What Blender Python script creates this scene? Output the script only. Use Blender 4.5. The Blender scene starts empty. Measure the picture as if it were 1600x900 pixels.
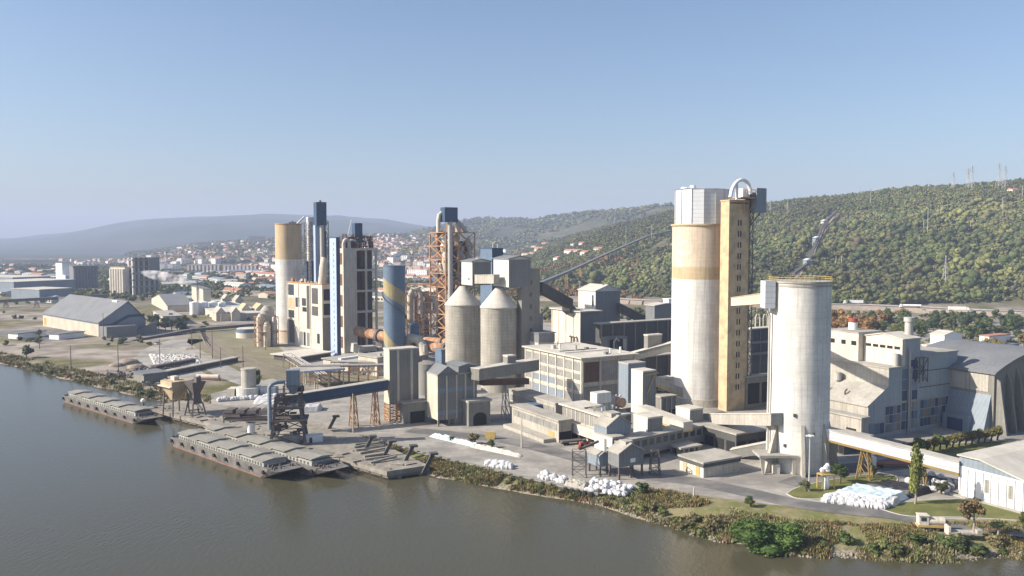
import bpy, math, random
import numpy as np
from mathutils import Vector
R = math.radians
sin, cos, pi = math.sin, math.cos, math.pi
rnd = random.Random(7)
S = bpy.context.scene

# ------------------------------------------------------------------ camera, sky, sun, exposure
CAMH = 70.0; F = 1300.0; PITCH = math.atan(72 / F)
cp, sp = cos(PITCH), sin(PITCH)
cd = bpy.data.cameras.new('camera'); cam = bpy.data.objects.new('camera', cd)
S.collection.objects.link(cam); S.camera = cam
cam.location = (0, 0, CAMH); cam.rotation_euler = (pi / 2 - PITCH, 0, 0)
cd.sensor_width = 36; cd.lens = 36 * F / 1600; cd.clip_start = 1; cd.clip_end = 40000
S.render.resolution_x = 1024; S.render.resolution_y = 576

SUN_AZ = 80.0   # degrees from -Y towards -X
SUN_EL = 31.0
tosun = Vector((-sin(R(SUN_AZ)) * cos(R(SUN_EL)), -cos(R(SUN_AZ)) * cos(R(SUN_EL)), sin(R(SUN_EL))))
w = bpy.data.worlds.new('World'); S.world = w; w.use_nodes = True
wn = w.node_tree; wn.nodes.clear()
sky = wn.nodes.new('ShaderNodeTexSky'); sky.sky_type = 'NISHITA'; sky.sun_disc = False
sky.sun_elevation = R(SUN_EL); sky.sun_rotation = R(180 + SUN_AZ)
sky.altitude = 50; sky.air_density = 1.0; sky.dust_density = 1.7; sky.ozone_density = 3.4
bg = wn.nodes.new('ShaderNodeBackground'); bg.inputs[1].default_value = 0.086
wo = wn.nodes.new('ShaderNodeOutputWorld')
wn.links.new(sky.outputs[0], bg.inputs[0]); wn.links.new(bg.outputs[0], wo.inputs[0])
sl = bpy.data.lights.new('sun', 'SUN'); sl.energy = 5.0; sl.angle = R(0.53); sl.color = (1.0, 0.90, 0.77)
so = bpy.data.objects.new('sun', sl); S.collection.objects.link(so)
so.rotation_euler = tosun.to_track_quat('Z', 'Y').to_euler(); so.location = (-200, -100, 300)
S.view_settings.view_transform = 'Standard'; S.view_settings.look = 'None'
S.view_settings.exposure = 0.84; S.view_settings.gamma = 1.0
S.view_settings.use_curve_mapping = False
S.cycles.volume_bounces = 4
HAZE = 0.000125
WZ = -2.2      # water level; the plant's yard is at 0

# ------------------------------------------------------------------ picture measurements -> metres
def G(px, py, z=0.0):
    a, b = (px - 800) / F, (450 - py) / F
    ry, rz = cp + b * sp, -sp + b * cp
    t = (z - CAMH) / rz
    return (a * t, ry * t)
def A(px, Y, z=0.0): return (px - 800) / F * (Y * cp - (z - CAMH) * sp)
def Z(Y, py):
    k = (450 - py) / F
    return CAMH + (k * Y * cp - Y * sp) / (cp + k * sp)
def P(px, py, Y):
    z = Z(Y, py); return Vector((A(px, Y, z), Y, z))
def LEN(x, y, dx, dy, px, z=0.0):
    t = (px - 800) / F
    return (t * (y * cp - (z - CAMH) * sp) - x) / (dx - t * dy * cp)
GA = 30.0     # the plant's grid: local x runs right and away, local y left and away

# ------------------------------------------------------------------ mesh builder
class MB:
    def __init__(s): s.v = []; s.f = []; s.m = []; s.mi = 0
    def q(s, *pts):
        n = len(s.v); s.v += [tuple(p) for p in pts]; s.f.append(tuple(range(n, n + len(pts)))); s.m.append(s.mi); return s
    def hexa(s, p):      # 8 points: bottom ring 0-3 ccw, top ring 4-7
        n = len(s.v); s.v += [tuple(a) for a in p]
        for f in ((3, 2, 1, 0), (4, 5, 6, 7), (0, 1, 5, 4), (1, 2, 6, 5), (2, 3, 7, 6), (3, 0, 4, 7)):
            s.f.append(tuple(n + i for i in f)); s.m.append(s.mi)
        return s
    def box(s, x0, y0, z0, x1, y1, z1, t=0.0):
        return s.hexa([(x0, y0, z0), (x1, y0, z0), (x1, y1, z0), (x0, y1, z0),
                       (x0 + t, y0 + t, z1), (x1 - t, y0 + t, z1), (x1 - t, y1 - t, z1), (x0 + t, y1 - t, z1)])
    def prism(s, poly, ax, a, b):
        """poly: 2D points; ax 'x': (y,z) extruded along x; 'y': (x,z) along y; 'z': (x,y) along z"""
        def mk(p, t): return {'x': (t, p[0], p[1]), 'y': (p[0], t, p[1]), 'z': (p[0], p[1], t)}[ax]
        n = len(s.v); k = len(poly)
        s.v += [mk(p, a) for p in poly] + [mk(p, b) for p in poly]
        s.f.append(tuple(range(n, n + k))[::-1]); s.f.append(tuple(range(n + k, n + 2 * k))); s.m += [s.mi] * 2
        for i in range(k):
            j = (i + 1) % k; s.f.append((n + i, n + j, n + k + j, n + k + i)); s.m.append(s.mi)
        return s
    def beam(s, p, q, w, h=None, up=(0, 0, 1)):
        p, q = Vector(p), Vector(q); h = h or w; d = (q - p)
        if d.length < 1e-6: return s
        d.normalize(); u = Vector(up)
        if abs(d.dot(u)) > .98: u = Vector((1, 0, 0))
        r = d.cross(u).normalized() * (w / 2); u2 = r.cross(d).normalized() * (h / 2)
        return s.hexa([p - r - u2, p + r - u2, q + r - u2, q - r - u2, p - r + u2, p + r + u2, q + r + u2, q - r + u2])
    def cyl(s, cx, cy, z0, z1, r0, r1=None, n=24, cap=True, a0=0.0):
        r1 = r0 if r1 is None else r1; k = len(s.v)
        for z, r in ((z0, r0), (z1, r1)):
            for i in range(n):
                a = a0 + 2 * pi * i / n; s.v.append((cx + r * cos(a), cy + r * sin(a), z))
        for i in range(n):
            j = (i + 1) % n; s.f.append((k + i, k + j, k + n + j, k + n + i)); s.m.append(s.mi)
        if cap:
            s.f.append(tuple(range(k + n, k + 2 * n))); s.f.append(tuple(range(k, k + n))[::-1]); s.m += [s.mi] * 2
        return s
    def tube(s, pts, r, n=10, cap=True):
        pts = [Vector(p) for p in pts]; k0 = len(s.v); rs = r if isinstance(r, (list, tuple)) else [r] * len(pts)
        u = None
        for i, p in enumerate(pts):
            d = (pts[min(i + 1, len(pts) - 1)] - pts[max(i - 1, 0)]).normalized()
            if u is None:
                u = Vector((0, 0, 1)) if abs(d.z) < .9 else Vector((1, 0, 0))
            u = (u - d * u.dot(d)).normalized(); b = d.cross(u)
            for j in range(n):
                a = 2 * pi * j / n; s.v.append(tuple(p + (u * cos(a) + b * sin(a)) * rs[i]))
        for i in range(len(pts) - 1):
            for j in range(n):
                a, b2 = k0 + i * n + j, k0 + i * n + (j + 1) % n
                s.f.append((a, b2, b2 + n, a + n)); s.m.append(s.mi)
        if cap:
            s.f.append(tuple(range(k0, k0 + n))[::-1]); e = k0 + (len(pts) - 1) * n
            s.f.append(tuple(range(e, e + n))); s.m += [s.mi] * 2
        return s
    def lattice(s, x0, y0, x1, y1, z0, z1, nseg, w=.35, tx=0.0, bw=None):
        """open steel tower: four legs, rings and crossed braces; tx = taper at top"""
        bw = bw or w * .6
        def c(i, z):
            f = (z - z0) / (z1 - z0) * tx
            return [(x0 + f, y0 + f, z), (x1 - f, y0 + f, z), (x1 - f, y1 - f, z), (x0 + f, y1 - f, z)][i]
        for i in range(4): s.beam(c(i, z0), c(i, z1), w)
        zs = [z0 + (z1 - z0) * k / nseg for k in range(nseg + 1)]
        for k in range(nseg):
            for i in range(4):
                j = (i + 1) % 4
                s.beam(c(i, zs[k + 1]), c(j, zs[k + 1]), bw)
                if (k + i) % 2: s.beam(c(i, zs[k]), c(j, zs[k + 1]), bw)
                else: s.beam(c(j, zs[k]), c(i, zs[k + 1]), bw)
                if w > .5: s.beam(*( (c(j, zs[k]), c(i, zs[k + 1])) if (k + i) % 2 else (c(i, zs[k]), c(j, zs[k + 1])) ), bw)
        return s
    def sphere(s, c, r, n=8, m=6, sq=1.0, jit=0, seed=0):
        g = random.Random(seed); k = len(s.v)
        for i in range(m + 1):
            th = pi * i / m
            for j in range(n):
                a = 2 * pi * j / n; rr = r * (1 + g.uniform(-jit, jit))
                s.v.append((c[0] + rr * sin(th) * cos(a), c[1] + rr * sin(th) * sin(a), c[2] + rr * cos(th) * sq))
        for i in range(m):
            for j in range(n):
                a, b = k + i * n + j, k + i * n + (j + 1) % n
                s.f.append((a, a + n, b + n, b)); s.m.append(s.mi)
        return s
    def mesh(s, name, mats, smooth=False):
        me = bpy.data.meshes.new(name); me.from_pydata(s.v, [], s.f)
        for m in (mats if isinstance(mats, (list, tuple)) else [mats]): me.materials.append(m)
        if any(s.m): me.polygons.foreach_set('material_index', s.m)
        if smooth is True: me.polygons.foreach_set('use_smooth', [True] * len(s.f))
        elif smooth == 'auto':
            import bmesh
            bm = bmesh.new(); bm.from_mesh(me); bmesh.ops.remove_doubles(bm, verts=bm.verts, dist=.001)
            for f in bm.faces: f.smooth = True
            for e in bm.edges:
                if len(e.link_faces) != 2 or e.calc_face_angle(0) > R(35): e.smooth = False
            bm.to_mesh(me); bm.free()
        me.update(); return me
    def build(s, name, mats, parent=None, loc=(0, 0, 0), rz=0.0, smooth=False):
        o = bpy.data.objects.new(name, s.mesh(name, mats, smooth)); S.collection.objects.link(o)
        o.location = loc; o.rotation_euler = (0, 0, R(rz))
        if parent: o.parent = parent
        return o

def tag(o, label=None, cat=None, group=None, kind=None):
    if label: o['label'] = label
    if cat: o['category'] = cat
    if group: o['group'] = group
    if kind: o['kind'] = kind
    return o
def thing(name, label, cat, loc=(0, 0, 0), rz=0.0, group=None):
    o = bpy.data.objects.new(name, None); S.collection.objects.link(o); o.empty_display_size = .5
    o.location = loc; o.rotation_euler = (0, 0, R(rz)); return tag(o, label, cat, group)
KIDS = {}
def copy_tree(src, loc=None, rz=None, label=None, sc=None, group=None):
    def rec(o, par):
        c = o.copy(); S.collection.objects.link(c)
        if par: c.parent = par
        for ch in o.children: rec(ch, c)
        return c
    c = rec(src, None)
    if loc is not None: c.location = loc
    if rz is not None: c.rotation_euler = (0, 0, R(rz))
    if sc is not None: c.scale = sc if isinstance(sc, (tuple, list)) else (sc, sc, sc)
    if label: c['label'] = label
    if group: c['group'] = group
    return c

# ------------------------------------------------------------------ materials
def M(name, col, rough=.85, var=.18, scale=.12, fine=1.2, streak=0.0, metal=0.0, rib=0.0, ribk=5.0,
      course=0.0, coursek=1.2, bump=0.0, stain=None, stain_amt=0.0, spec=.3):
    m = bpy.data.materials.new(name); m.use_nodes = True; nt = m.node_tree; N = nt.nodes; L = nt.links
    b = N['Principled BSDF']; b.inputs['Roughness'].default_value = rough; b.inputs['Metallic'].default_value = metal
    b.inputs['Specular IOR Level'].default_value = spec
    tc = N.new('ShaderNodeTexCoord').outputs['Object']
    def nz(sc, vec=None, det=4, lo=.35, hi=.65):
        n = N.new('ShaderNodeTexNoise'); n.inputs['Scale'].default_value = sc; n.inputs['Detail'].default_value = det
        n.inputs['Roughness'].default_value = .6
        L.new(vec or tc, n.inputs['Vector'])
        r = N.new('ShaderNodeMapRange'); r.inputs[1].default_value = lo; r.inputs[2].default_value = hi
        L.new(n.outputs[0], r.inputs[0]); return r.outputs[0]
    def mul(c, fac, amt, dark=(0, 0, 0)):
        k = N.new('ShaderNodeMath'); k.operation = 'MULTIPLY'; k.inputs[1].default_value = amt; L.new(fac, k.inputs[0])
        x = N.new('ShaderNodeMix'); x.data_type = 'RGBA'; L.new(k.outputs[0], x.inputs[0]); L.new(c, x.inputs[6])
        x.inputs[7].default_value = (*dark, 1); return x.outputs[2]
    rgb = N.new('ShaderNodeRGB'); rgb.outputs[0].default_value = (*col, 1); c = rgb.outputs[0]
    dk = tuple(a * .35 for a in col)
    if var:
        c = mul(c, nz(scale), var * 1.6, tuple(a * .45 for a in col)); c = mul(c, nz(fine), var, dk)
    if streak:
        mp = N.new('ShaderNodeMapping'); mp.inputs['Scale'].default_value = (1.1, 1.1, .045); L.new(tc, mp.inputs[0])
        c = mul(c, nz(1.0, mp.outputs[0], 5, .48, .75), streak, (col[0] * .35, col[1] * .32, col[2] * .28))
    if stain: c = mul(c, nz(scale * 1.7, None, 6, .45, .62), stain_amt, stain)
    h = None
    if rib or course:
        sx = N.new('ShaderNodeSeparateXYZ'); L.new(tc, sx.inputs[0])
    if rib:
        a = N.new('ShaderNodeMath'); a.operation = 'ADD'; L.new(sx.outputs[0], a.inputs[0]); L.new(sx.outputs[1], a.inputs[1])
        k = N.new('ShaderNodeMath'); k.operation = 'MULTIPLY'; k.inputs[1].default_value = ribk; L.new(a.outputs[0], k.inputs[0])
        s_ = N.new('ShaderNodeMath'); s_.operation = 'SINE'; L.new(k.outputs[0], s_.inputs[0])
        r = N.new('ShaderNodeMapRange'); r.inputs[1].default_value = .3; r.inputs[2].default_value = 1; L.new(s_.outputs[0], r.inputs[0])
        c = mul(c, r.outputs[0], rib, dk); h = s_.outputs[0]
    if course:
        k = N.new('ShaderNodeMath'); k.operation = 'MULTIPLY'; k.inputs[1].default_value = 2 * pi / coursek; L.new(sx.outputs[2], k.inputs[0])
        s_ = N.new('ShaderNodeMath'); s_.operation = 'SINE'; L.new(k.outputs[0], s_.inputs[0])
        r = N.new('ShaderNodeMapRange'); r.inputs[1].default_value = .8; r.inputs[2].default_value = 1; L.new(s_.outputs[0], r.inputs[0])
        c = mul(c, r.outputs[0], course, dk)
    L.new(c, b.inputs['Base Color'])
    if bump:
        bp = N.new('ShaderNodeBump'); bp.inputs['Strength'].default_value = bump; bp.inputs['Distance'].default_value = .15
        n = N.new('ShaderNodeTexNoise'); n.inputs['Scale'].default_value = fine; n.inputs['Detail'].default_value = 5; L.new(tc, n.inputs['Vector'])
        L.new(n.outputs[0], bp.inputs['Height']); L.new(bp.outputs[0], b.inputs['Normal'])
    return m
m = {}
m['white_silo'] = M('white painted concrete', (.72, .705, .66), .9, .14, .07, 1.1, streak=.55, course=.13, coursek=1.8, stain=(.38, .37, .35), stain_amt=.4)
m['silo_grey'] = M('board marked concrete', (.43, .405, .345), .9, .25, .15, 1.5, streak=.6, course=.25, coursek=1.5)
m['concrete'] = M('concrete', (.25, .245, .22), .9, .2, .15, 1.4, streak=.4)
m['concrete_light'] = M('light concrete', (.46, .435, .38), .9, .25, .12, 1.2, streak=.65)
m['concrete_dark'] = M('dark concrete', (.105, .105, .10), .9, .25, .15, 1.4, streak=.3)
m['cream'] = M('cream render', (.60, .54, .44), .9, .22, .12, 1.0, streak=.55)
m['cream_white'] = M('off white render', (.66, .61, .52), .9, .2, .12, 1.0, streak=.55)
m['tan'] = M('tan painted concrete', (.55, .43, .27), .9, .16, .1, .9, streak=.5, course=.1, coursek=1.8)
m['peach'] = M('pale peach painted concrete', (.66, .55, .42), .9, .16, .1, .9, streak=.5, course=.12, coursek=1.8)
m['tan_peel'] = M('peeling tan paint', (.60, .46, .28), .9, .12, .15, .9, streak=.3, stain=(.25, .21, .16), stain_amt=.55)
m['sheet'] = M('grey corrugated sheet', (.20, .21, .215), .6, .14, .1, .8, streak=.3, rib=.28, ribk=5)
m['sheet_light'] = M('light corrugated sheet', (.60, .60, .56), .6, .12, .1, .8, streak=.3, rib=.22, ribk=4)
m['sheet_blue'] = M('bluish corrugated sheet', (.23, .275, .32), .55, .12, .1, .8, streak=.25, rib=.25, ribk=4.5)
m['metal_white'] = M('galvanised cladding', (.66, .68, .70), .5, .08, .1, .8, metal=.2, streak=.15, course=.35, coursek=1.7)
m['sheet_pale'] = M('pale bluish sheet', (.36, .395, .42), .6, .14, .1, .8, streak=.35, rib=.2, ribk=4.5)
m['blue'] = M('blue paint', (.045, .085, .15), .6, .2, .15, 1, streak=.3)
m['blue_mid'] = M('mid blue paint', (.13, .19, .27), .6, .2, .15, 1, streak=.3, course=.15, coursek=2)
m['blue_bright'] = M('bright blue cladding', (.36, .44, .60), .6, .1, .1, .8, streak=.2)
m['ochre'] = M('dark ochre steel', (.33, .23, .08), .8, .25, .3, 1.5, streak=.3)
m['bag_dust'] = M('dusty pale sacks', (.56, .54, .50), .9, .25, .5, 2, bump=.3)
m['yellow'] = M('yellow paint', (.52, .38, .14), .7, .2, .2, 1, streak=.3)
m['roof_dust'] = M('dusty roof', (.44, .42, .37), .95, .25, .12, .9, stain=(.25, .23, .2), stain_amt=.5)
m['roof_light'] = M('dusty light roof', (.60, .57, .50), .95, .2, .1, .7, stain=(.38, .35, .3), stain_amt=.5)
m['roof_grey'] = M('grey sheet roof', (.20, .21, .22), .7, .2, .1, .8, rib=.2, ribk=2.5)
m['glass'] = M('dark glass', (.05, .06, .07), .25, .3, .4, 2, spec=.5)
m['glass_grey'] = M('dusty glazing', (.34, .335, .31), .5, .35, .25, 1.5, rib=.55, ribk=6)
m['black'] = M('dark opening', (.02, .02, .02), .95, 0)
m['steel'] = M('weathered steel', (.15, .13, .12), .7, .3, .3, 1.5)
m['steel_orange'] = M('orange brown painted steel', (.50, .29, .14), .75, .25, .3, 1.5)
m['steel_grey'] = M('grey pipe metal', (.48, .47, .44), .55, .15, .2, 1.5, metal=.2, streak=.3)
m['rust'] = M('rusty steel', (.40, .20, .10), .85, .35, .25, 1.2, stain=(.50, .38, .27), stain_amt=.6)
m['rust_dark'] = M('dark rust', (.15, .085, .06), .85, .35, .3, 1.5)
m['orange'] = M('ochre trestle paint', (.50, .30, .08), .8, .15, .3, 1.5)
m['white'] = M('white paint', (.80, .80, .78), .6, .08, .3, 1.5)
m['red'] = M('red paint', (.33, .09, .06), .6, .15, .3, 1.5)
m['bag'] = M('white woven bag', (.66, .66, .67), .8, .35, .9, 4, bump=.8)
m['bag_blue'] = M('pale blue sheeting', (.58, .69, .74), .6, .2, .4, 2, bump=.3)
m['tarp'] = M('black tarpaulin', (.035, .035, .04), .5, .3, .4, 2, bump=.5)
m['hull'] = M('weathered barge hull', (.17, .165, .16), .8, .3, .25, 1.2, streak=.5, stain=(.3, .26, .22), stain_amt=.4)
m['hull_red'] = M('rusty boot line', (.30, .17, .13), .9, .3, .3, 1.5)
m['deck'] = M('barge deck', (.20, .19, .17), .9, .3, .3, 1.5)
m['hatch'] = M('dusty hatch cover', (.30, .29, .255), .9, .25, .15, .9, stain=(.25, .23, .2), stain_amt=.6)
m['coaming'] = M('pale hatch coaming', (.40, .42, .385), .8, .2, .2, 1, streak=.4)
m['dockwood'] = M('weathered dock concrete', (.36, .33, .28), .95, .35, .2, 1.0, stain=(.18, .16, .13), stain_amt=.6, bump=.4)
m['pile'] = M('wet dock pile', (.20, .18, .15), .9, .3, .3, 1.5)
m['rubber'] = M('black rubber', (.02, .02, .02), .9, .1)
m['trunk'] = M('bark', (.14, .11, .08), .95, .3, 1, 4)
m['trunk_pale'] = M('pale bark', (.35, .30, .24), .95, .3, 1, 4)
m['terracotta'] = M('terracotta tiles', (.45, .22, .14), .9, .2, .3, 2)
m['rock'] = M('rip rap stone', (.33, .30, .25), .95, .35, .4, 2, bump=.5)
m['dirt'] = M('loose spoil', (.34, .28, .22), .95, .3, .2, 1.2, bump=.5)
m['solar'] = M('dark skylight', (.03, .03, .04), .3, .2)
m['street'] = M('asphalt', (.15, .148, .145), .95, .25, .05, .6, stain=(.30, .28, .25), stain_amt=.5)
m['yard'] = M('dusty concrete yard', (.42, .395, .35), .95, .35, .045, .5, stain=(.19, .18, .165), stain_amt=.8)
m['lawn'] = M('mown lawn', (.15, .165, .045), .95, .35, .12, 2.5, stain=(.20, .19, .07), stain_amt=.5)
m['drygrass'] = M('dry rail yard grass', (.27, .24, .15), .95, .35, .06, 1.2, stain=(.15, .15, .075), stain_amt=.7)
m['curb'] = M('kerb stone', (.50, .48, .44), .95, .15, .3, 2)

def foliage(name, base=None, trans=.25):
    mm = bpy.data.materials.new(name); mm.use_nodes = True; nt = mm.node_tree; N = nt.nodes; L = nt.links
    b = N['Principled BSDF']; b.inputs['Roughness'].default_value = .7; b.inputs['Specular IOR Level'].default_value = .15
    at = N.new('ShaderNodeAttribute'); at.attribute_name = 'tint'
    n = N.new('ShaderNodeTexNoise'); n.inputs['Scale'].default_value = .9; n.inputs['Detail'].default_value = 4
    tc = N.new('ShaderNodeTexCoord'); L.new(tc.outputs['Object'], n.inputs['Vector'])
    r = N.new('ShaderNodeMapRange'); r.inputs[1].default_value = .3; r.inputs[2].default_value = .7
    r.inputs[3].default_value = .6; r.inputs[4].default_value = 1.35; L.new(n.outputs[0], r.inputs[0])
    v = N.new('ShaderNodeVectorMath'); v.operation = 'SCALE'; L.new(at.outputs['Color'], v.inputs[0]); L.new(r.outputs[0], v.inputs['Scale'])
    L.new(v.outputs[0], b.inputs['Base Color'])
    return mm
m['leaf'] = foliage('foliage')

# ------------------------------------------------------------------ terrain
_t = np.random.RandomState(3).rand(256, 256)
def vn(x, y, sc, off=0):
    x = np.asarray(x, float) / sc + off * 17.3; y = np.asarray(y, float) / sc + off * 9.1
    xi = np.floor(x).astype(int); yi = np.floor(y).astype(int); fx = x - xi; fy = y - yi
    fx = fx * fx * (3 - 2 * fx); fy = fy * fy * (3 - 2 * fy)
    a = _t[xi % 256, yi % 256]; b = _t[(xi + 1) % 256, yi % 256]; c = _t[xi % 256, (yi + 1) % 256]; d = _t[(xi + 1) % 256, (yi + 1) % 256]
    return (a * (1 - fx) + b * fx) * (1 - fy) + (c * (1 - fx) + d * fx) * fy
def fbm(x, y, sc, off=0, o=4):
    r = 0; a = 1; tot = 0
    for i in range(o): r = r + a * vn(x, y, sc / 2 ** i, off + i); tot += a; a *= .5
    return r / tot
# river bank (waterline), from the right to the far left; land lies on the far side
BANK = [(900, 230), (400, 205), (200, 192), (117, 190), (101, 188), (87, 188.6), (69, 191.6), (59, 196), (47, 204.7), (34, 220),
        (24.8, 230.7), (11, 238), (-7.6, 248.6), (-24, 259), (-42, 281), (-88, 328), (-138, 366), (-166, 385), (-221, 429), (-308, 501), (-420, 590), (-700, 760), (-1500, 1050), (-4000, 1300), (-9800, 1500)]
BANK = [(x * .976, y * .976) for x, y in BANK[:20]] + BANK[20:]
def bank_d(x, y):
    x = np.asarray(x, float); y = np.asarray(y, float); best = np.full(x.shape, 1e12); sgn = np.ones(x.shape)
    for (ax, ay), (bx, by) in zip(BANK[:-1], BANK[1:]):
        dx, dy = bx - ax, by - ay; L2 = dx * dx + dy * dy
        t = np.clip(((x - ax) * dx + (y - ay) * dy) / L2, 0, 1)
        ex = x - (ax + t * dx); ey = y - (ay + t * dy); d2 = ex * ex + ey * ey
        cr = (dx * (y - ay) - dy * (x - ax))
        k = d2 < best - 1e-9; best = np.where(k, d2, best); sgn = np.where(k, np.where(cr < 0, 1, -1), sgn)
    return np.sqrt(best) * sgn
def sstep(a, b, x):
    t = np.clip((x - a) / (b - a), 0, 1); return t * t * (3 - 2 * t)
# ridges: (t = x/y, skyline row in the photo, foot distance, crest distance)
def ridge(tab, x, y, fall=.6):
    tt = np.array([(p[0] - 800) / F for p in tab]); t = x / np.maximum(y, 1)
    row = np.interp(t, tt, [p[1] for p in tab]); ft = np.interp(t, tt, [p[2] for p in tab]); cr = np.interp(t, tt, [p[3] for p in tab])
    hh = CAMH + (378 - row) * cr / F
    up = np.clip((y - ft) / (cr - ft), 0, 1)
    prof = np.where(y < cr, up ** 1.12 * (1.55 - .55 * up), 1 - fall * sstep(cr, cr * 1.7, y))
    return np.maximum(hh, 0) * prof
H1 = [(-400, 432, 1500, 2400), (700, 432, 1500, 2400), (790, 405, 1380, 2400), (860, 380, 1230, 2350), (950, 357, 1080, 2250), (1050, 341, 950, 2150), (1170, 327, 900, 2000),
      (1250, 318, 880, 1900), (1350, 306, 870, 1800), (1450, 298, 860, 1700), (1600, 288, 850, 1650), (2000, 280, 850, 1650), (5200, 380, 850, 1650)]
H2 = [(-400, 400, 3000, 4600), (560, 396, 3000, 4600), (640, 364, 2900, 4600), (700, 348, 2800, 4600), (745, 341, 2800, 4600), (790, 344, 2700, 4400), (850, 341, 2700, 4000), (950, 328, 2500, 3600), (1050, 321, 2400, 3300), (1200, 318, 2400, 3300), (1600, 340, 2400, 3300), (5000, 380, 2400, 3300)]
H3 = [(-2500, 385, 5200, 8800), (-300, 380, 5200, 8800), (0, 375, 5200, 8800), (80, 367, 5200, 8600), (160, 353, 5200, 8400), (240, 343, 5200, 8200), (330, 338, 5000, 8000), (420, 334, 5000, 8000), (530, 332, 5000, 8000), (600, 337, 5000, 8000), (660, 348, 5000, 7800), (740, 360, 5000, 7600), (900, 360, 5000, 7600), (3500, 370, 5000, 7600)]
H4 = [(-400, 405, 2500, 3800), (180, 402, 2500, 3800), (260, 392, 2450, 3800), (330, 382, 2350, 3700), (420, 376, 2350, 3600), (520, 374, 2300, 3600), (600, 371, 2300, 3600), (680, 372, 2200, 3500), (740, 380, 2200, 3400), (850, 395, 2200, 3400), (1100, 400, 2200, 3400)]
def hgt(x, y):
    x = np.asarray(x, float); y = np.asarray(y, float)
    d = bank_d(x, y)
    wob = (vn(x, y, 9, 2) - .5) * 5
    ws = np.interp(x, [-120, -60, 30, 60], [13, 8, 8.5, 15]) / 15
    q = np.where(d > 0, d / ws, d)
    low = np.interp(q + wob * (np.abs(d) < 30) * ws, [-30, -8, 0, 5, 15, 16], [-7, -4.7, WZ - .05, -1.1, -.02, 0])
    low = np.where(d > 21, 0.0, low)
    n = fbm(x, y, 520, 1, 5); n2 = fbm(x, y, 150, 5, 4)
    def amp(h): return h + (n - .5) * .55 * np.clip(h, 0, 80) * np.clip(h / 60, 0, 1) + (n2 - .5) * 14 * np.clip(h / 50, 0, 1)
    h = np.maximum.reduce([amp(ridge(H1, x, y)), amp(ridge(H4, x, y)) * .97, amp(ridge(H2, x, y))])
    far = ridge(H3, x, y); far = far + (fbm(x, y, 1500, 9, 5) - .5) * 170 * np.clip(far / 150, 0, 1)
    h = np.maximum(h, far)
    return np.where(y > 700, low + h, low)
def hz(x, y): return float(hgt(np.array([x]), np.array([y]))[0])

def axis(c0, c1, step, lo, hi, g):
    a = list(np.arange(c0, c1 + .1, step)); s_ = step; x = c1
    while x < hi: s_ *= g; x += s_; a.append(x)
    s_ = step; x = c0; b = []
    while x > lo: s_ *= g; x -= s_; b.append(x)
    return np.array(b[::-1] + a)
X = axis(-420, 320, 4, -9400, 9400, 1.03); Y = axis(150, 560, 4, -380, 12000, 1.025)
gx, gy = np.meshgrid(X, Y); gz = hgt(gx, gy)
nx, ny = len(X), len(Y)
vv = np.stack([gx.ravel(), gy.ravel(), gz.ravel()], 1)
ii = np.arange(nx * ny).reshape(ny, nx)
ff = np.stack([ii[:-1, :-1].ravel(), ii[:-1, 1:].ravel(), ii[1:, 1:].ravel(), ii[1:, :-1].ravel()], 1)
def np_mesh(name, verts, faces, mat, col=None, smooth=False):
    me = bpy.data.meshes.new(name); k = faces.shape[1]
    me.vertices.add(len(verts)); me.vertices.foreach_set('co', np.ascontiguousarray(verts, dtype=np.float32).ravel())
    me.loops.add(faces.size); me.loops.foreach_set('vertex_index', faces.astype(np.int32).ravel())
    me.polygons.add(len(faces)); me.polygons.foreach_set('loop_start', np.arange(len(faces), dtype=np.int32) * k)
    try: me.polygons.foreach_set('loop_total', np.full(len(faces), k, dtype=np.int32))
    except Exception: pass
    me.update(calc_edges=True); me.materials.append(mat)
    if smooth: me.polygons.foreach_set('use_smooth', np.ones(len(faces), dtype=bool))
    if col is not None:
        ca = me.color_attributes.new('tint', 'FLOAT_COLOR', 'POINT')
        c4 = np.ones((len(verts), 4), dtype=np.float32); c4[:, :3] = col; ca.data.foreach_set('color', c4.ravel())
    me.validate(); return me
def link(name, me, parent=None):
    o = bpy.data.objects.new(name, me); S.collection.objects.link(o)
    if parent: o.parent = parent
    return o
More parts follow.
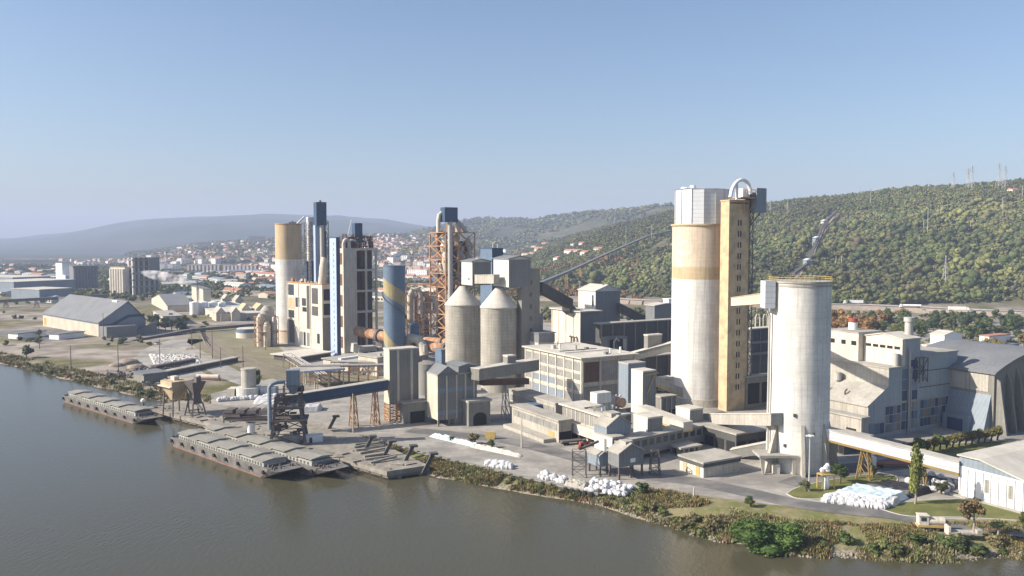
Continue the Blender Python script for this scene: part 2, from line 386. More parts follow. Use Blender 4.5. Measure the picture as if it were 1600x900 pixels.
def ground_material():
    mm = bpy.data.materials.new('ground cover'); mm.use_nodes = True; nt = mm.node_tree; N = nt.nodes; L = nt.links
    b = N['Principled BSDF']; b.inputs['Roughness'].default_value = .95; b.inputs['Specular IOR Level'].default_value = .1
    geo = N.new('ShaderNodeNewGeometry'); P_ = geo.outputs['Position']
    def nz(sc, lo, hi, det=5):
        n = N.new('ShaderNodeTexNoise'); n.inputs['Scale'].default_value = sc; n.inputs['Detail'].default_value = det; L.new(P_, n.inputs['Vector'])
        r = N.new('ShaderNodeMapRange'); r.inputs[1].default_value = lo; r.inputs[2].default_value = hi; L.new(n.outputs[0], r.inputs[0]); return r.outputs[0]
    def mix(f, a, c):
        x = N.new('ShaderNodeMix'); x.data_type = 'RGBA'; L.new(f, x.inputs[0])
        for i, k in ((6, a), (7, c)):
            if isinstance(k, tuple): x.inputs[i].default_value = (*k, 1)
            else: L.new(k, x.inputs[i])
        return x.outputs[2]
    grass = mix(nz(.09, .4, .6), (.13, .125, .05), (.24, .20, .115))
    grass = mix(nz(.9, .4, .7), grass, (.075, .08, .035))
    dirt = mix(nz(.05, .4, .6), (.36, .32, .27), (.20, .175, .145))
    flat = mix(nz(.012, .42, .52), grass, dirt)
    sy = N.new('ShaderNodeSeparateXYZ'); L.new(P_, sy.inputs[0])
    ry_ = N.new('ShaderNodeMapRange'); ry_.inputs[1].default_value = 270; ry_.inputs[2].default_value = 310; L.new(sy.outputs[1], ry_.inputs[0])
    flat = mix(ry_.outputs[0], mix(nz(.35, .5, .75), mix(nz(.08, .4, .6), (.15, .16, .055), (.24, .21, .11)), (.28, .24, .17)), flat)
    hill = mix(nz(.02, .45, .62), (.07, .08, .038), (.14, .125, .07))
    hill = mix(nz(.008, .55, .66), hill, (.25, .19, .12))
    sx = N.new('ShaderNodeSeparateXYZ'); L.new(P_, sx.inputs[0])
    r = N.new('ShaderNodeMapRange'); r.inputs[1].default_value = 1; r.inputs[2].default_value = 9; L.new(sx.outputs[2], r.inputs[0])
    c = mix(r.outputs[0], flat, hill)
    # far plain: darker market gardens and woods
    r3 = N.new('ShaderNodeMapRange'); r3.inputs[1].default_value = 800; r3.inputs[2].default_value = 1100; L.new(sx.outputs[1], r3.inputs[0])
    plain = mix(nz(.006, .4, .6), (.06, .075, .035), (.17, .15, .09)); plain = mix(nz(.02, .5, .65), plain, (.04, .05, .03))
    plain = mix(r.outputs[0], plain, hill); c = mix(r3.outputs[0], c, plain)
    r5 = N.new('ShaderNodeMapRange'); r5.inputs[1].default_value = 2300; r5.inputs[2].default_value = 4200; L.new(sy.outputs[1], r5.inputs[0])
    c = mix(r5.outputs[0], c, mix(nz(.0025, .45, .6), (.028, .045, .030), (.06, .07, .045)))
    # stony mud close to the waterline
    r2 = N.new('ShaderNodeMapRange'); r2.inputs[1].default_value = -1.9; r2.inputs[2].default_value = -1.1; L.new(sx.outputs[2], r2.inputs[0])
    c = mix(r2.outputs[0], mix(nz(1.2, .4, .6), (.15, .125, .09), (.34, .30, .24)), c)
    L.new(c, b.inputs['Base Color'])
    bp = N.new('ShaderNodeBump'); bp.inputs['Strength'].default_value = .5; bp.inputs['Distance'].default_value = .6
    n = N.new('ShaderNodeTexNoise'); n.inputs['Scale'].default_value = .5; n.inputs['Detail'].default_value = 8; L.new(P_, n.inputs['Vector'])
    L.new(n.outputs[0], bp.inputs['Height']); L.new(bp.outputs[0], b.inputs['Normal'])
    return mm
tag(link('ground', np_mesh('ground', vv, ff, ground_material(), smooth=True)), kind='structure')

# water
def water_material():
    mm = bpy.data.materials.new('river water'); mm.use_nodes = True; nt = mm.node_tree; N = nt.nodes; L = nt.links
    b = N['Principled BSDF']; b.inputs['Base Color'].default_value = (.095, .085, .05, 1); b.inputs['Roughness'].default_value = .16
    b.inputs['IOR'].default_value = 1.33; b.inputs['Specular IOR Level'].default_value = .38
    geo = N.new('ShaderNodeNewGeometry')
    n2 = N.new('ShaderNodeTexNoise'); n2.inputs['Scale'].default_value = .012; n2.inputs['Detail'].default_value = 4; L.new(geo.outputs['Position'], n2.inputs['Vector'])
    x = N.new('ShaderNodeMix'); x.data_type = 'RGBA'; L.new(n2.outputs[0], x.inputs[0]); x.inputs[6].default_value = (.078, .072, .042, 1); x.inputs[7].default_value = (.062, .059, .037, 1)
    L.new(x.outputs[2], b.inputs['Base Color'])
    mp = N.new('ShaderNodeMapping'); mp.inputs['Rotation'].default_value = (0, 0, R(35)); mp.inputs['Scale'].default_value = (1, .45, 1); L.new(geo.outputs['Position'], mp.inputs[0])
    n = N.new('ShaderNodeTexNoise'); n.inputs['Scale'].default_value = .9; n.inputs['Detail'].default_value = 4; n.inputs['Roughness'].default_value = .55; L.new(mp.outputs[0], n.inputs['Vector'])
    bp = N.new('ShaderNodeBump'); bp.inputs['Strength'].default_value = .34; bp.inputs['Distance'].default_value = .22
    L.new(n.outputs[0], bp.inputs['Height']); L.new(bp.outputs[0], b.inputs['Normal'])
    return mm
tag(MB().q((-9400, -380, WZ), (9400, -380, WZ), (9400, 1600, WZ), (-9400, 1600, WZ)).build('water', water_material()), kind='structure')

# haze
hm = bpy.data.materials.new('haze'); hm.use_nodes = True; hn = hm.node_tree; hn.nodes.clear()
pv = hn.nodes.new('ShaderNodeVolumePrincipled'); pv.inputs['Color'].default_value = (.57, .66, .90, 1)
pv.inputs['Density'].default_value = HAZE; pv.inputs['Anisotropy'].default_value = .0
ho = hn.nodes.new('ShaderNodeOutputMaterial'); hn.links.new(pv.outputs[0], ho.inputs['Volume'])
tag(MB().box(-9900, -450, -10, 9900, 12600, 480).build('haze', hm), kind='stuff')

# ------------------------------------------------------------------ flat sheets
def sheet(name, pix, mat, z=.05, kind='structure'):
    pts = [(*p, z) if isinstance(p, tuple) and len(p) == 2 else p for p in [G(*q, z) for q in pix]]
    return tag(MB().q(*pts).build(name, mat), kind=kind)
def strip(name, pts, wdt, mat, z=.05, kind='structure'):
    """ribbon along world points"""
    b = MB(); pts = [Vector((p[0], p[1], 0)) for p in pts]; L_ = []; Rr = []
    for i, p in enumerate(pts):
        d = (pts[min(i + 1, len(pts) - 1)] - pts[max(i - 1, 0)]).normalized(); n = Vector((-d.y, d.x, 0)) * wdt / 2
        L_.append(p + n); Rr.append(p - n)
    for i in range(len(pts) - 1):
        zz = [z if not callable(z) else z(q.x, q.y) for q in (Rr[i], Rr[i + 1], L_[i + 1], L_[i])]
        b.q(*[(q.x, q.y, k) for q, k in zip((Rr[i], Rr[i + 1], L_[i + 1], L_[i]), zz)])
    return tag(b.build(name, mat), kind=kind)
def smoothpts(pts, n=8):
    out = []; P_ = [pts[0]] + list(pts) + [pts[-1]]
    for i in range(1, len(P_) - 2):
        for k in range(n):
            t = k / n; a, b, c, d = P_[i - 1], P_[i], P_[i + 1], P_[i + 2]
            out.append(tuple(.5 * (2 * b[j] + (c[j] - a[j]) * t + (2 * a[j] - 5 * b[j] + 4 * c[j] - d[j]) * t * t + (3 * b[j] - a[j] - 3 * c[j] + d[j]) * t ** 3) for j in range(2)))
    return out + [tuple(pts[-1][:2])]
#YARD
yard_px = [(1600, 812), (1500, 812), (1400, 806), (1290, 797), (1200, 788), (1100, 775), (1010, 762), (940, 772), (880, 762), (800, 743), (730, 727), (665, 711), (610, 694), (575, 683), (480, 672), (460, 655),
           (330, 640), (330, 615), (430, 590), (330, 560), (350, 535), (420, 528), (520, 520), (640, 512), (800, 505), (1000, 502), (1300, 506), (1600, 520)]
sheet('yard', yard_px, m['yard'])
strip('road', smoothpts([G(1640, 838), G(1560, 827), (G(1480, 822)), G(1400, 805), G(1320, 797), G(1240, 786), G(1160, 768), G(1080, 752), G(1000, 742), G(900, 715), G(800, 690), G(720, 680), G(640, 672)]), 8, m['street'], .09)
strip('service_road', smoothpts([G(1600, 700), G(1500, 705), G(1400, 725), G(1320, 735), G(1240, 760)]), 11, m['street'], .09)
strip('quay_road', smoothpts([G(300, 598), G(262, 575), G(250, 556), G(268, 540), G(300, 530)]), 26, m['yard'], .09)
strip('curved_road', smoothpts([G(270, 548), G(320, 565), G(370, 590), G(440, 612), G(520, 630)]), 14, m['yard'], .13)
sheet('lot', [(0, 525), (0, 517), (110, 512), (135, 528), (60, 535)], m['street'], .05)
sheet('rail_yard', [(300, 512), (360, 508), (420, 530), (470, 570), (600, 590), (560, 604), (440, 596), (340, 562), (292, 535)], m['drygrass'], .09)
lawn1 = [(1229, 772), (1240, 765), (1265, 757), (1330, 745), (1385, 742), (1402, 748), (1392, 757), (1340, 762), (1296, 772), (1280, 780), (1245, 779)]
lawn2 = [(1379, 797), (1392, 790), (1440, 783), (1500, 781), (1560, 790), (1640, 806), (1640, 816), (1560, 812), (1500, 809), (1420, 807)]
lawn3 = [(1400, 715), (1440, 700), (1560, 690), (1640, 695), (1640, 700), (1560, 706), (1500, 714), (1450, 722)]
lawn4 = [(1010, 768), (1100, 781), (1200, 794), (1290, 803), (1400, 812), (1440, 815), (1440, 822), (1290, 812), (1150, 800), (1010, 780)]
for nm, pl in (('lawn', lawn1), ('lawn', lawn2), ('lawn', lawn3)):
    pts = smoothpts([G(*p) for p in pl] + [G(*pl[0])], 5)[:-1]
    b = MB(); b.q(*[(x, y, .19) for x, y in pts])
    k = b.build(nm, m['lawn']); tag(k, kind='structure')
    cb = MB(); n = len(pts); c0 = Vector((sum(p[0] for p in pts) / n, sum(p[1] for p in pts) / n, 0))
    for i in range(n):
        p, q = pts[i], pts[(i + 1) % n]; cb.beam((*p, .11), (*q, .11), .35, .22)
    tag(cb.build('kerb', m['curb']), kind='structure')
# railway tracks across the rail yard
for off in (0, 8, 16):
    cpts = smoothpts([G(312, 512), G(330, 530 + off), G(372, 552 + off), G(440, 575 + off), G(540, 590 + off * .9), G(640, 600 + off)])
    b = MB()
    for s_ in (-.75, .75):
        pv_ = [Vector((*p, 0)) for p in cpts]
        for i in range(len(pv_) - 1):
            d = (pv_[i + 1] - pv_[i]).normalized(); nn = Vector((-d.y, d.x, 0)) * s_
            b.beam(pv_[i] + nn + Vector((0, 0, .3)), pv_[i + 1] + nn + Vector((0, 0, .3)), .25, .2)
    tag(b.build('railway_track', m['steel']), 'rusty railway track curving through the dry grass, ' + {0: 'furthest of the three', 8: 'middle of the three', 16: 'nearest of the three'}[off], 'railway track', 'tracks of the rail yard')
    strip('track_bed', cpts, 3.2, m['dirt'], .14)

# ------------------------------------------------------------------ buildings
def bl(name, label, cat, pc, pl, pr, pt, wall, roof=None, D=None, pb=None, z0=0.0, kind='flat', rise=3.0, ov=.5, a=GA, ridge=.5, group=None, shaft=None):
    """a building by its near corner: pc = column of the near corner (pb its base row or D its distance), pl / pr = columns where the
    left and right walls end, pt = row of the top of the near corner. Local frame: x along the right wall, y along the left wall."""
    if D is None: cx, cy = G(pc, pb, z0)
    else: cy = D; cx = A(pc, D, z0)
    ca, sa = cos(R(a)), sin(R(a))
    z1 = Z(cy, pt); zm = (z0 + z1) / 2; cxm = cx
    Lv = abs(LEN(cx, cy, ca, sa, pr, z0)); Lu = abs(LEN(cx, cy, -sa, ca, pl, z0))
    t = thing(name, label, cat, (cx, cy, z0), a, group); h = z1 - z0
    roof = roof or m['roof_dust']
    if kind == 'flat':
        MB().box(0, 0, 0, Lv, Lu, h).build('wall', wall, t)
        MB().box(-ov, -ov, h + .003, Lv + ov, Lu + ov, h + .55).build('roof', roof, t)
    elif kind == 'gx':      # ridge along x (gable seen on the left wall)
        MB().prism([(0, 0), (Lu, 0), (Lu, h), (Lu * ridge, h + rise), (0, h)], 'x', 0, Lv).build('wall', wall, t)
        MB().prism([(-ov, h - .1), (Lu * ridge, h + rise + .05), (Lu + ov, h - .1), (Lu + ov, h + .3), (Lu * ridge, h + rise + .45), (-ov, h + .3)], 'x', -ov, Lv + ov).build('roof', roof, t)
    elif kind == 'gy':      # ridge along y (gable seen on the right wall)
        MB().prism([(0, 0), (Lv, 0), (Lv, h), (Lv * ridge, h + rise), (0, h)], 'y', 0, Lu).build('wall', wall, t)
        MB().prism([(-ov, h - .1), (Lv * ridge, h + rise + .05), (Lv + ov, h - .1), (Lv + ov, h + .3), (Lv * ridge, h + rise + .45), (-ov, h + .3)], 'y', -ov, Lu + ov).build('roof', roof, t)
    return t, Lv, Lu, h
def win(t, face, a0, a1, z0, z1, mat=None, name='window', out=.12):
    """a window: a framed pane standing proud of the wall. face 'L' (x=0 wall, runs along y) or 'R' (y=0 wall, runs along x)"""
    b = MB(); mt = mat or m['glass']; fr = MB(); w_ = .12
    def bx(B, p, q, zz0, zz1, o):
        if face == 'L': B.box(-o, p, zz0, .05, q, zz1)
        else: B.box(p, -o, zz0, q, .05, zz1)
    bx(b, a0, a1, z0, z1, out); return b.build(name, mt, t)
def band(t, face, L, z0, z1, n, mat, gap=.35, a0=0, name='window'):
    st = (L - 2 * a0) / n
    for i in range(n): win(t, face, a0 + i * st + gap / 2, a0 + (i + 1) * st - gap / 2, z0, z1, mat, name)
def pil(t, face, L, h, n, w_, mat, out=.35, z0=0, name='pilaster'):
    for i in range(n + 1):
        a = L * i / n; a = min(max(a, w_ / 2), L - w_ / 2)
        if face == 'L': MB().box(-out, a - w_ / 2, z0, -.003, a + w_ / 2, h).build(name, mat, t)
        else: MB().box(a - w_ / 2, -out, z0, a + w_ / 2, -.003, h).build(name, mat, t)
def ledge(t, Lv, Lu, z, mat, hh=.5, out=.4, name='ledge', R_=True, L_=True):
    b = MB()
    if L_: b.box(-out, -out, z, -.004, Lu, z + hh)
    if R_: b.box(.0, -out, z, Lv, -.004, z + hh)
    b.build(name, mat, t)
def gallery(name, label, p0, p1, w_, h_, wall, roof, under=None, cat='conveyor', trestles=(), tz=0.0, tmat=None, group=None, rise=0.0, tw=1.6, windows=0, bt=.35):
    """enclosed belt gallery between two points (centre of its floor)"""
    p0, p1 = Vector(p0), Vector(p1); t = thing(name, label, cat, p0, 0, group); q = p1 - p0
    d = q.normalized(); hor = Vector((d.x, d.y, 0)).normalized(); r = Vector((-hor.y, hor.x, 0)) * w_ / 2
    if r.y > 0: r = -r       # r points to the near side
    up = Vector((0, 0, h_))
    MB().hexa([Vector((0, 0, 0)) + r, q + r, q - r, -r, r + up, q + r + up, q - r + up, -r + up]).build('wall', wall, t)
    e = Vector((0, 0, .25)); k = 1.12
    MB().hexa([r * k + up * 1.001, q + r * k + up * 1.001, q - r * k + up * 1.001, -r * k + up * 1.001, r * k + up + e, q + r * k + up + e, q - r * k + up + e, -r * k + up + e]).build('roof', roof, t)
    if under: MB().hexa([r * 1.15 - e * 2.4, q + r * 1.15 - e * 2.4, q - r * 1.15 - e * 2.4, -r * 1.15 - e * 2.4, r * 1.15 - e * .02, q + r * 1.15 - e * .02, q - r * 1.15 - e * .02, -r * 1.15 - e * .02]).build('floor_beam', under, t)
    if windows:
        for i in range(windows):
            f0, f1 = (i + .2) / windows, (i + .8) / windows; o_ = r * 1.03
            MB().hexa([q * f0 + r * .98 + up * .5, q * f1 + r * .98 + up * .5, q * f1 + o_ + up * .5, q * f0 + o_ + up * .5, q * f0 + r * .98 + up * .85, q * f1 + r * .98 + up * .85, q * f1 + o_ + up * .85, q * f0 + o_ + up * .85]).build('window', m['glass'], t)
    for f in trestles:
        c = q * f; zb = tz - p0.z if not callable(tz) else tz((p0 + c).x, (p0 + c).y) - p0.z
        fr = MB(); rr = r.normalized(); hh = hor * tw / 2
        for sx_ in (-1, 1):
            for sy_ in (-1, 1):
                fr.beam(c + rr * sx_ * w_ * .35 + hh * sy_ * .5, Vector((c.x, c.y, zb)) + rr * sx_ * w_ * .6 + hh * sy_ * 1.5, bt)
        n = max(2, int((c.z - zb) / 4))
        for i in range(n):
            f0, f1 = i / n, (i + 1) / n
            def pt(sx_, sy_, f): return (c + rr * sx_ * w_ * .35 + hh * sy_ * .5).lerp(Vector((c.x, c.y, zb)) + rr * sx_ * w_ * .6 + hh * sy_ * 1.5, f)
            for sy_ in (-1, 1):
                fr.beam(pt(-1, sy_, f0), pt(1, sy_, f1), bt * .6); fr.beam(pt(-1, sy_, f1), pt(1, sy_, f1), bt * .6)
            for sx_ in (-1, 1): fr.beam(pt(sx_, -1, f0), pt(sx_, 1, f1), .2)
        fr.build('trestle', tmat or m['steel'], t)
    return t

#PLANT
# ---- big white silo on the right
x, y = A(1245, 256), 256.0; zt = Z(256, 441)
t = thing('silo', 'big white concrete silo with yellow rooftop railing and flared buttresses at its foot', 'silo', (x, y, 0))
MB().cyl(0, 0, 0, zt, 9.3, 9.1, 64).build('shell', m['white_silo'], t, smooth='auto')
MB().cyl(0, 0, zt + .003, zt + .5, 9.45, n=64).cyl(0, 0, zt - 1.1, zt - .5, 9.25, n=64).build('roof', m['concrete_light'], t, smooth='auto')
b = MB()
for i in range(40):
    a_ = 2 * pi * i / 40; a2 = 2 * pi * (i + 1) / 40
    b.beam((9.2 * cos(a_), 9.2 * sin(a_), zt + .5), (9.2 * cos(a_), 9.2 * sin(a_), zt + 1.7), .12)
    for hh in (1.1, 1.7): b.beam((9.2 * cos(a_), 9.2 * sin(a_), zt + hh), (9.2 * cos(a2), 9.2 * sin(a2), zt + hh), .12)
b.build('railing', m['yellow'], t)
for az, L_ in ((-150, 5.2), (-100, 3.4), (-55, 2.4), (-20, 3.4), (20, 3.4)):
    ca, sa = cos(R(az)), sin(R(az)); n_ = Vector((-sa, ca, 0)) * .5; b = MB(); r0 = Vector((ca, sa, 0))
    tri = [r0 * 8.9, r0 * (9.3 + L_), r0 * 9.3 + Vector((0, 0, 15)), r0 * 8.9 + Vector((0, 0, 15))]
    lo = [p - n_ for p in tri]; hi = [p + n_ for p in tri]
    b.hexa([lo[0], lo[1], hi[1], hi[0], lo[3], lo[2], hi[2], hi[3]]); b.build('buttress', m['concrete_light'], t)
# loading canopy at its foot
MB().box(-14.5, -9.5, 5.2, -3, -2, 5.9).build('canopy', m['roof_dust'], t)
MB().prism([(-14.3, 5.2), (-13.4, 0), (-12.9, 0), (-12.8, 5.2)], 'y', -9.3, -8.7).build('canopy_leg', m['concrete_light'], t); MB().prism([(-4.6, 5.2), (-4.4, 0), (-3.6, 0), (-3.2, 5.2)], 'y', -9.3, -8.7).build('canopy_leg', m['concrete_light'], t)
MB().box(-10, -8.6, 0, -8, -6, 3).build('control_box', m['cream_white'], t)
# lift box clinging to the left of its top
MB().box(-12.1, -4.5, Z(256, 480), -9.0, .5, Z(256, 438)).build('head_box', m['metal_white'], t)
MB().tube([(-10.6, -2, Z(256, 482)), (-10.4, -2, Z(256, 487)), (-9.9, -2, Z(256, 492)), (-9.8, -2, 0)], .35, 8).build('downpipe', m['steel_grey'], t)
for az, zz in ((-115, 17.5), (-80, 12), (-132, 8)):
    MB().box(9.2 * cos(R(az)) - .4, 9.2 * sin(R(az)) - .5, zz, 9.2 * cos(R(az)) + .4, 9.2 * sin(R(az)) + .3, zz + .9).build('lamp', m['steel'], t)

# ---- tall two-tone silo with clad polygonal cap
Ds = 361.0; x = A(1092, Ds); rS = 44 / F * Ds
t = thing('silo', 'tallest silo, pale peach and tan above white, under a ribbed white metal cap', 'silo', (x, Ds, 0))
zb1, zb2, zb3, zc = Z(Ds, 435), Z(Ds, 416), Z(Ds, 353), Z(Ds, 297)
MB().cyl(0, 0, 0, zb1, rS, n=64).build('shell', m['white_silo'], t, smooth='auto')
MB().cyl(0, 0, zb1 + .002, zb2, rS + .003, n=64).build('tan_band', m['tan'], t, smooth='auto')
MB().cyl(0, 0, zb2 + .002, zb3, rS, n=64).build('peach_band', m['peach'], t, smooth='auto')
MB().cyl(0, 0, zb3 + .003, zb3 + .7, rS + .6, n=64).build('ring', m['tan'], t, smooth='auto')
MB().cyl(0, 0, zb3 + .71, zc, rS - .9, n=14, a0=.1).build('cap', m['metal_white'], t)
MB().cyl(0, 0, zc + .003, zc + .8, rS - .6, 2, n=14, a0=.1).build('roof', m['metal_white'], t)
b = MB()
for i in range(14):
    a_ = .1 + 2 * pi * i / 14; r_ = rS - .85; b.beam((r_ * cos(a_), r_ * sin(a_), zb3 + .7), (r_ * cos(a_), r_ * sin(a_), zc), .3)
b.build('seam', m['steel_grey'], t)
MB().tube([(-5, -6, zc + .5), (-5, -6, zc + 1.6)], 1.3, 12).build('vent', m['white'], t); MB().tube([(-7.5, -3, zc + .4), (-7.5, -3, zc + 1)], 2, 12).build('vent', m['white'], t)
MB().cyl(0, 0, .0, 3.2, rS + 1.2, rS + .6, n=48).build('plinth', m['concrete_light'], t, smooth='auto')
# worn round emblem painted on the shell
b = MB(); eu, ev = -136, Z(Ds, 392)
def onshell(a_deg, z, o=.05): a_ = R(a_deg); return ((rS + o) * cos(a_), (rS + o) * sin(a_), z)
def arc(cx_, cz_, r0_, r1_, a0_, a1_, n_=14):
    for i in range(n_):
        q_ = []
        for rr_, aa_ in ((r0_, a0_ + (a1_ - a0_) * i / n_), (r1_, a0_ + (a1_ - a0_) * i / n_), (r1_, a0_ + (a1_ - a0_) * (i + 1) / n_), (r0_, a0_ + (a1_ - a0_) * (i + 1) / n_)):
            q_.append(onshell(cx_ + rr_ * cos(R(aa_)) / rS * 57.3, cz_ + rr_ * sin(R(aa_))))
        b.q(*q_)
arc(eu, ev + 1.2, 1.3, 3.9, -170, 170); arc(eu - 15, ev - 2.2, .9, 2.6, 0, 360, 18); arc(eu - 11, ev - 5.2, .4, 1.9, 0, 360)
b.build('emblem', M('faded white emblem', (.71, .63, .52), .9, .3, .6, 2.2), t)

# ---- tan stair tower beside it
t, Lv, Lu, h = bl('stair_tower', 'tall tan stair tower with peeling paint and rows of slot windows', 'tower', 1135, 1122, 1166, 314, m['tan_peel'], m['tan'], pb=643, ov=.25)
for i in range(16):
    zz = h - 10 - i * (h - 14) / 16
    for k in (.44, .56): win(t, 'R', Lv * k, Lv * k + .5, zz, zz + 2.3, m['black'])
b = MB()
for i in range(9): b.box(.6 + i * (Lv - 1.2) / 9, -.06, h - 1.1, .6 + (i + .6) * (Lv - 1.2) / 9, .02, h - .4)
b.build('vent', m['black'], t)
MB().lattice(Lv + .1, -.3, Lv + 2, 1.6, 0, h + 3, 26, .28).build('ladder_frame', m['steel'], t)
MB().box(Lv * .3, -3, h + 1.2, Lv + 4, 4, h + 1.7).build('platform', m['steel_orange'], t)
b = MB()
for (a_, c_) in (((Lv * .5, -2.5), (Lv * .75, .2)), ((Lv + 2, -2.5), (Lv * .95, .2))): b.beam((a_[0], a_[1], h + 1.2), (c_[0], c_[1], h - 5), .35)
b.build('bracket', m['steel_orange'], t)
bx0, bx1 = Lv + .6, Lv + 6.2
MB().box(bx0, -3.4, h - 4.5, bx1, 3, h + 5.5).build('machine_house', m['sheet_blue'], t)
MB().beam((bx0 + 1, -1, h - 4.5), (Lv + .8, .4, h - 10), .4).beam((bx1 - 1, -1, h - 4.6), (Lv + 1, .5, h - 10), .4).build('strut', m['steel'], t)
MB().box(bx1, -.4, h + 2, bx1 + 1.4, .3, h + 2.8).build('vent', m['steel'], t)
MB().box(Lv * .5, -1.8, h + 1.71, Lv * .85, .5, h + 5.2).build('motor_cabin', m['white'], t)
MB().lattice(Lv * .55, -2.8, Lv + .5, -.2, h + 1.7, h + 4.8, 1, .15).build('railing', m['red'], t)
arcp = [(-3.5, -4, h + 1)] + [(-3.5 + 1.2 + 10 * (1 - cos(pi * k / 10)) / 2 * 1.1, -3, h + 1 + 7.5 * sin(pi * k / 10 * .92)) for k in range(1, 11)]
MB().tube(arcp, .75, 10).tube([(1.0, -3, h + .5), (1.0, -3, h + 7)], .55, 10).build('duct', m['white'], t, smooth='auto')
# gallery between the stair tower and the white silo
gallery('conveyor', 'high tan gallery bridging the stair tower and the white silo', P(1148, 478, 335), P(1197, 475, 262), 3, 3.2, m['peach'], m['tan'], None)
gallery('conveyor', 'low pale box gallery reaching from the tall silo foot to the white silo', P(1100, 662, 300), P(1213, 665, 249), 3.6, 3.6, m['concrete_light'], m['roof_light'], None, windows=0)
gallery('conveyor', 'short grey concrete duct lying low between the booth and the white silo', P(1142, 717, 268), P(1200, 706, 262), 3, 3.2, m['concrete'], m['roof_light'], None)

# ---- twin concrete silos with conical roofs
for nm_, px, D, r_, lab in (('a', 723.5, 412, 8.75, 'left of the twin grey concrete silos with a conical roof'), ('b', 779.5, 391, 8.6, 'right of the twin grey concrete silos with a conical roof')):
    x = A(px, D); ze = Z(D, 476 if nm_ == 'a' else 480); t = thing('silo', lab, 'silo', (x, D, 0), group='twin cone roofed silos')
    MB().cyl(0, 0, 0, ze, r_, n=56).build('shell', m['silo_grey'], t, smooth='auto')
    MB().cyl(0, 0, ze + .003, ze + .4, r_ + .35, r_ + .3, n=56, cap=True).cyl(0, 0, ze + .404, ze + 9.2, r_ + .25, 1.6, n=56).build('roof', m['roof_light'], t)
def boxthing(name, label, cat, px, D, z0, z1, pl, pr, wall, roof=None, kind='flat', **k):
    return bl(name, label, cat, px, pl, pr, z1, wall, roof, D=D, z0=z0, kind=kind, **k)
t, Lv, Lu, h = bl('headhouse', 'clad headhouse on the left twin silo cone', 'headhouse', 738, 721, 767, 409, m['sheet_light'], m['roof_grey'], D=402, z0=Z(402, 446), kind='gy', rise=1.0)
MB().prism([(.02, 0), (Lv, 0), (Lv, h - .2), (.02, h - .2)], 'y', -.06, -.003).build('side_tone_panel', m['sheet'], t)  # darker sheet over the right wall: its shade is put into the colour
win(t, 'L', 3, 4, 2.4, 3.6, m['glass'])
t, Lv, Lu, h = bl('headhouse', 'larger clad headhouse on the right twin silo cone', 'headhouse', 795, 771, 829, 405, m['sheet_light'], m['roof_grey'], D=383, z0=Z(383, 449), kind='gy', rise=1.2)
MB().prism([(.02, 0), (Lv, 0), (Lv, h - .2), (.02, h - .2)], 'y', -.06, -.003).build('side_tone_panel', m['sheet'], t)  # same darker right wall, shade painted in by the grey sheet
gallery('conveyor', 'short pale gallery linking the two silo headhouses', P(746, 443, 402), P(776, 443, 385), 3, 4, m['concrete_light'], m['roof_light'])
t, Lv, Lu, h = bl('elevator_tower', 'slim concrete elevator tower standing right of the twin silos', 'tower', 815, 808, 843, 422, m['concrete'], m['concrete'], D=387, ov=.3)
for i in range(7): win(t, 'R', Lv * .45, Lv * .45 + 1.1, h - 7 - i * 5.6, h - 5 - i * 5.6, m['glass'])
MB().box(Lv + .01, 1, 0, Lv + 2.5, Lu, h * .63).build('rear_shaft', m['sheet'], t)
MB().box(-2.0, .6, h - 8.5, -.01, 3.6, h - 5).build('link_box', m['concrete_light'], t)
gallery('conveyor', 'dark conveyor dropping from the elevator tower towards the gabled transfer house', P(842, 456, 398), P(890, 482, 425), 4, 4.5, m['concrete_dark'], m['roof_grey'])

# ---- dark blue clad building behind headhouses
t, Lv, Lu, h = bl('blue_clad_building', 'dark blue clad block rising behind the two headhouses', 'building', 769, 751, 786, 389, m['blue_mid'], m['blue'], D=470, ov=.2)
MB().box(.02, -.1, 0, Lv, -.004, h).build('side_tone_panel', m['blue'], t)  # deeper blue on the right wall paints its shaded side
MB().tube([(4, 6, h), (4, 6, h + 3), (5.5, 6, h + 4.2), (7, 6, h + 3), (7, 6, h)], .4, 8).build('vent_pipe', m['cream'], t)

# ---- middle block A: glazed mill building
t, Lv, Lu, h = bl('mill_building', 'large cream mill building with glazed grid facade and flat pale roof', 'building', 909, 821, 992, 561, m['cream'], m['roof_light'], pb=646, ov=1.2)
pil(t, 'L', Lu, h, 7, .6, m['cream_white']); pil(t, 'R', Lv, h, 3, .8, m['cream'])
for zz in (h * .13, h * .36, h * .56, h * .74):
    ledge(t, Lv, Lu, zz, m['cream_white'], .45, .2, R_=False)
ledge(t, Lv, Lu, h * .50, m['cream'], .6, .2, L_=False)
st = Lu / 7
for i in range(7):
    for j, (a_, c_) in enumerate(((.76, .93), (.60, .71), (.41, .53), (.18, .33), (.03, .11))):
        blue = (i in (3, 4, 5) and j in (2, 3)) or (i in (2, 5) and j == 3)
        win(t, 'L', i * st + .5, (i + 1) * st - .5, h * a_, h * c_, m['sheet_blue'] if blue else m['glass_grey'], 'cladding_panel' if blue else 'window')
for i in range(3):
    st2 = Lv / 3
    win(t, 'R', i * st2 + .6, (i + 1) * st2 - .6, h * .56, h * .93, m['rust_dark'] if i == 0 else m['glass_grey'])
    win(t, 'R', i * st2 + .6, (i + 1) * st2 - .6, h * .25, h * .48, m['glass_grey'])
for k, (a_, c_) in enumerate(((Lv * .25, Lu * .6), (Lv * .6, 3), (Lv * .85, 5))): MB().tube([(a_, c_, h + .55), (a_, c_, h + 3)], .45, 8).build('vent', m['white'], t)
MB().box(Lv * .1, Lu * .45, h + .56, Lv * .8, Lu * .47, h + .8).build('roof_kerb', m['concrete_dark'], t)
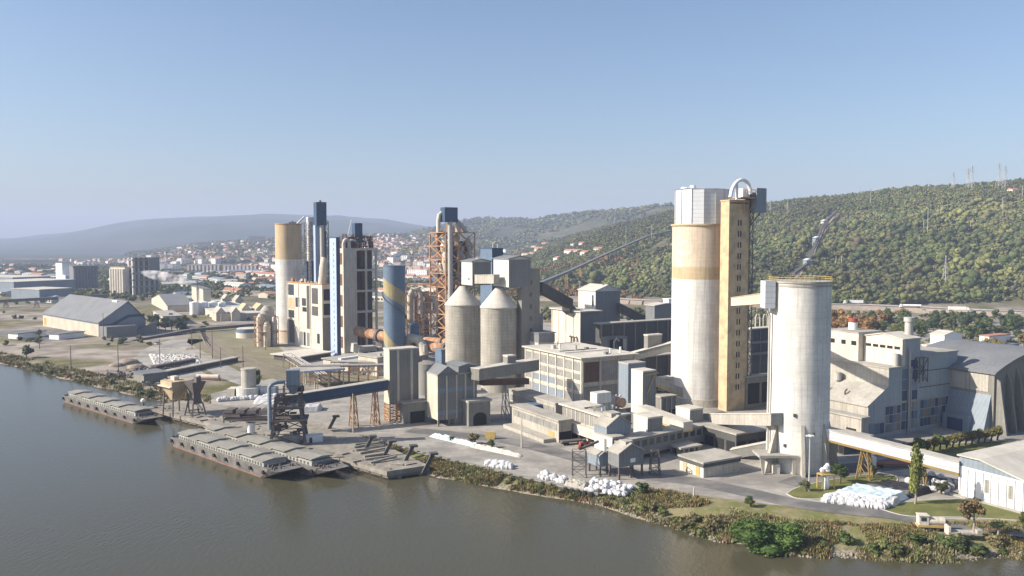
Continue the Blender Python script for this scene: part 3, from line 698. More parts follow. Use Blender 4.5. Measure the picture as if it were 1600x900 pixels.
# lower annex in front of it
t, Lv, Lu, h = bl('annex', 'long low annex with ribbon windows below the glazed mill building', 'building', 873, 800, 893, 659, m['concrete_light'], m['roof_dust'], pb=692, ov=.6)
band(t, 'L', Lu, h * .55, h * .85, 7, m['glass_grey'], a0=1); win(t, 'L', 3, 6.5, .2, h * .42, m['yellow'], 'door'); band(t, 'R', Lv, .3, h * .5, 1, m['black'], name='doorway')
MB().box(-5, 2, 0, -.01, Lu - 2, 1.3).build('loading_ramp', m['concrete_light'], t)
t, Lv, Lu, h = bl('annex', 'raised second storey strip between the mill building and its low annex', 'building', 868, 795, 892, 632, m['concrete_light'], m['roof_dust'], pb=672, ov=.4)
band(t, 'L', Lu, h * .62, h * .86, 9, m['glass_grey'], a0=1)
MB().box(-3.6, 9, 3.6, -.01, 16, 8.2).build('blue_container', m['blue_mid'], t)
# office-like lower building
t, Lv, Lu, h = bl('office_building', 'two storey cream building with broad dusty roof and balcony windows', 'building', 944, 880, 978, 652, m['cream'], m['roof_light'], pb=702, ov=1.3)
band(t, 'L', Lu, h * .60, h * .92, 9, m['glass_grey']); pil(t, 'L', Lu, h, 9, .35, m['cream_white'], .25, h * .5)
MB().box(-2.0, .2, h * .25, -.01, Lu - .2, h * .56).build('balcony', m['cream_white'], t)
for i in range(7): MB().box(-2.1, .8 + i * (Lu - 1) / 7, h * .33, -2.003, .6 + (i + .8) * (Lu - 1) / 7, h * .5).build('window', m['sheet_light'] if i > 1 else m['peach'], t)
band(t, 'L', Lu, .1, h * .22, 5, m['black'], 1.4, name='doorway')
band(t, 'R', Lv, h * .45, h * .9, 4, m['glass_grey'])
MB().box(Lv * .1, Lu * .5, h + .56, Lv + 1, Lu * .53, h + 1).build('roof_kerb', m['concrete_dark'], t)
# M4, M5
t, Lv, Lu, h = bl('packing_building', 'tall flat roofed cream block with curved exhaust pipes behind the mill building', 'building', 907, 862, 937, 488, m['cream_white'], m['roof_light'], D=436, ov=1.0)
pil(t, 'L', Lu, h, 4, .5, m['cream_white'], .3); MB().box(.03, -.08, 0, Lv, -.004, h).build('side_tone_panel', m['sheet'], t)  # grey panel paints the shaded right wall of the pale block
for k in (2.5, 5.5, 8): MB().tube([(-.6, k, h * .42), (-.6, k, h * .56), (-.6, k + .7, h * .60), (-.6, k + 1.8, h * .585)], .35, 8).build('exhaust_pipe', m['steel'], t)
t, Lv, Lu, h = bl('transfer_building', 'grey banded block between the elevator tower and the packing building', 'building', 842, 816, 866, 522, m['sheet_light'], m['sheet'], D=382, ov=.5)
MB().box(-.25, -.25, h - 4, Lv + .1, Lu, h - .3).build('parapet', m['sheet'], t)
pil(t, 'L', Lu, h - 4, 3, .5, m['cream_white'], .3)
# gabled transfer house
t, Lv, Lu, h = bl('transfer_house', 'gabled transfer house with pale left wall above the packing building', 'building', 930, 903, 968, 455, m['sheet_light'], m['roof_light'], D=486, kind='gy', rise=3.2, ridge=.5)
MB().box(.03, -.09, 0, Lv, -.004, h - .2).build('side_tone_panel', m['sheet'], t); win(t, 'L', 2, 3.4, h - 9, h - 2.5, m['glass'])  # grey right wall: shaded side painted as a darker colour
MB().box(Lv * .4, 3, h + 2, Lv * .7, 6, h + 3.8).build('roof_hatch', m['roof_dust'], t)
gallery('conveyor', 'dark conveyor sloping down right from the gabled transfer house', P(966, 487, 492), P(1016, 512, 500), 4, 5, m['concrete_dark'], m['roof_grey'])
gallery('conveyor', 'dark conveyor joining the elevator tower to the gabled transfer house from below', P(884, 486, 440), P(905, 505, 470), 4, 4.5, m['concrete_dark'], m['roof_grey'])
# long halls behind
t, Lv, Lu, h = bl('storage_hall', 'long dark hall behind the mill building, upper roofline', 'building', 938, 930, 1075, 507, m['concrete_dark'], m['roof_dust'], D=408, ov=.8)
pil(t, 'R', Lv, h, 8, .6, m['concrete'], .5)
b = MB().box(-.1, -6, 0, 12, -.01, h - 6); b.build('side_bay', m['concrete'], t); MB().box(1, -6.1, h - 14, 5, -5.99, h - 7).build('window', m['black'], t); MB().box(6, -6.1, h - 14, 11, -5.99, h - 7).build('window', m['glass'], t)
MB().tube([(3, -7, h - 15), (3, -7, h - 8), (4.5, -7, h - 6.5), (6, -7, h - 8)], .5, 8).tube([(9, -7.6, h - 15), (9, -7.6, h - 7)], .8, 8).build('duct', m['steel_grey'], t)
t, Lv, Lu, h = bl('storage_hall', 'lower dark concrete hall close to the tall silo', 'building', 985, 975, 1062, 560, m['concrete_dark'], m['roof_dust'], D=375, ov=.6)
pil(t, 'R', Lv, h, 4, .8, m['concrete'], .5)
gallery('conveyor', 'long concrete gallery crossing in front of the dark storage hall', P(955, 572, 372), P(1058, 545, 372), 4, 3.6, m['concrete'], m['roof_light'])
bl('transfer_box', 'small square box on the long concrete gallery', 'building', 1012, 1006, 1034, 525, m['concrete'], m['roof_light'], D=371, z0=Z(371, 553), ov=.2)
bl('shed', 'small grey gabled shed at the left edge of the tall silo', 'building', 1022, 1008, 1060, 478, m['sheet'], m['roof_light'], D=480, kind='gy', rise=1)
t, Lv, Lu, h = bl('storage_hall', 'dark frame hall glimpsed between stair tower and white silo', 'building', 1172, 1162, 1240, 515, m['concrete_dark'], m['roof_light'], D=400)
pil(t, 'R', Lv, h, 5, .6, m['blue_mid'], .4); 
for zz in (.55, .75): ledge(t, Lv, Lu, h * zz, m['concrete'], 1.2, .5)
t, Lv, Lu, h = bl('storage_hall', 'blue grey lower block behind the white silo with wide dark bays', 'building', 1166, 1160, 1230, 590, m['concrete'], m['roof_dust'], D=345)
band(t, 'R', Lv, 2, h * .8, 3, m['black'], 1.5, name='doorway')
b = MB(); wx, wy = A(1196, 440), 440
tt_ = thing('exhaust_pipes', 'pale arched pipe frame between the stair tower and the white silo top', 'pipework', (wx, wy, 0))
for k in range(3): MB().tube([(-6 + k * 4, 0, 0), (-5.6 + k * 4, 0, Z(440, 496)), (-5 + k * 4, 0, Z(440, 491)), (-4 + k * 4, 0, Z(440, 491)), (-3.4 + k * 4, 0, Z(440, 496)), (-3 + k * 4, 0, 0)], .45, 8).build('pipe_arch', m['cream'], tt_)

for o_ in [q for q in S.collection.objects if q.type == 'EMPTY' and q.get('category') in ('building', 'shed') and q.location.y < 520 and q.location.x > -60]:
    rf_ = [c for c in o_.children if c.name.startswith('roof') and not c.name.startswith('roof_')]
    wl_ = [c for c in o_.children if c.name.startswith('wall')]
    if not rf_ or not wl_ or abs(max(v.co.z for v in rf_[0].data.vertices) - min(v.co.z for v in rf_[0].data.vertices)) > .7: continue
    X1 = max(v.co.x for v in wl_[0].data.vertices); Y1 = max(v.co.y for v in wl_[0].data.vertices); Z1 = max(v.co.z for v in rf_[0].data.vertices)
    gg = random.Random(int(X1 * 13))
    if X1 < 9 or Y1 < 9: continue
    for k in range(int(min(5, X1 * Y1 / 120)) + 1):
        x_, y_ = gg.uniform(1.5, X1 - 3), gg.uniform(1.5, Y1 - 3); hh_ = gg.uniform(.6, 1.8)
        if gg.random() < .5: MB().box(x_, y_, Z1 + .003, x_ + gg.uniform(.8, 2.4), y_ + gg.uniform(.8, 2.4), Z1 + hh_).build('roof_unit', gg.choice([m['sheet'], m['concrete'], m['steel_grey']]), o_)
        else: MB().tube([(x_, y_, Z1 + .01), (x_, y_, Z1 + hh_ + .6)], gg.uniform(.25, .6), 10).build('roof_vent', m['steel_grey'], o_)
    MB().beam((.6, Y1 * .3, Z1 + .35), (X1 - .6, Y1 * .3, Z1 + .35), .3).build('roof_pipe', m['steel_grey'], o_)
# small tall boxes
t, Lv, Lu, h = bl('filter_house', 'bluish sheet metal filter house standing right of the mill building', 'building', 981, 966, 1008, 570, m['sheet_blue'], m['roof_dust'], D=322, ov=.1)
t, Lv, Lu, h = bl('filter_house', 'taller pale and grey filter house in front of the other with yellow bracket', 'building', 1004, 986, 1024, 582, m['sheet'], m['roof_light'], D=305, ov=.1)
MB().box(-.1, .02, 6, -.004, Lu, h).build('side_tone_panel', m['sheet_light'], t)  # paler left wall: sunlit side painted as a lighter colour
MB().beam((Lv * .2, -.3, h - 1), (Lv + 1, -.3, h - .6), .35).beam((Lv * .3, -.3, h - 8), (Lv * .9, -.3, h - .7), .3).build('bracket', m['yellow'], t)
tt_ = thing('dust_filter', 'cluster of small ducts and a round fan on the roof beside the filter houses', 'machinery', (*G(962, 700), 0), GA)
MB().box(-3, 2, 8, 6, 12, 12).build('base', m['concrete'], tt_)
for k in range(5): MB().tube([(-2 + k * 1.7, 5, 12), (-2 + k * 1.7, 5, 15 + k % 2), (-1 + k * 1.7, 5, 17)], .4, 8).build('duct', m['steel_grey'] if k % 2 else m['blue_bright'], tt_)
MB().tube([(5, 3, 14.5), (5, 6, 14.5)], 1.8, 14).build('fan', m['rust'], tt_)
MB().box(-5, 4, 15, 1, 8, 18.5).build('hopper', m['sheet_light'], tt_)

# ---- foreground cluster of clad gable houses and galleries
t, Lv, Lu, h = bl('gable_house', 'bluish gabled house at the low end of the long covered gallery', 'building', 948, 928, 986, 668, m['sheet_blue'], m['roof_dust'], D=262, z0=Z(262, 682), kind='gy', rise=3.0, ov=.3)
MB().box(Lv * .3, 1.5, h + 2.6, Lv * .7, Lu - 1, h + 3.9).build('roof_monitor', m['roof_dust'], t)
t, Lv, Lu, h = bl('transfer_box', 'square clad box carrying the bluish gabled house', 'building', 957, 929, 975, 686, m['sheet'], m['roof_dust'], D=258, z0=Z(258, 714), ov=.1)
MB().box(-.1, .03, 0, -.004, Lu, h).build('side_tone_panel', m['sheet_light'], t); win(t, 'L', Lu * .2, Lu * .3, .6, 2.6, m['black'])  # light panel paints the sunlit left wall over the grey box
b = MB()
for (ax_, ay_) in ((.4, .4), (Lv - .4, .4), (.4, Lu - .4), (Lv - .4, Lu - .4)): b.box(ax_ - .3, ay_ - .3, -Z(258, 714), ax_ + .3, ay_ + .3, -.01)
b.build('stilts', m['steel'], t)
t, Lv, Lu, h = bl('gable_house', 'grey gabled house on tall stilts nearest the river bags', 'building', 967, 950, 1006, 710, m['sheet'], m['roof_dust'], D=241, z0=Z(241, 731), kind='gy', rise=2.4, ov=.3)
MB().box(Lv * .35, 1, h + 2, Lv * .65, Lu - 1, h + 3.1).build('roof_monitor', m['roof_dust'], t)
MB().box(Lv * .45, -.1, 1, Lv * .65, -.004, 2.2).build('sign_board', m['white'], t)
for (ax_, ay_) in ((.4, .4), (Lv - .4, .4), (.4, Lu - .4), (Lv - .4, Lu - .4), (Lv * .5, .4)): MB().box(ax_ - .25, ay_ - .25, -Z(241, 731), ax_ + .25, ay_ + .25, -.01).build('leg', m['steel'], t)
t, Lv, Lu, h = bl('gable_house', 'small clad shed on stilts left of the riverside gable house', 'building', 937, 918, 951, 713, m['sheet_blue'], m['roof_dust'], D=246, z0=Z(246, 730), kind='gy', rise=.9, ov=.3)
for (ax_, ay_) in ((.4, .4), (Lv - .4, .4), (.4, Lu - .4), (Lv - .4, Lu - .4)): MB().box(ax_ - .25, ay_ - .25, -Z(246, 730), ax_ + .25, ay_ + .25, -.01).build('leg', m['steel'], t)
gallery('conveyor', 'long grey covered gallery with ribbon windows rising to the tall silo foot', P(955, 716, 259), P(1124, 680, 296), 6, 5.6, m['sheet'], m['roof_dust'], None, trestles=(.3, .62, .8), windows=16)
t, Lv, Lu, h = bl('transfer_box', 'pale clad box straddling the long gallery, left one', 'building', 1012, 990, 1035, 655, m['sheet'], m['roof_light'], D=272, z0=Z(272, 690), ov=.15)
MB().box(-.1, .03, 0, -.004, Lu, h).build('side_tone_panel', m['sheet_light'], t)  # left wall painted paler for the sunlit side
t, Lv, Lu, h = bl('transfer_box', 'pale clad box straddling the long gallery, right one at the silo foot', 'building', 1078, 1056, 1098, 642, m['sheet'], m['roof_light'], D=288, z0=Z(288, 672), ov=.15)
MB().box(-.1, .03, 0, -.004, Lu, h).build('side_tone_panel', m['sheet_light'], t)  # lighter colour on the left wall stands for sunlight
gallery('conveyor', 'pale sloping gallery with yellow edge running down to the silo foot', P(1002, 645, 300), P(1075, 672, 278), 4, 2.6, m['roof_light'], m['roof_light'], m['yellow'], trestles=(.3,), tmat=m['yellow'])
for px, D_, lb in ((1012, 300, 'upper little roof box on the yellow edged gallery'), (1040, 290, 'lower little roof box on the yellow edged gallery')):
    bl('roof_box', lb, 'building', px, px - 13, px + 12, Z and (640 if px < 1020 else 652), m['concrete_light'], m['roof_light'], D=D_, z0=Z(D_, 655 if px < 1020 else 668), ov=.1)
gallery('conveyor', 'short pale gallery running from the filter houses to the tall silo', P(1012, 596, 325), P(1064, 618, 330), 3.5, 3, m['concrete_light'], m['roof_light'], m['yellow'], trestles=(.7,))
bl('transfer_box', 'pale square box on the short gallery beside the tall silo', 'building', 1036, 1028, 1052, 592, m['concrete_light'], m['roof_light'], D=327, z0=Z(327, 612), ov=.2)
t, Lv, Lu, h = bl('concrete_block', 'dusty grey plant block between the filter houses and the tall silo', 'building', 1032, 1018, 1056, 622, m['concrete'], m['roof_dust'], D=318, ov=.4)
pil(t, 'R', Lv, h, 3, .5, m['concrete_light'], .3); band(t, 'R', Lv, 1, h * .5, 2, m['black'], 1, name='doorway')
bl('concrete_block', 'low dusty block in front of the mill building beside the office roof', 'building', 972, 955, 1000, 640, m['concrete'], m['roof_dust'], D=312, ov=.4)
# platform and dark bays under the galleries
t, Lv, Lu, h = bl('loading_platform', 'dusty concrete platform on pillars under the covered gallery', 'platform', 1064, 1018, 1090, 701, m['black'], m['roof_dust'], D=270, ov=1.2)
pil(t, 'L', Lu, h, 4, .9, m['concrete'], 1.2, name='pillar'); pil(t, 'R', Lv, h, 3, .9, m['concrete'], 1.2, name='pillar')
t, Lv, Lu, h = bl('concrete_block', 'grey concrete base block at the foot of the tall silo', 'building', 1108, 1075, 1165, 662, m['concrete'], m['roof_dust'], D=296)
win(t, 'R', Lv * .35, Lv * .5, 1, h * .7, m['blue_mid'], 'door'); win(t, 'R', Lv * .55, Lv * .85, 0.5, h * .8, m['cream'], 'door')
t, Lv, Lu, h = bl('machine_hall', 'dark low concrete hall with openings behind the cream booth', 'building', 1150, 1085, 1200, 680, m['concrete_dark'], m['roof_dust'], D=272, ov=.4)
band(t, 'R', Lv, .2, h * .6, 3, m['black'], 1.2, name='doorway'); band(t, 'L', Lu, .2, h * .6, 4, m['black'], 1.2, name='doorway')
# booth
t, Lv, Lu, h = bl('gatehouse', 'low cream booth with grey fascia and shutters beside the road', 'building', 1099, 1062, 1155, 725, m['cream_white'], m['roof_dust'], pb=747, ov=.5)
MB().box(-.3, -.3, h - 1.1, Lv + .3, Lu + .3, h).build('fascia', m['concrete_dark'], t)
win(t, 'L', 1.5, 3.2, .2, 3, m['yellow'], 'door'); win(t, 'L', Lu - 3.2, Lu - 1.6, .2, 2.8, m['tan'], 'door')
win(t, 'R', .8, Lv * .48, .5, h - 1.4, m['cream'], 'shutter'); win(t, 'R', Lv * .52, Lv - .6, .5, h - 1.4, m['cream'], 'shutter')

# ---- tower and hopper building left of centre
t, Lv, Lu, h = bl('elevator_tower', 'grey brown clad tower block at the right end of the blue conveyor', 'tower', 609, 600, 654, 548, m['cream'], m['roof_light'], D=318, z0=Z(318, 632), ov=.2)
z00 = Z(318, 632)
MB().box(.03, -.1, 0, Lv, -.004, h).build('side_tone_panel', m['concrete'], t)  # right wall of the cream tower painted darker for its shade
for k in (.25, .72): MB().box(Lv * k, -.22, 0, Lv * k + 1, -.11, h - .1).build('strip', m['cream'], t)
MB().box(Lv * .42, .1, -z00, Lv, Lu, -.01).build('lower_shaft', m['concrete'], t)
MB().lattice(.2, .2, Lv * .4, Lu - .2, -z00, -.01, 6, .35).build('frame', m['steel_orange'], t)
PT = MB().box(Lv * .35, -4.5, -z00, Lv + 1.8, .09, -z00 + 8).build('portal', m['concrete'], t)
MB().box(Lv * .55, -4.62, -z00, Lv + .6, -4.49, -z00 + 4.6).build('doorway', m['black'], PT)
MB().box(Lv * .3, -5, -z00 + 8.01, Lv + 2.2, .3, -z00 + 8.5).build('portal_roof', m['roof_dust'], PT)
t, Lv, Lu, h = bl('hopper_building', 'broad clad loading hopper with stepped gables over a drive through arch', 'building', 684, 664, 745, 588, m['cream'], m['roof_dust'], D=312, z0=Z(312, 657), kind='flat', ov=.1)
z00 = Z(312, 657)
MB().box(.03, -.1, 0, Lv, -.004, h).build('side_tone_panel', m['concrete'], t)  # darker colour over the cream right wall stands for shade
MB().prism([(0, h), (0, h + .5), (Lv * .26, h + 3.6), (Lv * .52, h + .5), (Lv * .52, h)], 'y', -.1, Lu).build('gable', m['sheet'], t)
MB().box(Lv * .53, 0, h + .56, Lv, Lu, h + 3).prism([(Lv * .53 - .3, h + 3), (Lv * .76, h + 4), (Lv + .3, h + 3)], 'y', -.3, Lu + .2).build('penthouse', m['sheet'], t)
for zz in (h * .12, h * .62): MB().box(.03, -.2, zz, Lv, -.11, zz + 1.6).build('strip', m['sheet_blue'], t)
for k in (.2, .45, .68, .9): MB().box(Lv * k, -.3, 0, Lv * k + .7, -.21, h).build('strip', m['cream'], t)
for (ax_, ay_) in ((.4, .4), (.4, Lu - .4), (Lv * .3, .4), (Lv * .3, Lu - .4)): MB().box(ax_ - .3, ay_ - .3, -z00, ax_ + .3, ay_ + .3, -.01).build('leg', m['concrete'], t)
MB().box(Lv * .45, 1, -z00, Lv + 1, Lu, -.01).build('base', m['concrete_light'], t)
PT = MB().box(Lv * .62, -5.5, -z00, Lv + 3, -.31, -z00 + 9).build('portal', m['concrete'], t); MB().box(Lv * .6, -6, -z00 + 9.01, Lv + 3.5, 0, -z00 + 9.8).build('portal_roof', m['roof_dust'], t)
arch = [(Lv * .62 + 2, 0)] + [(Lv * .62 + 2 + 2.8 * (1 - cos(pi * k / 8)), 3 + 2 * sin(pi * k / 8)) for k in range(9)] + [(Lv * .62 + 7.6, 0)]
MB().prism([(p[0], p[1] - z00) for p in arch], 'y', -5.62, -5.49).build('archway', m['black'], PT)
gallery('conveyor', 'concrete gallery climbing right from the hopper building to the mill building', P(742, 594, 316), P(836, 578, 342), 4.5, 4.4, m['concrete'], m['roof_light'], None)
bl('transfer_box', 'square box halfway along the gallery climbing from the hopper building', 'building', 793, 786, 806, 558, m['concrete'], m['roof_light'], D=328, z0=Z(328, 585), ov=.1)
gallery('conveyor', 'thin brown walkway truss below the gallery from the hopper building', P(752, 602, 322), P(824, 600, 336), 2.5, 2.2, m['rust_dark'], m['steel'], None, trestles=(.52,), tmat=m['steel_grey'])

# ---- blue chimney-like silo
D = 470.0; x = A(617, D); r_ = 17 / F * D; zt = Z(D, 416)
t = thing('silo', 'slender blue silo wrapped with a slanting faded yellow stripe', 'silo', (x, D, 0))
MB().cyl(0, 0, 0, zt, r_, n=48).build('shell', m['blue_mid'], t, smooth='auto')
MB().cyl(0, 0, zt + .003, zt + .5, r_ + .2, n=48).build('roof', m['blue_mid'], t)
fy_ = M('faded yellow stripe', (.42, .35, .19), .85, .25, .2, 1.2, streak=.55)
def spiral(B, a0_, a1_, z_, slope, hh_, n_=44):
    for i in range(n_):
        p_, q_ = a0_ + (a1_ - a0_) * i / n_, a0_ + (a1_ - a0_) * (i + 1) / n_; f = lambda a_: z_ - (a_ + 172) * slope
        B.q(*[((r_ + .06) * cos(R(a_)), (r_ + .06) * sin(R(a_)), k_) for a_, k_ in ((p_, f(p_) - hh_), (q_, f(q_) - hh_), (q_, f(q_)), (p_, f(p_)))])
b = MB(); spiral(b, -235, 35, zt - 5, .064, 8.4); b.build('stripe', fy_, t)
b = MB(); spiral(b, -200, -60, zt - 33, .11, 8); b.build('stripe', fy_, t)
b = MB()
for i in range(28):
    a_, a2 = R(-180 + i * 7), R(-180 + (i + 1) * 7); z_, z2 = zt - 15.2 - i * .52, zt - 15.2 - (i + 1) * .52
    b.beam(((r_ + .4) * cos(a_), (r_ + .4) * sin(a_), z_), ((r_ + .4) * cos(a2), (r_ + .4) * sin(a2), z2), .8, .3)
b.build('stair', m['steel'], t)

# ---- left towers
D = 582.0; x = A(453, D); r_ = 20 / F * D; z1, z2 = Z(D, 351), Z(D, 405)
t = thing('silo', 'slim round tower, ochre upper third over white shaft, leftmost of the plant', 'silo', (x, D, 0))
MB().cyl(0, 0, 0, z2, r_, n=48).build('shell', m['white_silo'], t, smooth='auto')
MB().cyl(0, 0, z2 + .002, z1, r_ + .002, n=48).build('tan_band', m['tan'], t, smooth='auto')
MB().cyl(0, 0, z1 + .003, z1 + .6, r_ + .3, n=48).build('roof', m['steel_orange'], t)
MB().cyl(0, 0, .02, 8.5, r_ + .06, n=48).cyl(0, 0, 8.5, 9.4, r_ + .5, n=48).build('peach_band', m['peach'], t, smooth='auto')
MB().lattice(2, -5, 6, -1, z1 + .6, z1 + 1.8, 3, .2).tube([(3, 0, z1), (3, 0, z1 + 2.6)], .5, 8).build('railing', m['steel'], t)

t, Lv, Lu, h = bl('raw_mill_building', 'cream and white factory block with open frame bays at the foot of the ochre tower', 'building', 505, 450, 519, 445, m['cream_white'], m['steel_orange'], D=532, ov=.5, a=42)
st = Lu / 9
def fr_win(i0, i1, zz0, zz1, mt=m['glass'], nm='window'): return win(t, 'L', Lu - i1 * st, Lu - i0 * st, h * zz0, h * zz1, mt, nm)
fr_win(.3, 1.8, .80, .97, m['glass']); fr_win(.3, 1.9, .58, .76, m['tan'], 'cladding_panel'); fr_win(.3, 1.8, .44, .56, m['glass']); fr_win(.4, 1.8, .04, .40, m['steel'], 'stair_bay')
fr_win(2.2, 3.2, .62, .77, m['glass']); fr_win(3.9, 4.9, .65, .77, m['glass']); fr_win(4.0, 5.0, .56, .63, m['black'])
fr_win(5.1, 6.1, .30, .97, m['concrete_dark'], 'shaft_bay'); fr_win(6.4, 7.9, .70, .94, m['concrete_dark']); fr_win(6.4, 7.9, .52, .66, m['concrete_dark'])
fr_win(3.2, 4.0, .03, .24, m['sheet'], 'door'); fr_win(4.2, 4.7, .03, .24, m['black'], 'doorway'); fr_win(5.0, 5.7, .03, .24, m['sheet'], 'door'); fr_win(7.6, 8.2, .1, .25, m['black'], 'doorway')
MB().box(.02, -.1, 0, Lv, -.004, h * .5).build('side_tone_panel', m['concrete'], t)  # lower right wall painted darker as its shaded side
for zz in (.54, .76): MB().box(.8, -.3, h * zz, Lv - .6, -.004, h * (zz + .17)).build('window', m['black'], t)
pil(t, 'L', Lu, h, 3, .7, m['cream_white'], .3)
MB().box(2, 3, h + .55, 5, 9, h + 4).build('penthouse', m['sheet'], t)
MB().tube([(Lv * .3, 4, h), (Lv * .4, 4, h + 6), (Lv * .6, 6, h + 11), (Lv * .9, 8, h + 15), (Lv * 1.0, 8, h + 17)], [2.6, 2.5, 2.3, 2.2, 2.2], 14).build('duct', m['cream'], t, smooth='auto')
b = MB()
g = random.Random(4)
for i in range(12): a_ = g.uniform(0, Lv); c_ = g.uniform(0, Lu); MB().box(a_, c_, h + .56, a_ + g.uniform(.5, 2), c_ + g.uniform(.5, 3), h + g.uniform(1, 3)).build('roof_unit', m['rust'] if i % 2 else m['steel_grey'], t)

# blue headed tower behind it
D = 600.0
t = thing('preheater_tower', 'slim blue grey tower with dark blue head box behind the open bay block', 'tower', (A(503, D), D, 0), GA)
zt0, zt1 = Z(D, 352), Z(D, 317); wm = 10 / F * D
MB().box(-wm * .8, -wm * .6, zt0, wm * .8, wm * .9, zt1).build('head_box', m['blue'], t)
MB().box(-wm * .82, -wm * .62, zt1 + .01, wm * .82, wm * .92, zt1 + .5).cyl(0, 0, zt1 + .5, zt1 + 1.8, .8).build('head_roof', m['steel'], t)
MB().box(-wm * .9, -wm * .2, 0, -wm * .2, wm * .8, zt0 - .01).build('shaft', m['blue_bright'], t)
MB().tube([(0.6, -wm * .5, 20), (.6, -wm * .5, zt0)], 1.9, 14).build('duct', m['steel_grey'], t, smooth='auto')
MB().lattice(1.8, -4, wm * .95, wm * .8, 20, zt0 + 3, 12, .5).build('frame', m['steel'], t)
MB().box(2.6, -3.2, 20, wm * .7, wm * .6, zt0 - 4).build('core', m['concrete_dark'], t)
t = thing('preheater_tower', 'white and blue pipe stack frame between the ochre tower and blue headed tower', 'tower', (A(484, D + 8), D + 8, 0), GA)
MB().lattice(-4, -4, 3, 4, 15, Z(D, 348), 12, .35).build('frame', m['steel'], t)
MB().box(-2.5, -3, 15, 3.5, 3.2, Z(D, 408)).build('lower_box', m['blue'], t)
MB().tube([(0, -2, 20), (0, -2, Z(D, 352)), (.5, -2, Z(D, 346))], 1.7, 12).build('duct', m['cream_white'], t, smooth='auto')
MB().tube([(2.2, 0, 20), (2.2, 0, Z(D, 350))], 1.0, 12).build('duct', m['blue_bright'], t)
MB().box(-1, -3, Z(D, 349), 4, 1, Z(D, 339)).build('motor_cabin', m['white'], t)
MB().tube([(-9, 2, Z(D, 352)), (-6, 0, Z(D, 345)), (-3, -1, Z(D, 338))], .7, 8).build('pipe', m['steel_grey'], t)

# bright blue slab
t, Lv, Lu, h = bl('blue_slab_tower', 'tall thin bright blue clad shaft dotted with small windows', 'tower', 527, 517, 533, 372, m['blue_bright'], m['blue'], D=500, ov=.1)
MB().box(.02, -.1, 0, Lv, -.004, h).build('side_tone_panel', m['blue'], t)  # dark blue right wall: shade of the bright blue shaft painted in
for i in range(20): win(t, 'L', Lu * .35, Lu * .35 + .9, h - 4 - i * h / 21, h - 2.6 - i * h / 21, m['blue_mid'])

# open concrete frame tower
t = None
cx, cy = A(538, 520), 520.0; a_ = R(GA)
t = thing('frame_tower', 'open concrete frame tower with five floors and rusty plant on top', 'tower', (cx, cy, 0), GA)
Lv = LEN(cx, cy, cos(a_), sin(a_), 591); Lu = LEN(cx, cy, -sin(a_), cos(a_), 531) + 2; h = Z(520, 388)
Ls = LEN(cx, cy, cos(a_), sin(a_), 556)
MB().box(0, 0, 0, Ls, Lu, h).build('stair_core', m['cream'], t)
nf = 5
for k in range(nf + 1):
    zz = h * k / nf; MB().box(Ls + .01, 0, max(zz - 1.3, 0), Lv, Lu, max(zz, .4)).build('floor', m['cream'], t)
for k in (0, .5, 1):
    for yy in (0, Lu - 1.2):
        xx = Ls + .02 + (Lv - Ls - 1.3) * k if k else Ls + .02
        MB().box(xx, yy - .004, 0, xx + 1.2, yy + 1.2, h - .01).build('column', m['cream'], t)
b = MB(); g = random.Random(11)
for k in range(nf):
    for i in range(3):
        xx = Ls + 3 + g.uniform(0, Lv - Ls - 6); yy = g.uniform(3, Lu - 3); rr = g.uniform(1.2, 2.4)
        b.cyl(xx, yy, h * k / nf + .1, h * (k + 1) / nf - 1.4, rr * .6, rr, 12)
b.build('cyclone', m['rust_dark'], t)
MB().box(Ls + 1.5, Lu * .55, .5, Lv - 1.5, Lu - 1.5, h - 1.5).build('core', m['concrete_dark'], t)
for k in range(nf): win(t, 'L', Lu * .2, Lu * .7, h * k / nf + 3, h * (k + 1) / nf - 3, m['rust_dark'])
zt = h
b = MB()
for i in range(16):
    xx = g.uniform(1, Lv - 1); yy = g.uniform(1, Lu - 2); b.lattice(xx, yy, xx + g.uniform(1, 2.5), yy + g.uniform(1, 2.5), zt, zt + g.uniform(3, 9), 3, .3)
for i in range(34):
    p_ = (g.uniform(1, Lv - 1), g.uniform(1, Lu - 1), zt + g.uniform(.5, 8)); q_ = (g.uniform(1, Lv - 1), g.uniform(1, Lu - 1), zt + g.uniform(.5, 8)); b.beam(p_, q_, .4)
b.build('roof_plant', m['rust_dark'], t)
MB().tube([(1, 2, zt), (1, 2, zt + 3), (1.8, 2, zt + 5), (3, 2, zt + 5.6), (4.4, 2, zt + 4.6), (4.6, 2, zt)], 1.2, 12).build('duct', m['cream_white'], t, smooth='auto')
MB().tube([(6, 4, zt), (6, 4, zt + 3), (7, 4, zt + 4.6), (9, 4, zt + 4.6), (10.5, 4, zt + 3), (10.5, 4, zt)], 1.1, 12).build('duct', m['cream_white'], t, smooth='auto')
MB().box(Ls + 2, 5, zt + 4, Lv - 8, 11, Z(520, 348)).build('head_box', m['blue'], t)
MB().beam((4, 4, zt + 6), (7, 4, zt + 18), .3).build('jib', m['white'], t)

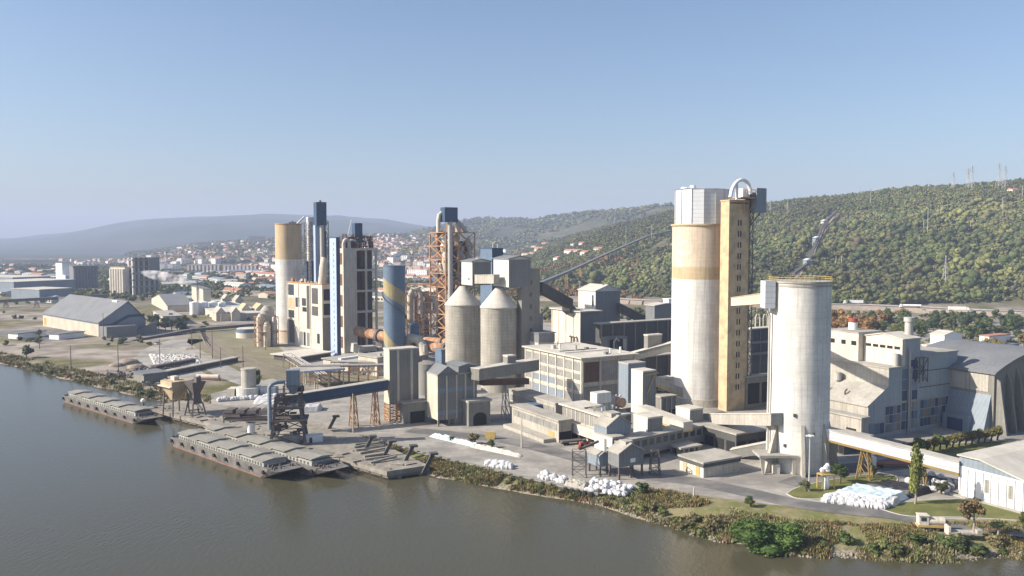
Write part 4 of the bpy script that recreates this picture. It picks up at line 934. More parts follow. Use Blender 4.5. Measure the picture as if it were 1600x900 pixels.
# ---- steel lattice preheater tower
D = 575.0; cx, cy = A(697, D), D
t = thing('preheater_tower', 'orange brown steel lattice tower packed with pipes under a dark blue head box', 'tower', (cx, cy, 0), GA)
Lv = LEN(cx, cy, cos(a_), sin(a_), 742); Lu = LEN(cx, cy, -sin(a_), cos(a_), 673); zt = Z(D, 363)
MB().lattice(0, 0, Lv * .42, Lu, 0, zt, 8, .8).build('frame', m['steel_orange'], t)
MB().lattice(Lv * .45, 0, Lv, Lu, 0, zt, 8, .8).build('frame', m['steel_orange'], t)
for k in range(1, 9): MB().box(0, 0, zt * k / 8 - .3, Lv, Lu, zt * k / 8).build('floor', m['steel_orange'], t)
g = random.Random(21)
for k in range(34):
    xx, yy = g.uniform(2, Lv - 2), g.uniform(-1, 5) if k % 2 else g.uniform(3, Lu - 3); zz = g.uniform(6, zt - 12); rr = g.uniform(1.3, 3.0)
    MB().tube([(xx, yy, zz), (xx, yy, zz + 8), (xx + g.uniform(-2, 2), yy, zz + 11), (xx + g.uniform(-3, 3), yy, zz + 15)], [rr * .4, rr, rr * .8, rr * .7], 12).build('cyclone', [m['steel_grey'], m['cream'], m['rust']][k % 3], t, smooth='auto')
MB().box(Lv * .2, Lu * .3, 0, Lv * .9, Lu * .9, zt * .92).build('core', m['rust_dark'], t)
MB().tube([(Lv * .12, -1.5, 12), (Lv * .12, -1.5, Z(D, 346))], 1.7, 12).build('duct', m['steel_grey'], t, smooth='auto')
MB().box(-2, -3, Z(D, 347), Lv * .35, 4, Z(D, 324)).build('head_box', m['blue'], t)
MB().tube([(-4, 3, zt), (-4, 3, zt + 8), (-3.4, 3, zt + 12), (-1.5, 3, zt + 13.5), (0, 3, zt + 12)], 1.5, 12).build('duct', m['cream_white'], t, smooth='auto')
b = MB()
for i in range(12):
    xx = g.uniform(Lv * .3, Lv - 3); yy = g.uniform(1, Lu - 2); hh = max(1.5, (10 - (xx / Lv) * 9)) ; b.lattice(xx, yy, xx + 2, yy + 2, zt, zt + hh, 2, .3)
b.build('roof_frame', m['steel_orange'], t)
MB().tube([(Lv * .45, 2, zt), (Lv * .45, 2, zt + 9), (Lv * .6, 2, zt + 5), (Lv * .75, 2, zt)], 1.5, 10).build('duct', m['steel_grey'], t, smooth='auto')

# ---- rotary kilns
def kiln(label, p0, p1, r_, rings, mt):
    p0, p1 = Vector(p0), Vector(p1); t = thing('rotary_kiln', label, 'kiln', p0, 0, 'rusty rotary kilns'); q = p1 - p0
    MB().tube([(0, 0, 0), q], r_, 28).build('drum', mt, t, smooth='auto')
    for f in rings:
        MB().tube([q * f, q * (f + .02)], r_ * 1.28, 28).build('riding_ring', m['steel'], t, smooth='auto')
        c = q * (f + .01); MB().box(c.x - 2.4, c.y - 2, -p0.z, c.x + 2.4, c.y + 2, c.z - r_ * .9, .5).build('pier', m['concrete_light'], t)
kiln('long rusty rotary kiln passing behind the blue striped silo', P(558, 517, 512), P(722, 552, 455), 3.1, (.22, .6, .85), m['rust'])
kiln('shorter rusty rotary kiln behind the first, right of the blue silo', P(640, 532, 505), P(716, 536, 478), 2.6, (.3, .7), m['rust'])
t = thing('kiln_duct', 'pale curved elbow duct beside the rusty kilns', 'pipework', P(642, 540, 470))
MB().tube([(-3, 4, 2), (0, 2, 4), (4, 0, 3.5), (7, -2, 0), (8, -3, -5)], 2.7, 16).build('elbow', m['cream'], t, smooth='auto')
# clutter behind kilns: blue vessels, cyclones
for i, (px, py, D_, w_, mt, lb) in enumerate(((648, 508, 545, 15, M('strong blue paint', (.05, .17, .33), .6), 'strong blue vessel right of the striped silo'), (664, 500, 560, 14, m['steel'], 'dark steel vessel left of the lattice tower'), (652, 470, 590, 10, m['steel_grey'], 'thin grey vessel rising between striped silo and lattice tower'))):
    t = thing('process_vessel', lb, 'vessel', (A(px, D_), D_, 0)); r_ = w_ / F * D_ / 2
    MB().cyl(0, 0, 0, Z(D_, py), r_, n=20).cyl(0, 0, Z(D_, py), Z(D_, py) + 2, r_, r_ * .3, n=20).build('shell', mt, t, smooth='auto')
    MB().lattice(-r_ - 1, -r_ - 1, r_ + 1, r_ + 1, 0, Z(D_, py) + 3, 6, .3).build('frame', m['steel_orange'], t)
t = thing('gas_duct', 'looping cream gas ducts left of the lattice tower', 'pipework', (A(655, 560), 560, 0))
for k in range(3):
    MB().tube([(-6 + k * 5, k, 15), (-6 + k * 5, k, Z(560, 462) - k * 3), (-4 + k * 5, k, Z(560, 452) - k * 3), (-1 + k * 5, k, Z(560, 452) - k * 3), (1 + k * 5, k, Z(560, 460) - k * 3), (1 + k * 5, k, Z(560, 490))], 2.0, 12).build('duct', [m['cream'], m['rust'], m['steel_grey']][k], t, smooth='auto')
MB().lattice(-9, -3, 12, 6, 0, Z(560, 445), 7, .5).build('frame', m['rust'], t)
t, Lv, Lu, h = bl('switch_house', 'dark low machinery shed right of the rusty kilns', 'building', 690, 680, 700, 548, m['blue_mid'], m['roof_grey'], D=440)
t, Lv, Lu, h = bl('kiln_shed', 'low grey shed roof under the kilns behind the clad tower block', 'building', 590, 560, 640, 560, m['cream'], m['roof_dust'], D=430, ov=.6, a=45)
for k in range(6): MB().tube([(4 + k * 6, 3, h), (4 + k * 6, 3, h + 2 + k % 3)], .9, 10).build('vent', m['steel_grey'], t)
t = thing('crusher', 'pale angular crusher block under the left end of the kiln', 'machinery', (*G(572, 566), 0), GA)
MB().box(-5, 0, 0, 8, 9, 9, 1.2).box(-7, 2, 6, -3.6, 7, 11, .4).box(8.1, 1, 3, 11, 7, 8, .3).build('body', m['concrete_light'], t)
MB().box(-2, -.3, 2, 1, .8, 6).box(3, -.3, 2, 6, .8, 6).build('opening', m['black'], t)
t = thing('tank', 'small dusty round tank right of the clad tower block', 'tank', (*G(668, 615), 0)); MB().cyl(0, 0, 0, Z(384, 566), 5, n=24).cyl(0, 0, Z(384, 566), Z(384, 566) + 1.2, 5, 1, 24).build('shell', m['concrete'], t, smooth='auto')

# ---- pipe racks and sheds between loader and towers
def rack(label, pa, pb_, zt, n, w_=4, mat=None):
    p, q = Vector((*pa, 0)), Vector((*pb_, 0)); t = thing('pipe_rack', label, 'pipe rack', p); d = q - p; dn = d.normalized(); r_ = Vector((-dn.y, dn.x, 0)) * w_ / 2
    for i in range(n + 1):
        c = d * (i / n); fb = MB()
        fb.beam(c + r_, c + r_ + Vector((0, 0, zt)), .35).beam(c - r_, c - r_ + Vector((0, 0, zt)), .35).beam(c + r_ + Vector((0, 0, zt * .6)), c - r_ + Vector((0, 0, zt * .6)), .25)
        fb.beam(c + r_ + Vector((0, 0, zt)), c - r_ + Vector((0, 0, zt)), .3)
        fb.build('post', mat or m['steel_orange'], t)
    b = MB()
    for k, zz in ((-.8, zt + .25), (-.3, zt + .3), (.3, zt + .25), (.8, zt + .3), (-.6, zt * .6 + .3), (.5, zt * .6 + .3)):
        b.tube([r_ * k + Vector((0, 0, zz)), d + r_ * k + Vector((0, 0, zz))], .22, 6)
    b.build('pipes', m['steel_grey'], t)
    MB().beam(r_ + Vector((0, 0, zt - .3)), d + r_ + Vector((0, 0, zt - .3)), .3, .5).beam(-r_ + Vector((0, 0, zt - .3)), d - r_ + Vector((0, 0, zt - .3)), .3, .5).build('beams', mat or m['steel'], t)
rack('long pipe rack with rusty posts behind the blue conveyor', G(470, 600), G(605, 598), 9, 9)
rack('second pipe rack running away towards the towers', G(505, 612), G(450, 575), 8, 5, 5)
rack('third pipe rack, nearest the clad tower block', G(520, 585), G(640, 588), 7, 8, 5)
t, Lv, Lu, h = bl('open_shed', 'long flat pale roofed shed in front of the open bay block', 'shed', 470, 428, 517, 558, m['concrete_dark'], m['cream_white'], D=480, ov=1.5, a=58)
t, Lv, Lu, h = bl('workshop', 'low workshop with cream wall in front of the frame tower', 'building', 545, 505, 602, 566, m['cream'], m['roof_dust'], D=445, ov=.8, a=52)
MB().box(0, Lu * .3, h + .56, Lv, Lu * .4, h + 1.6).build('roof_duct', m['white'], t)
t = thing('open_shed', 'open steel shelter with light blue roof edge beyond the loader', 'shed', (*G(468, 610), 0), GA)
MB().box(0, 0, 8.2, 22, 16, 8.8).build('roof', m['roof_dust'], t); MB().box(-.3, -.3, 8, 22.3, -.01, 9).build('roof_edge', m['blue_bright'], t)
for i in range(4):
    for j in (0, 15.2): MB().box(.3 + i * 7, j, 0, .8 + i * 7, j + .5, 8.19).build('post', m['cream'], t)

# ---- right complex (stepped block)
x0, y0 = A(1355, 291), 291.0
t = thing('grinding_building', 'stepped concrete and bluish sheet factory block with patchwork of blue windows', 'building', (x0, y0, 0), GA)
def Lx(px): return LEN(x0, y0, cos(R(GA)), sin(R(GA)), px)
l1, l2, l3, l4 = Lx(1386), Lx(1412), Lx(1434), Lx(1493)
zl, zm, zh, zr = Z(291, 636), Z(296, 577), Z(301, 531), Z(312, 552)
MB().prism([(0, 0), (l1, 0), (l1, zl + 6), (0, zl)], 'y', 0, 42).build('low_block', m['concrete_light'], t)
MB().prism([(-.5, zl + .003), (l1, zl + 6.1), (l1, zl + 6.5), (-.5, zl + .4)], 'y', -.3, 42.3).build('low_roof', m['roof_dust'], t)
MB().box(l1 + .003, 0, 0, l2, 44, zm).build('mid_block', m['concrete_light'], t); MB().box(l1 - .3, -.3, zm + .003, l2, 44.3, zm + .45).build('mid_roof', m['roof_dust'], t)
MB().prism([(0, zm + .46), (16, zm + .46), (16, zh), (8, zh + 1.6), (0, zh)], 'x', l2 - 2, l3).build('top_block', m['cream_white'], t)
MB().prism([(-.4, zh), (8, zh + 1.65), (16.2, zh), (16.2, zh + .4), (8, zh + 2.05), (-.4, zh + .4)], 'x', l2 - 2.4, l3 + .4).build('top_roof', m['roof_light'], t)
MB().box(l2 - 5, 16.3, zm + .46, l3, 31, zh + 1).build('top_block', m['cream_white'], t); MB().box(l2 - 5.2, 16.25, zh + 1.003, l3 + .3, 31.2, zh + 1.4).build('top_roof', m['roof_dust'], t)
MB().box(l2 + .004, 0, 0, l3, 44, zm + .45).box(l3 + .003, 0, 0, l4, 44, zr).build('high_block', m['sheet_pale'], t); MB().box(l3, -.3, zr + .003, l4 + .3, 44, zr + .5).build('high_roof', m['roof_dust'], t)
# bluish cladding across the whole shaded front
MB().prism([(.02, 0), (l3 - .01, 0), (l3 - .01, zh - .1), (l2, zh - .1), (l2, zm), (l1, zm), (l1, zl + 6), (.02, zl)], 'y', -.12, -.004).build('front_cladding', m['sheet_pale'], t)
for k, (w0, w1, z0_, z1_) in enumerate(((17.2, 20, zh - 4.4, zh - 2.4), (22, 24.5, zh - 4.4, zh - 2.4), (27, 29.5, zh - 4.4, zh - 2.4))):
    MB().box(l2 - 5.1, w0, z0_ + .8, l2 - 4.99, w1 - .6, z1_ + .4).build('window', m['black'], t)
for k in range(5): MB().box(l2 - 2.1, 1 + k * 3, zh - 3.6, l2 - 1.99, 3.2 + k * 3, zh - 2.6).build('window', m['black'], t)
MB().tube([(l2 + 3, 25, zh + 1), (l2 + 3, 25, zh + 4.2)], 1.7, 16).build('chimney', m['white'], t); MB().tube([(l2 + 3, 25, zh + 4.21), (l2 + 3, 25, zh + 5.8)], 1.75, 16).build('chimney_top', m['red'], t)
MB().tube([(l3 - 1, 4, zh), (l3 - 1, 4, zh + 7)], 1.5, 16).tube([(l3 - 1, 4, zh + 6), (l3 - 1, 4, zh + 7.6)], 1.9, 16).build('chimney', m['steel_grey'], t, smooth='auto')
cols = [m['blue_mid'], m['blue'], m['blue_mid'], M('dusty pink panel', (.27, .20, .16), .8), m['sheet_blue'], m['blue'], m['sheet']]
g = random.Random(5); 
fw = MB()
for (xa, xb, za, zb_, nx_, nz_) in ((.8, 9, 1.5, 5.5, 3, 1), (9.4, 18, 1.5, 11, 4, 3), (18.5, 28, 1.5, 11.5, 4, 3), (29.5, 47, 1.5, 11.5, 8, 3), (47.5, 50.5, 1.5, 17, 1, 4), (18.5, 21.5, 12, 24, 1, 3), (23, 27.5, 12, 27, 1, 4)):
    for i in range(nx_):
        for j in range(nz_):
            sx_, sz_ = (xb - xa) / nx_, (zb_ - za) / nz_
            MB().box(xa + i * sx_ + .15, -.3, za + j * sz_ + .15, xa + (i + 1) * sx_ - .15, -.12, za + (j + 1) * sz_ - .15).build('window', g.choice(cols), t)
    fw.box(xa - .2, -.22, za - .3, xb + .2, -.121, zb_ + .3)
fw.build('window_frame', m['concrete_light'], t)
for zz in (zr - 6, zr - 12): MB().box(l3, -.2, zz, l4, -.121 + .12, zz + .25).build('seam', m['steel'], t)
MB().tube([(21.9, -.8, 0), (21.9, -.8, zh - 3)], .35, 8).tube([(23, -.8, 0), (23, -.8, zm)], .25, 8).build('downpipe', m['steel_grey'], t)
MB().lattice(l3 - 3, -2, l3 + 2, -.3, zm - 6, zm + 3, 2, .25).build('stair', m['steel'], t)
MB().tube([(l1 - 2, 20, zl + 6), (l1 - 2, 20, zl + 9)], 1.3, 12).build('vent', m['steel_grey'], t); MB().tube([(l2 - 3.4, 1.5, zm + .4), (l2 - 3.4, 1.5, zm + 5)], 1.2, 12).build('vent', m['steel_grey'], t)
for k in (12, 20, 28): MB().tube([(3, k, zl + 1), (3, k, zl + 3.5), (4, k, zl + 4.2)], .3, 8).build('roof_pipe', m['steel'], t)
t, Lv, Lu, h = bl('lean_to', 'low pale lean-to block between the white silo and the stepped block', 'building', 1345, 1285, 1356, 655, m['concrete_light'], m['roof_dust'], D=281)
MB().box(-.1, 2, 0, -.004, 6, h * .6).build('doorway', m['black'], t)
t, Lv, Lu, h = bl('low_hall', 'dark low hall with ribbed roof behind the sloping riverside conveyor', 'building', 1318, 1280, 1362, 690, m['concrete_dark'], m['roof_dust'], D=270)
band(t, 'L', Lu, .5, h * .7, 5, m['black'], name='doorway')

# ---- barrel vaulted hall at far right
x0, y0 = A(1551, 300), 300.0
t = thing('vaulted_hall', 'big barrel vaulted hall with concrete buttresses at the right edge', 'building', (x0, y0, 0), GA)
ze = Z(300, 584); W_, Dp = 60.0, 36.0
prof = [(0, ze)] + [(W_ * k / 24, ze + 6.5 * sin(pi * k / 24) ** .9) for k in range(1, 24)] + [(W_, ze)]
MB().prism([(0, 0)] + prof + [(W_, 0)], 'y', 0, Dp).build('wall', m['concrete'], t)
rp = [(p[0], p[1] + .05) for p in prof]; rp[0] = (-.8, ze - .3); rp[-1] = (W_ + .8, ze - .3)
MB().prism(rp + [(p[0], p[1] + .5) for p in rp[::-1]], 'y', -.8, Dp + .5).build('roof', m['roof_grey'], t)
for k in range(9):
    xx = 1 + k * 6.4; MB().prism([(0, ze - 2 + 5 * sin(pi * xx / W_)), (-1.6, ze - 3), (-4.5, 0), (0, 0)], 'x', xx, xx + .9).build('buttress', m['concrete'], t)
for k in range(8): MB().box(2.4 + k * 6.4, -.15, 0, 6.6 + k * 6.4, -.004, 12).build('cladding_panel', m['blue_mid'], t)
MB().box(-.2, 2, ze - 7, -.004, Dp, ze - .8).build('side_strip', m['concrete_light'], t)
MB().prism([(-.01, 0), (-4.5, 0), (-.01, ze - 8)], 'y', 1, Dp - 1).build('side_tone_panel', m['sheet_blue'], t)
MB().box(-5.5, 6, 0, -.02, 16, 6).build('porch', m['sheet_blue'], t); MB().box(-5.6, 8, 0, -5.49, 14, 4.6).build('door', m['blue'], t)

# ---- white warehouse lower right
xe, ye = G(1497, 773); Lw = 46.0
x0, y0 = xe + sin(R(GA)) * Lw, ye - cos(R(GA)) * Lw
t = thing('white_warehouse', 'white ribbed warehouse with tall narrow windows at the right edge', 'building', (x0, y0, 0), GA)
zf = Z(ye, 727); zp = Z(ye, 712)
MB().prism([(0, 0), (Lw, 0), (Lw, zf), (0, zf - .6)], 'x', 0, 34).build('wall', m['white'], t)
MB().prism([(Lw * .60, zf - .3), (Lw, zf + .01), (Lw, zp), (Lw * .87, zp)], 'x', .1, 34).build('gable', m['sheet_blue'], t)
MB().prism([(-.5, zf - .55), (Lw * .60, zf - .25), (Lw * .87, zp + .05), (Lw + .4, zp + .05), (Lw + .4, zp + .4), (Lw * .87, zp + .4), (Lw * .6, zf + .1), (-.5, zf - .2)], 'x', -.5, 34.5).build('roof', m['roof_light'], t)
for k in range(22):
    yy = Lw - .3 - k * 2.1
    if yy > 0: MB().box(-.28, yy - .3, 0, -.003, yy, zf - .4).build('rib', m['metal_white'], t)
for k in range(6):
    yy = Lw - 7.6 - k * 6.3; MB().box(-.16, yy - 1.1, 2.6, -.004, yy + .3, 6.2).build('window', m['glass_grey'], t)
MB().box(10, Lw * .35, zf - .1, 26, Lw * .8, zf + 1.6).build('skylight', m['solar'], t)
MB().box(-2.2, 0, 0, -.29, Lw + 2, .25).build('apron', m['concrete_light'], t)
gallery('conveyor', 'long pale gallery on yellow beams sloping from the white silo to the white warehouse', P(1292, 684, 250), P(1500, 737, ye + .5), 3.6, 3.0, m['metal_white'], m['roof_light'], m['ochre'], trestles=(.31, .72), tmat=m['ochre'], tw=2.6)

#WATERFRONT
# ---- quay deck on piles
Q = [(-154, 347), (-126, 324), (-102, 306), (-59, 268), (-38, 249), (-26, 256), (-48, 288), (-92, 337), (-145, 362)]
t = thing('quay', 'long weathered concrete quay on rows of piles beside the moored barges', 'quay', (-57, 270, 0.3))
qq = [(x - (-57), y - 270) for x, y in Q]
MB().prism([(p[0], p[1]) for p in qq], 'z', -1.3, .18).build('deck', m['dockwood'], t)
fr = qq[:6]
for i in range(len(fr) - 1):
    p, q = Vector((*fr[i], 0)), Vector((*fr[i + 1], 0)); L_ = (q - p).length; n = max(1, int(L_ / 5.5))
    for k in range(n):
        c = p.lerp(q, (k + .5) / n); inw = Vector((.55, .75, 0)) * 1.0; c = c + inw
        MB().box(c.x - .7, c.y - .7, -8, c.x + .7, c.y + .7, -1.3).build('pile', m['pile'], t)
    MB().beam(p + Vector((.4, .5, -1.7)), q + Vector((.4, .5, -1.7)), .6, .8).build('beam', m['pile'], t)
g = random.Random(9); b = MB()
for k in range(60):
    f = g.random(); j = g.choice([0, 1, 2, 3]); p = Vector((*qq[j], 0)).lerp(Vector((*qq[j + 1], 0)), f) + Vector((.6, .75, 0)) * g.uniform(1, 9)
    b.beam(p + Vector((0, 0, .4)), p + Vector((g.uniform(-4, 4), g.uniform(-3, 3), .4)), g.uniform(.3, .9), g.uniform(.2, .5))
b.build('timber_scatter', m['dockwood'], t)['kind'] = 'stuff'
for k in range(7):
    p = Vector((*qq[4], 0)).lerp(Vector((*qq[6], 0)), .12 + k * .05) + Vector((-6 - k * 1.0, 4 + k * 2.0, .5)); MB().beam(p + Vector((g.uniform(-1, 1), 0, 0)), p + Vector((g.uniform(6, 10), g.uniform(2.5, 5.5), g.uniform(.1, .8))), g.uniform(.5, 1), .6).build('loose_beam', m['dockwood'], t)
# leaning concrete struts over the sunken green inlet
src = None
for k, (px, py) in enumerate(((511, 672), (567, 706), (597, 714), (630, 722), (661, 735))):
    x, y = G(px, py)
    t = thing('leaning_strut', ['leaning concrete strut by the white kiosk on the quay', 'leaning concrete strut, second from the loader', 'leaning concrete strut in the middle of the quay ramp', 'leaning concrete strut left of the last one', 'leaning concrete strut at the far right end of the quay'][k], 'strut', (x, y, 0), 20, 'leaning quay struts')
    MB().beam((0, 0, -1), (3.2, 0, 5.0), .8, 1.1).build('post', m['concrete_dark'], t); MB().box(2.1, -1.1, 4.7, 4.6, 1.1, 5.3).build('head', m['concrete_dark'], t)
t = thing('kiosk', 'tiny white box kiosk on the quay right of the ship loader', 'kiosk', (*G(490, 692), .18), 20)
MB().box(-3, -1.5, 0, 3, 1.5, 2.6).build('wall', m['white'], t); MB().box(-3.2, -1.7, 2.6, 3.2, 1.7, 2.8).build('roof', m['white'], t); MB().box(-1.6, -1.6, 0, -.6, -1.49, 2.1).build('door', m['glass'], t)

# retaining wall + yard edge along the bank
pts = [G(*p) for p in ((470, 666), (520, 677), (575, 686), (620, 695), (665, 708), (730, 724), (800, 741), (885, 762), (935, 771))]
t = thing('retaining_wall', 'low concrete retaining wall with short posts along the yard above the bank', 'wall', (*pts[4], 0)); b = MB(); o0 = Vector((*pts[4], 0))
for i in range(len(pts) - 1): b.beam(Vector((*pts[i], -.1)) - o0, Vector((*pts[i + 1], -.1)) - o0, .5, .9)
b.build('wall', m['concrete'], t); b = MB()
for i in range(len(pts) - 1):
    n = 5
    for k in range(n):
        p = Vector((*pts[i], 0)).lerp(Vector((*pts[i + 1], 0)), k / n) - o0 + Vector((-.5, -.6, 0)); MB().box(p.x - .4, p.y - .4, -2.2, p.x + .4, p.y + .4, .3).build('post', m['concrete_dark'], t)

# ---- barges
def barge(label, stern, ang, L_, W_, near_side_h, nh, open_bow=True):
    """stern = waterline corner nearest the camera; local x runs to the bow, y across (away from the camera)"""
    t = thing('barge', label, 'barge', (stern[0], stern[1], WZ), ang, 'hopper barges moored at the quay'); hh = near_side_h
    b = MB(); n = len(b.v)
    b.hexa([(1.5, .6, -1), (L_ - 9, .6, -1), (L_ - 9, W_ - .6, -1), (1.5, W_ - .6, -1), (0, 0, hh), (L_ - 3, 0, hh), (L_ - 3, W_, hh), (0, W_, hh)])
    b.hexa([(L_ - 9.02, .6, -1), (L_ - 8, W_ * .2, -1), (L_ - 8, W_ * .8, -1), (L_ - 9.02, W_ - .6, -1), (L_ - 3.02, 0, hh), (L_ + 2, W_ * .12, hh + .3), (L_ + 2, W_ * .88, hh + .3), (L_ - 3.02, W_, hh)])
    b.build('hull', m['hull'], t)
    MB().box(1.2, .25, -.3, L_ - 7.2, W_ - .25, .25).build('boot_line', m['hull_red'], t)
    MB().box(.6, .3, hh + .004, L_ - 3.5, W_ - .3, hh + .12).build('deck', m['deck'], t)
    b = MB()
    for s_ in (0.05, W_ - .25): b.box(0, s_, hh + .005, L_ - 3, s_ + .2, hh + .45)
    b.box(-.1, 0.3, hh + .005, .2, W_ - .3, hh + .6); b.build('bulwark', m['hull'], t)
    x0_, x1_ = 3.5, L_ - 7
    MB().box(x0_, 1.3, hh + .13, x1_, W_ - 1.3, hh + 1.5).build('coaming', m['coaming'], t)
    nw = 34
    for k in range(nw):
        xx = x0_ + .6 + k * (x1_ - x0_ - 1) / nw; MB().box(xx, 1.18, hh + .35, xx + .75, 1.297, hh + 1.15).build('coaming_rib', m['steel'], t)
    st = (x1_ - x0_) / nh
    for k in range(nh):
        up = .0 if k % 2 else .55; xx = x0_ + k * st; e = .25
        MB().prism([(1.0, hh + 1.52 + up), (W_ - 1.0, hh + 1.52 + up), (W_ - 1.0, hh + 1.8 + up), (W_ / 2, hh + 2.25 + up), (1.0, hh + 1.8 + up)], 'x', xx - (e if up else -e), xx + st + (e if up else -e) - .02).build('hatch_cover', m['hatch'], t)
    for k in range(9):
        xx = 1 + k * (L_ - 6) / 8; MB().tube([(xx, -.45, hh - .8), (xx, -.02, hh - .8)], .62, 12).build('tyre_fender', m['rubber'], t)
    g = random.Random(int(L_ * 7))
    for k in range(10):
        xx = g.uniform(x1_ + .6, L_ - 1); yy = g.uniform(1.2, W_ - 1.6); MB().tube([(xx, yy, hh + .1), (xx, yy, hh + .9)], .28, 8).build('bollard', m['steel'], t)
    MB().tube([(x1_ + 1.2, 2, hh + .6), (x1_ + 1.2, W_ - 2, hh + .6)], .45, 10).build('windlass', m['steel'], t)
    MB().box(.8, W_ * .3, hh + .13, 2.6, W_ * .7, hh + 1.6).build('locker', m['coaming'], t)
    for yy in (1.6, W_ - 2): MB().tube([(1.2, yy, hh + .1), (1.2, yy, hh + 1)], .3, 8).build('bollard', m['steel'], t)
    return t
barge('near barge in the river with pale ribbed coaming and dusty hatch covers', G(267, 697, WZ), -42.3, 66, 10.4, 2.9, 8)
s2 = Vector((*G(267, 697, WZ), 0)); di = Vector((cos(R(-42.3)), sin(R(-42.3)), 0)); nn = Vector((-di.y, di.x, 0))
s2 = s2 + nn * 11.2 - di * 3
barge('second barge moored between the near barge and the quay below the loader', (s2.x, s2.y), -42.3, 78, 10.2, 2.6, 9)
barge('lone farther barge moored upstream near the old hoppers', G(98, 628, WZ), -41.0, 76, 9.6, 2.6, 9)

# ---- ship loader at the quay
lx, ly = G(452, 694)
t = thing('ship_loader', 'dark rusty ship loader tower with slewing boom reaching over the barges', 'loader', (lx, ly, .2), 10)
for sx_ in (-5, 5):
    for sy_ in (-4, 4): MB().beam((sx_ * 1.2, sy_ * 1.2, 0), (sx_ * .7, sy_ * .7, 17), .8).build('leg', m['steel'], t)
MB().lattice(-5.4, -4.4, 5.4, 4.4, 0, 17, 4, .45, 1.2).build('frame', m['steel'], t)
g = random.Random(31)
for k in range(26):
    x_, y_, z_ = g.uniform(-5, 5), g.uniform(-4, 4), g.uniform(3, 18); MB().box(x_, y_, z_, x_ + g.uniform(.6, 2.8), y_ + g.uniform(.6, 2.4), z_ + g.uniform(.3, 2.2)).build('machine_box', m['steel'], t)
MB().box(-6, -5, 8.6, 6.5, 5, 9.1).box(-5.5, -4.5, 13, 5.5, 4.5, 13.4).build('platform', m['steel'], t)
MB().box(-4.5, -3, .1, 3.5, 3.5, 3.4).build('base_house', m['concrete_light'], t)
MB().box(-.5, -2, 20, 3.8, 2, 25.8, .0).prism([(-.4, 20), (3.7, 20), (2.4, 17.5), (1, 17.5)], 'y', -1.8, 1.8).build('hopper', m['sheet_blue'], t)
MB().lattice(-1.5, -2.4, 4.6, 2.4, 14, 20.5, 2, .3).build('hopper_frame', m['steel'], t)
MB().tube([(-6, -3.6, 6), (-6, -3.6, 20.5), (-5, -3.4, 21.6), (-3.4, -3, 22), (-1, -2, 22)], .7, 12).build('blower_pipe', m['sheet_blue'], t, smooth='auto')
bm_ = thing('loading_boom', 'heavy boxy boom with folded frames and a white telescopic spout above the barge', 'boom', P(392, 652, 290), -5)
MB().lattice(-9, -2, 13, 2, -1.8, 1.8, 3, .35).box(-8.5, -1.7, -1, 12, 1.7, .3).box(-9.4, -2.3, .4, -3, 2.3, 1.4).build('frame', m['steel'], bm_)
for k in range(5): MB().box(-8.6 + k * 4.2, -2.4, 1.8, -5.6 + k * 4.2, 2.4, 3.0).build('cover', m['steel'], bm_)
MB().tube([(0, 0, -1.8), (0, 0, -3.4), (0, 0, -10)], [1.7, 1.3, 1.3], 16).build('spout', m['white'], bm_, smooth='auto')
MB().beam((4, -1.2, 2.6), (13, 0, 9), .18).beam((7, 1.2, 2.6), (13, 0, 9), .18).beam((-1, -1.2, 2.6), (13, 0, 9), .18).build('stay_cable', m['steel'], bm_)
c0 = P(446, 632, 300); c1 = P(604, 606, 318)
gallery('conveyor', 'long dark blue conveyor gallery on trestles from the ship loader to the clad tower', c0, c1, 3.6, 3.2, m['blue'], m['roof_dust'], m['steel'], trestles=(.66, .88), tmat=m['steel_orange'])
b = MB()

# ---- old hoppers on the far part of the quay
hx, hy = G(283, 648)
t = thing('quay_hopper', 'old tan grab hopper on legs on the far quay', 'hopper', (hx - 2, hy, .2), -40)
MB().hexa([(-1.5, -1.5, 6), (1.5, -1.5, 6), (1.5, 1.5, 6), (-1.5, 1.5, 6), (-4.5, -4, 12), (4.5, -4, 12), (4.5, 4, 12), (-4.5, 4, 12)]).box(-4.5, -4, 12.003, 4.5, 4, 14).build('bin', m['tan_peel'], t)
for sx_ in (-1, 1):
    for sy_ in (-1, 1): MB().beam((sx_ * 4, sy_ * 3.5, 0), (sx_ * 3.4, sy_ * 3, 9.4), .45).build('leg', m['steel'], t)
MB().box(-5, -5, 11.8, 5, -4.02, 12.2).box(-2, -1, 14, 1, 1, 15.6).build('walkway', m['cream_white'], t)
t = thing('quay_crane', 'dark flared crane bucket tower beside the old tan hopper', 'crane', (hx + 7, hy - 3, .2), -40)
MB().hexa([(-2, -2, 5), (2, -2, 5), (2, 2, 5), (-2, 2, 5), (-1.4, -1.4, 9), (1.4, -1.4, 9), (1.4, 1.4, 9), (-1.4, 1.4, 9)]).hexa([(-1.4, -1.4, 9.003), (1.4, -1.4, 9.003), (1.4, 1.4, 9.003), (-1.4, 1.4, 9.003), (-3.4, -3, 14), (3.4, -3, 14), (3.4, 3, 14), (-3.4, 3, 14)]).build('bin', m['steel'], t)
for sx_ in (-1, 1):
    for sy_ in (-1, 1): MB().beam((sx_ * 3, sy_ * 3, 0), (sx_ * 2, sy_ * 2, 5.5), .45).build('leg', m['steel'], t)
MB().beam((-3, 0, 14), (4, 0, 16.5), .5).box(1, -1, 14, 3, 1, 16).build('top_gear', m['steel'], t)
MB().beam((-3, 0, 7), (7, -1, 3.5), .7).build('chute', m['steel'], t)
t = thing('mooring_light', 'round white lamp on a dolphin post at the tip of the quay', 'lamp', (*G(224, 640), WZ)); MB().tube([(0, 0, -3), (0, 0, 5)], .5, 10).build('post', m['pile'], t); MB().sphere((0, 0, 6), 1.0, 12, 8).build('globe', m['white'], t)
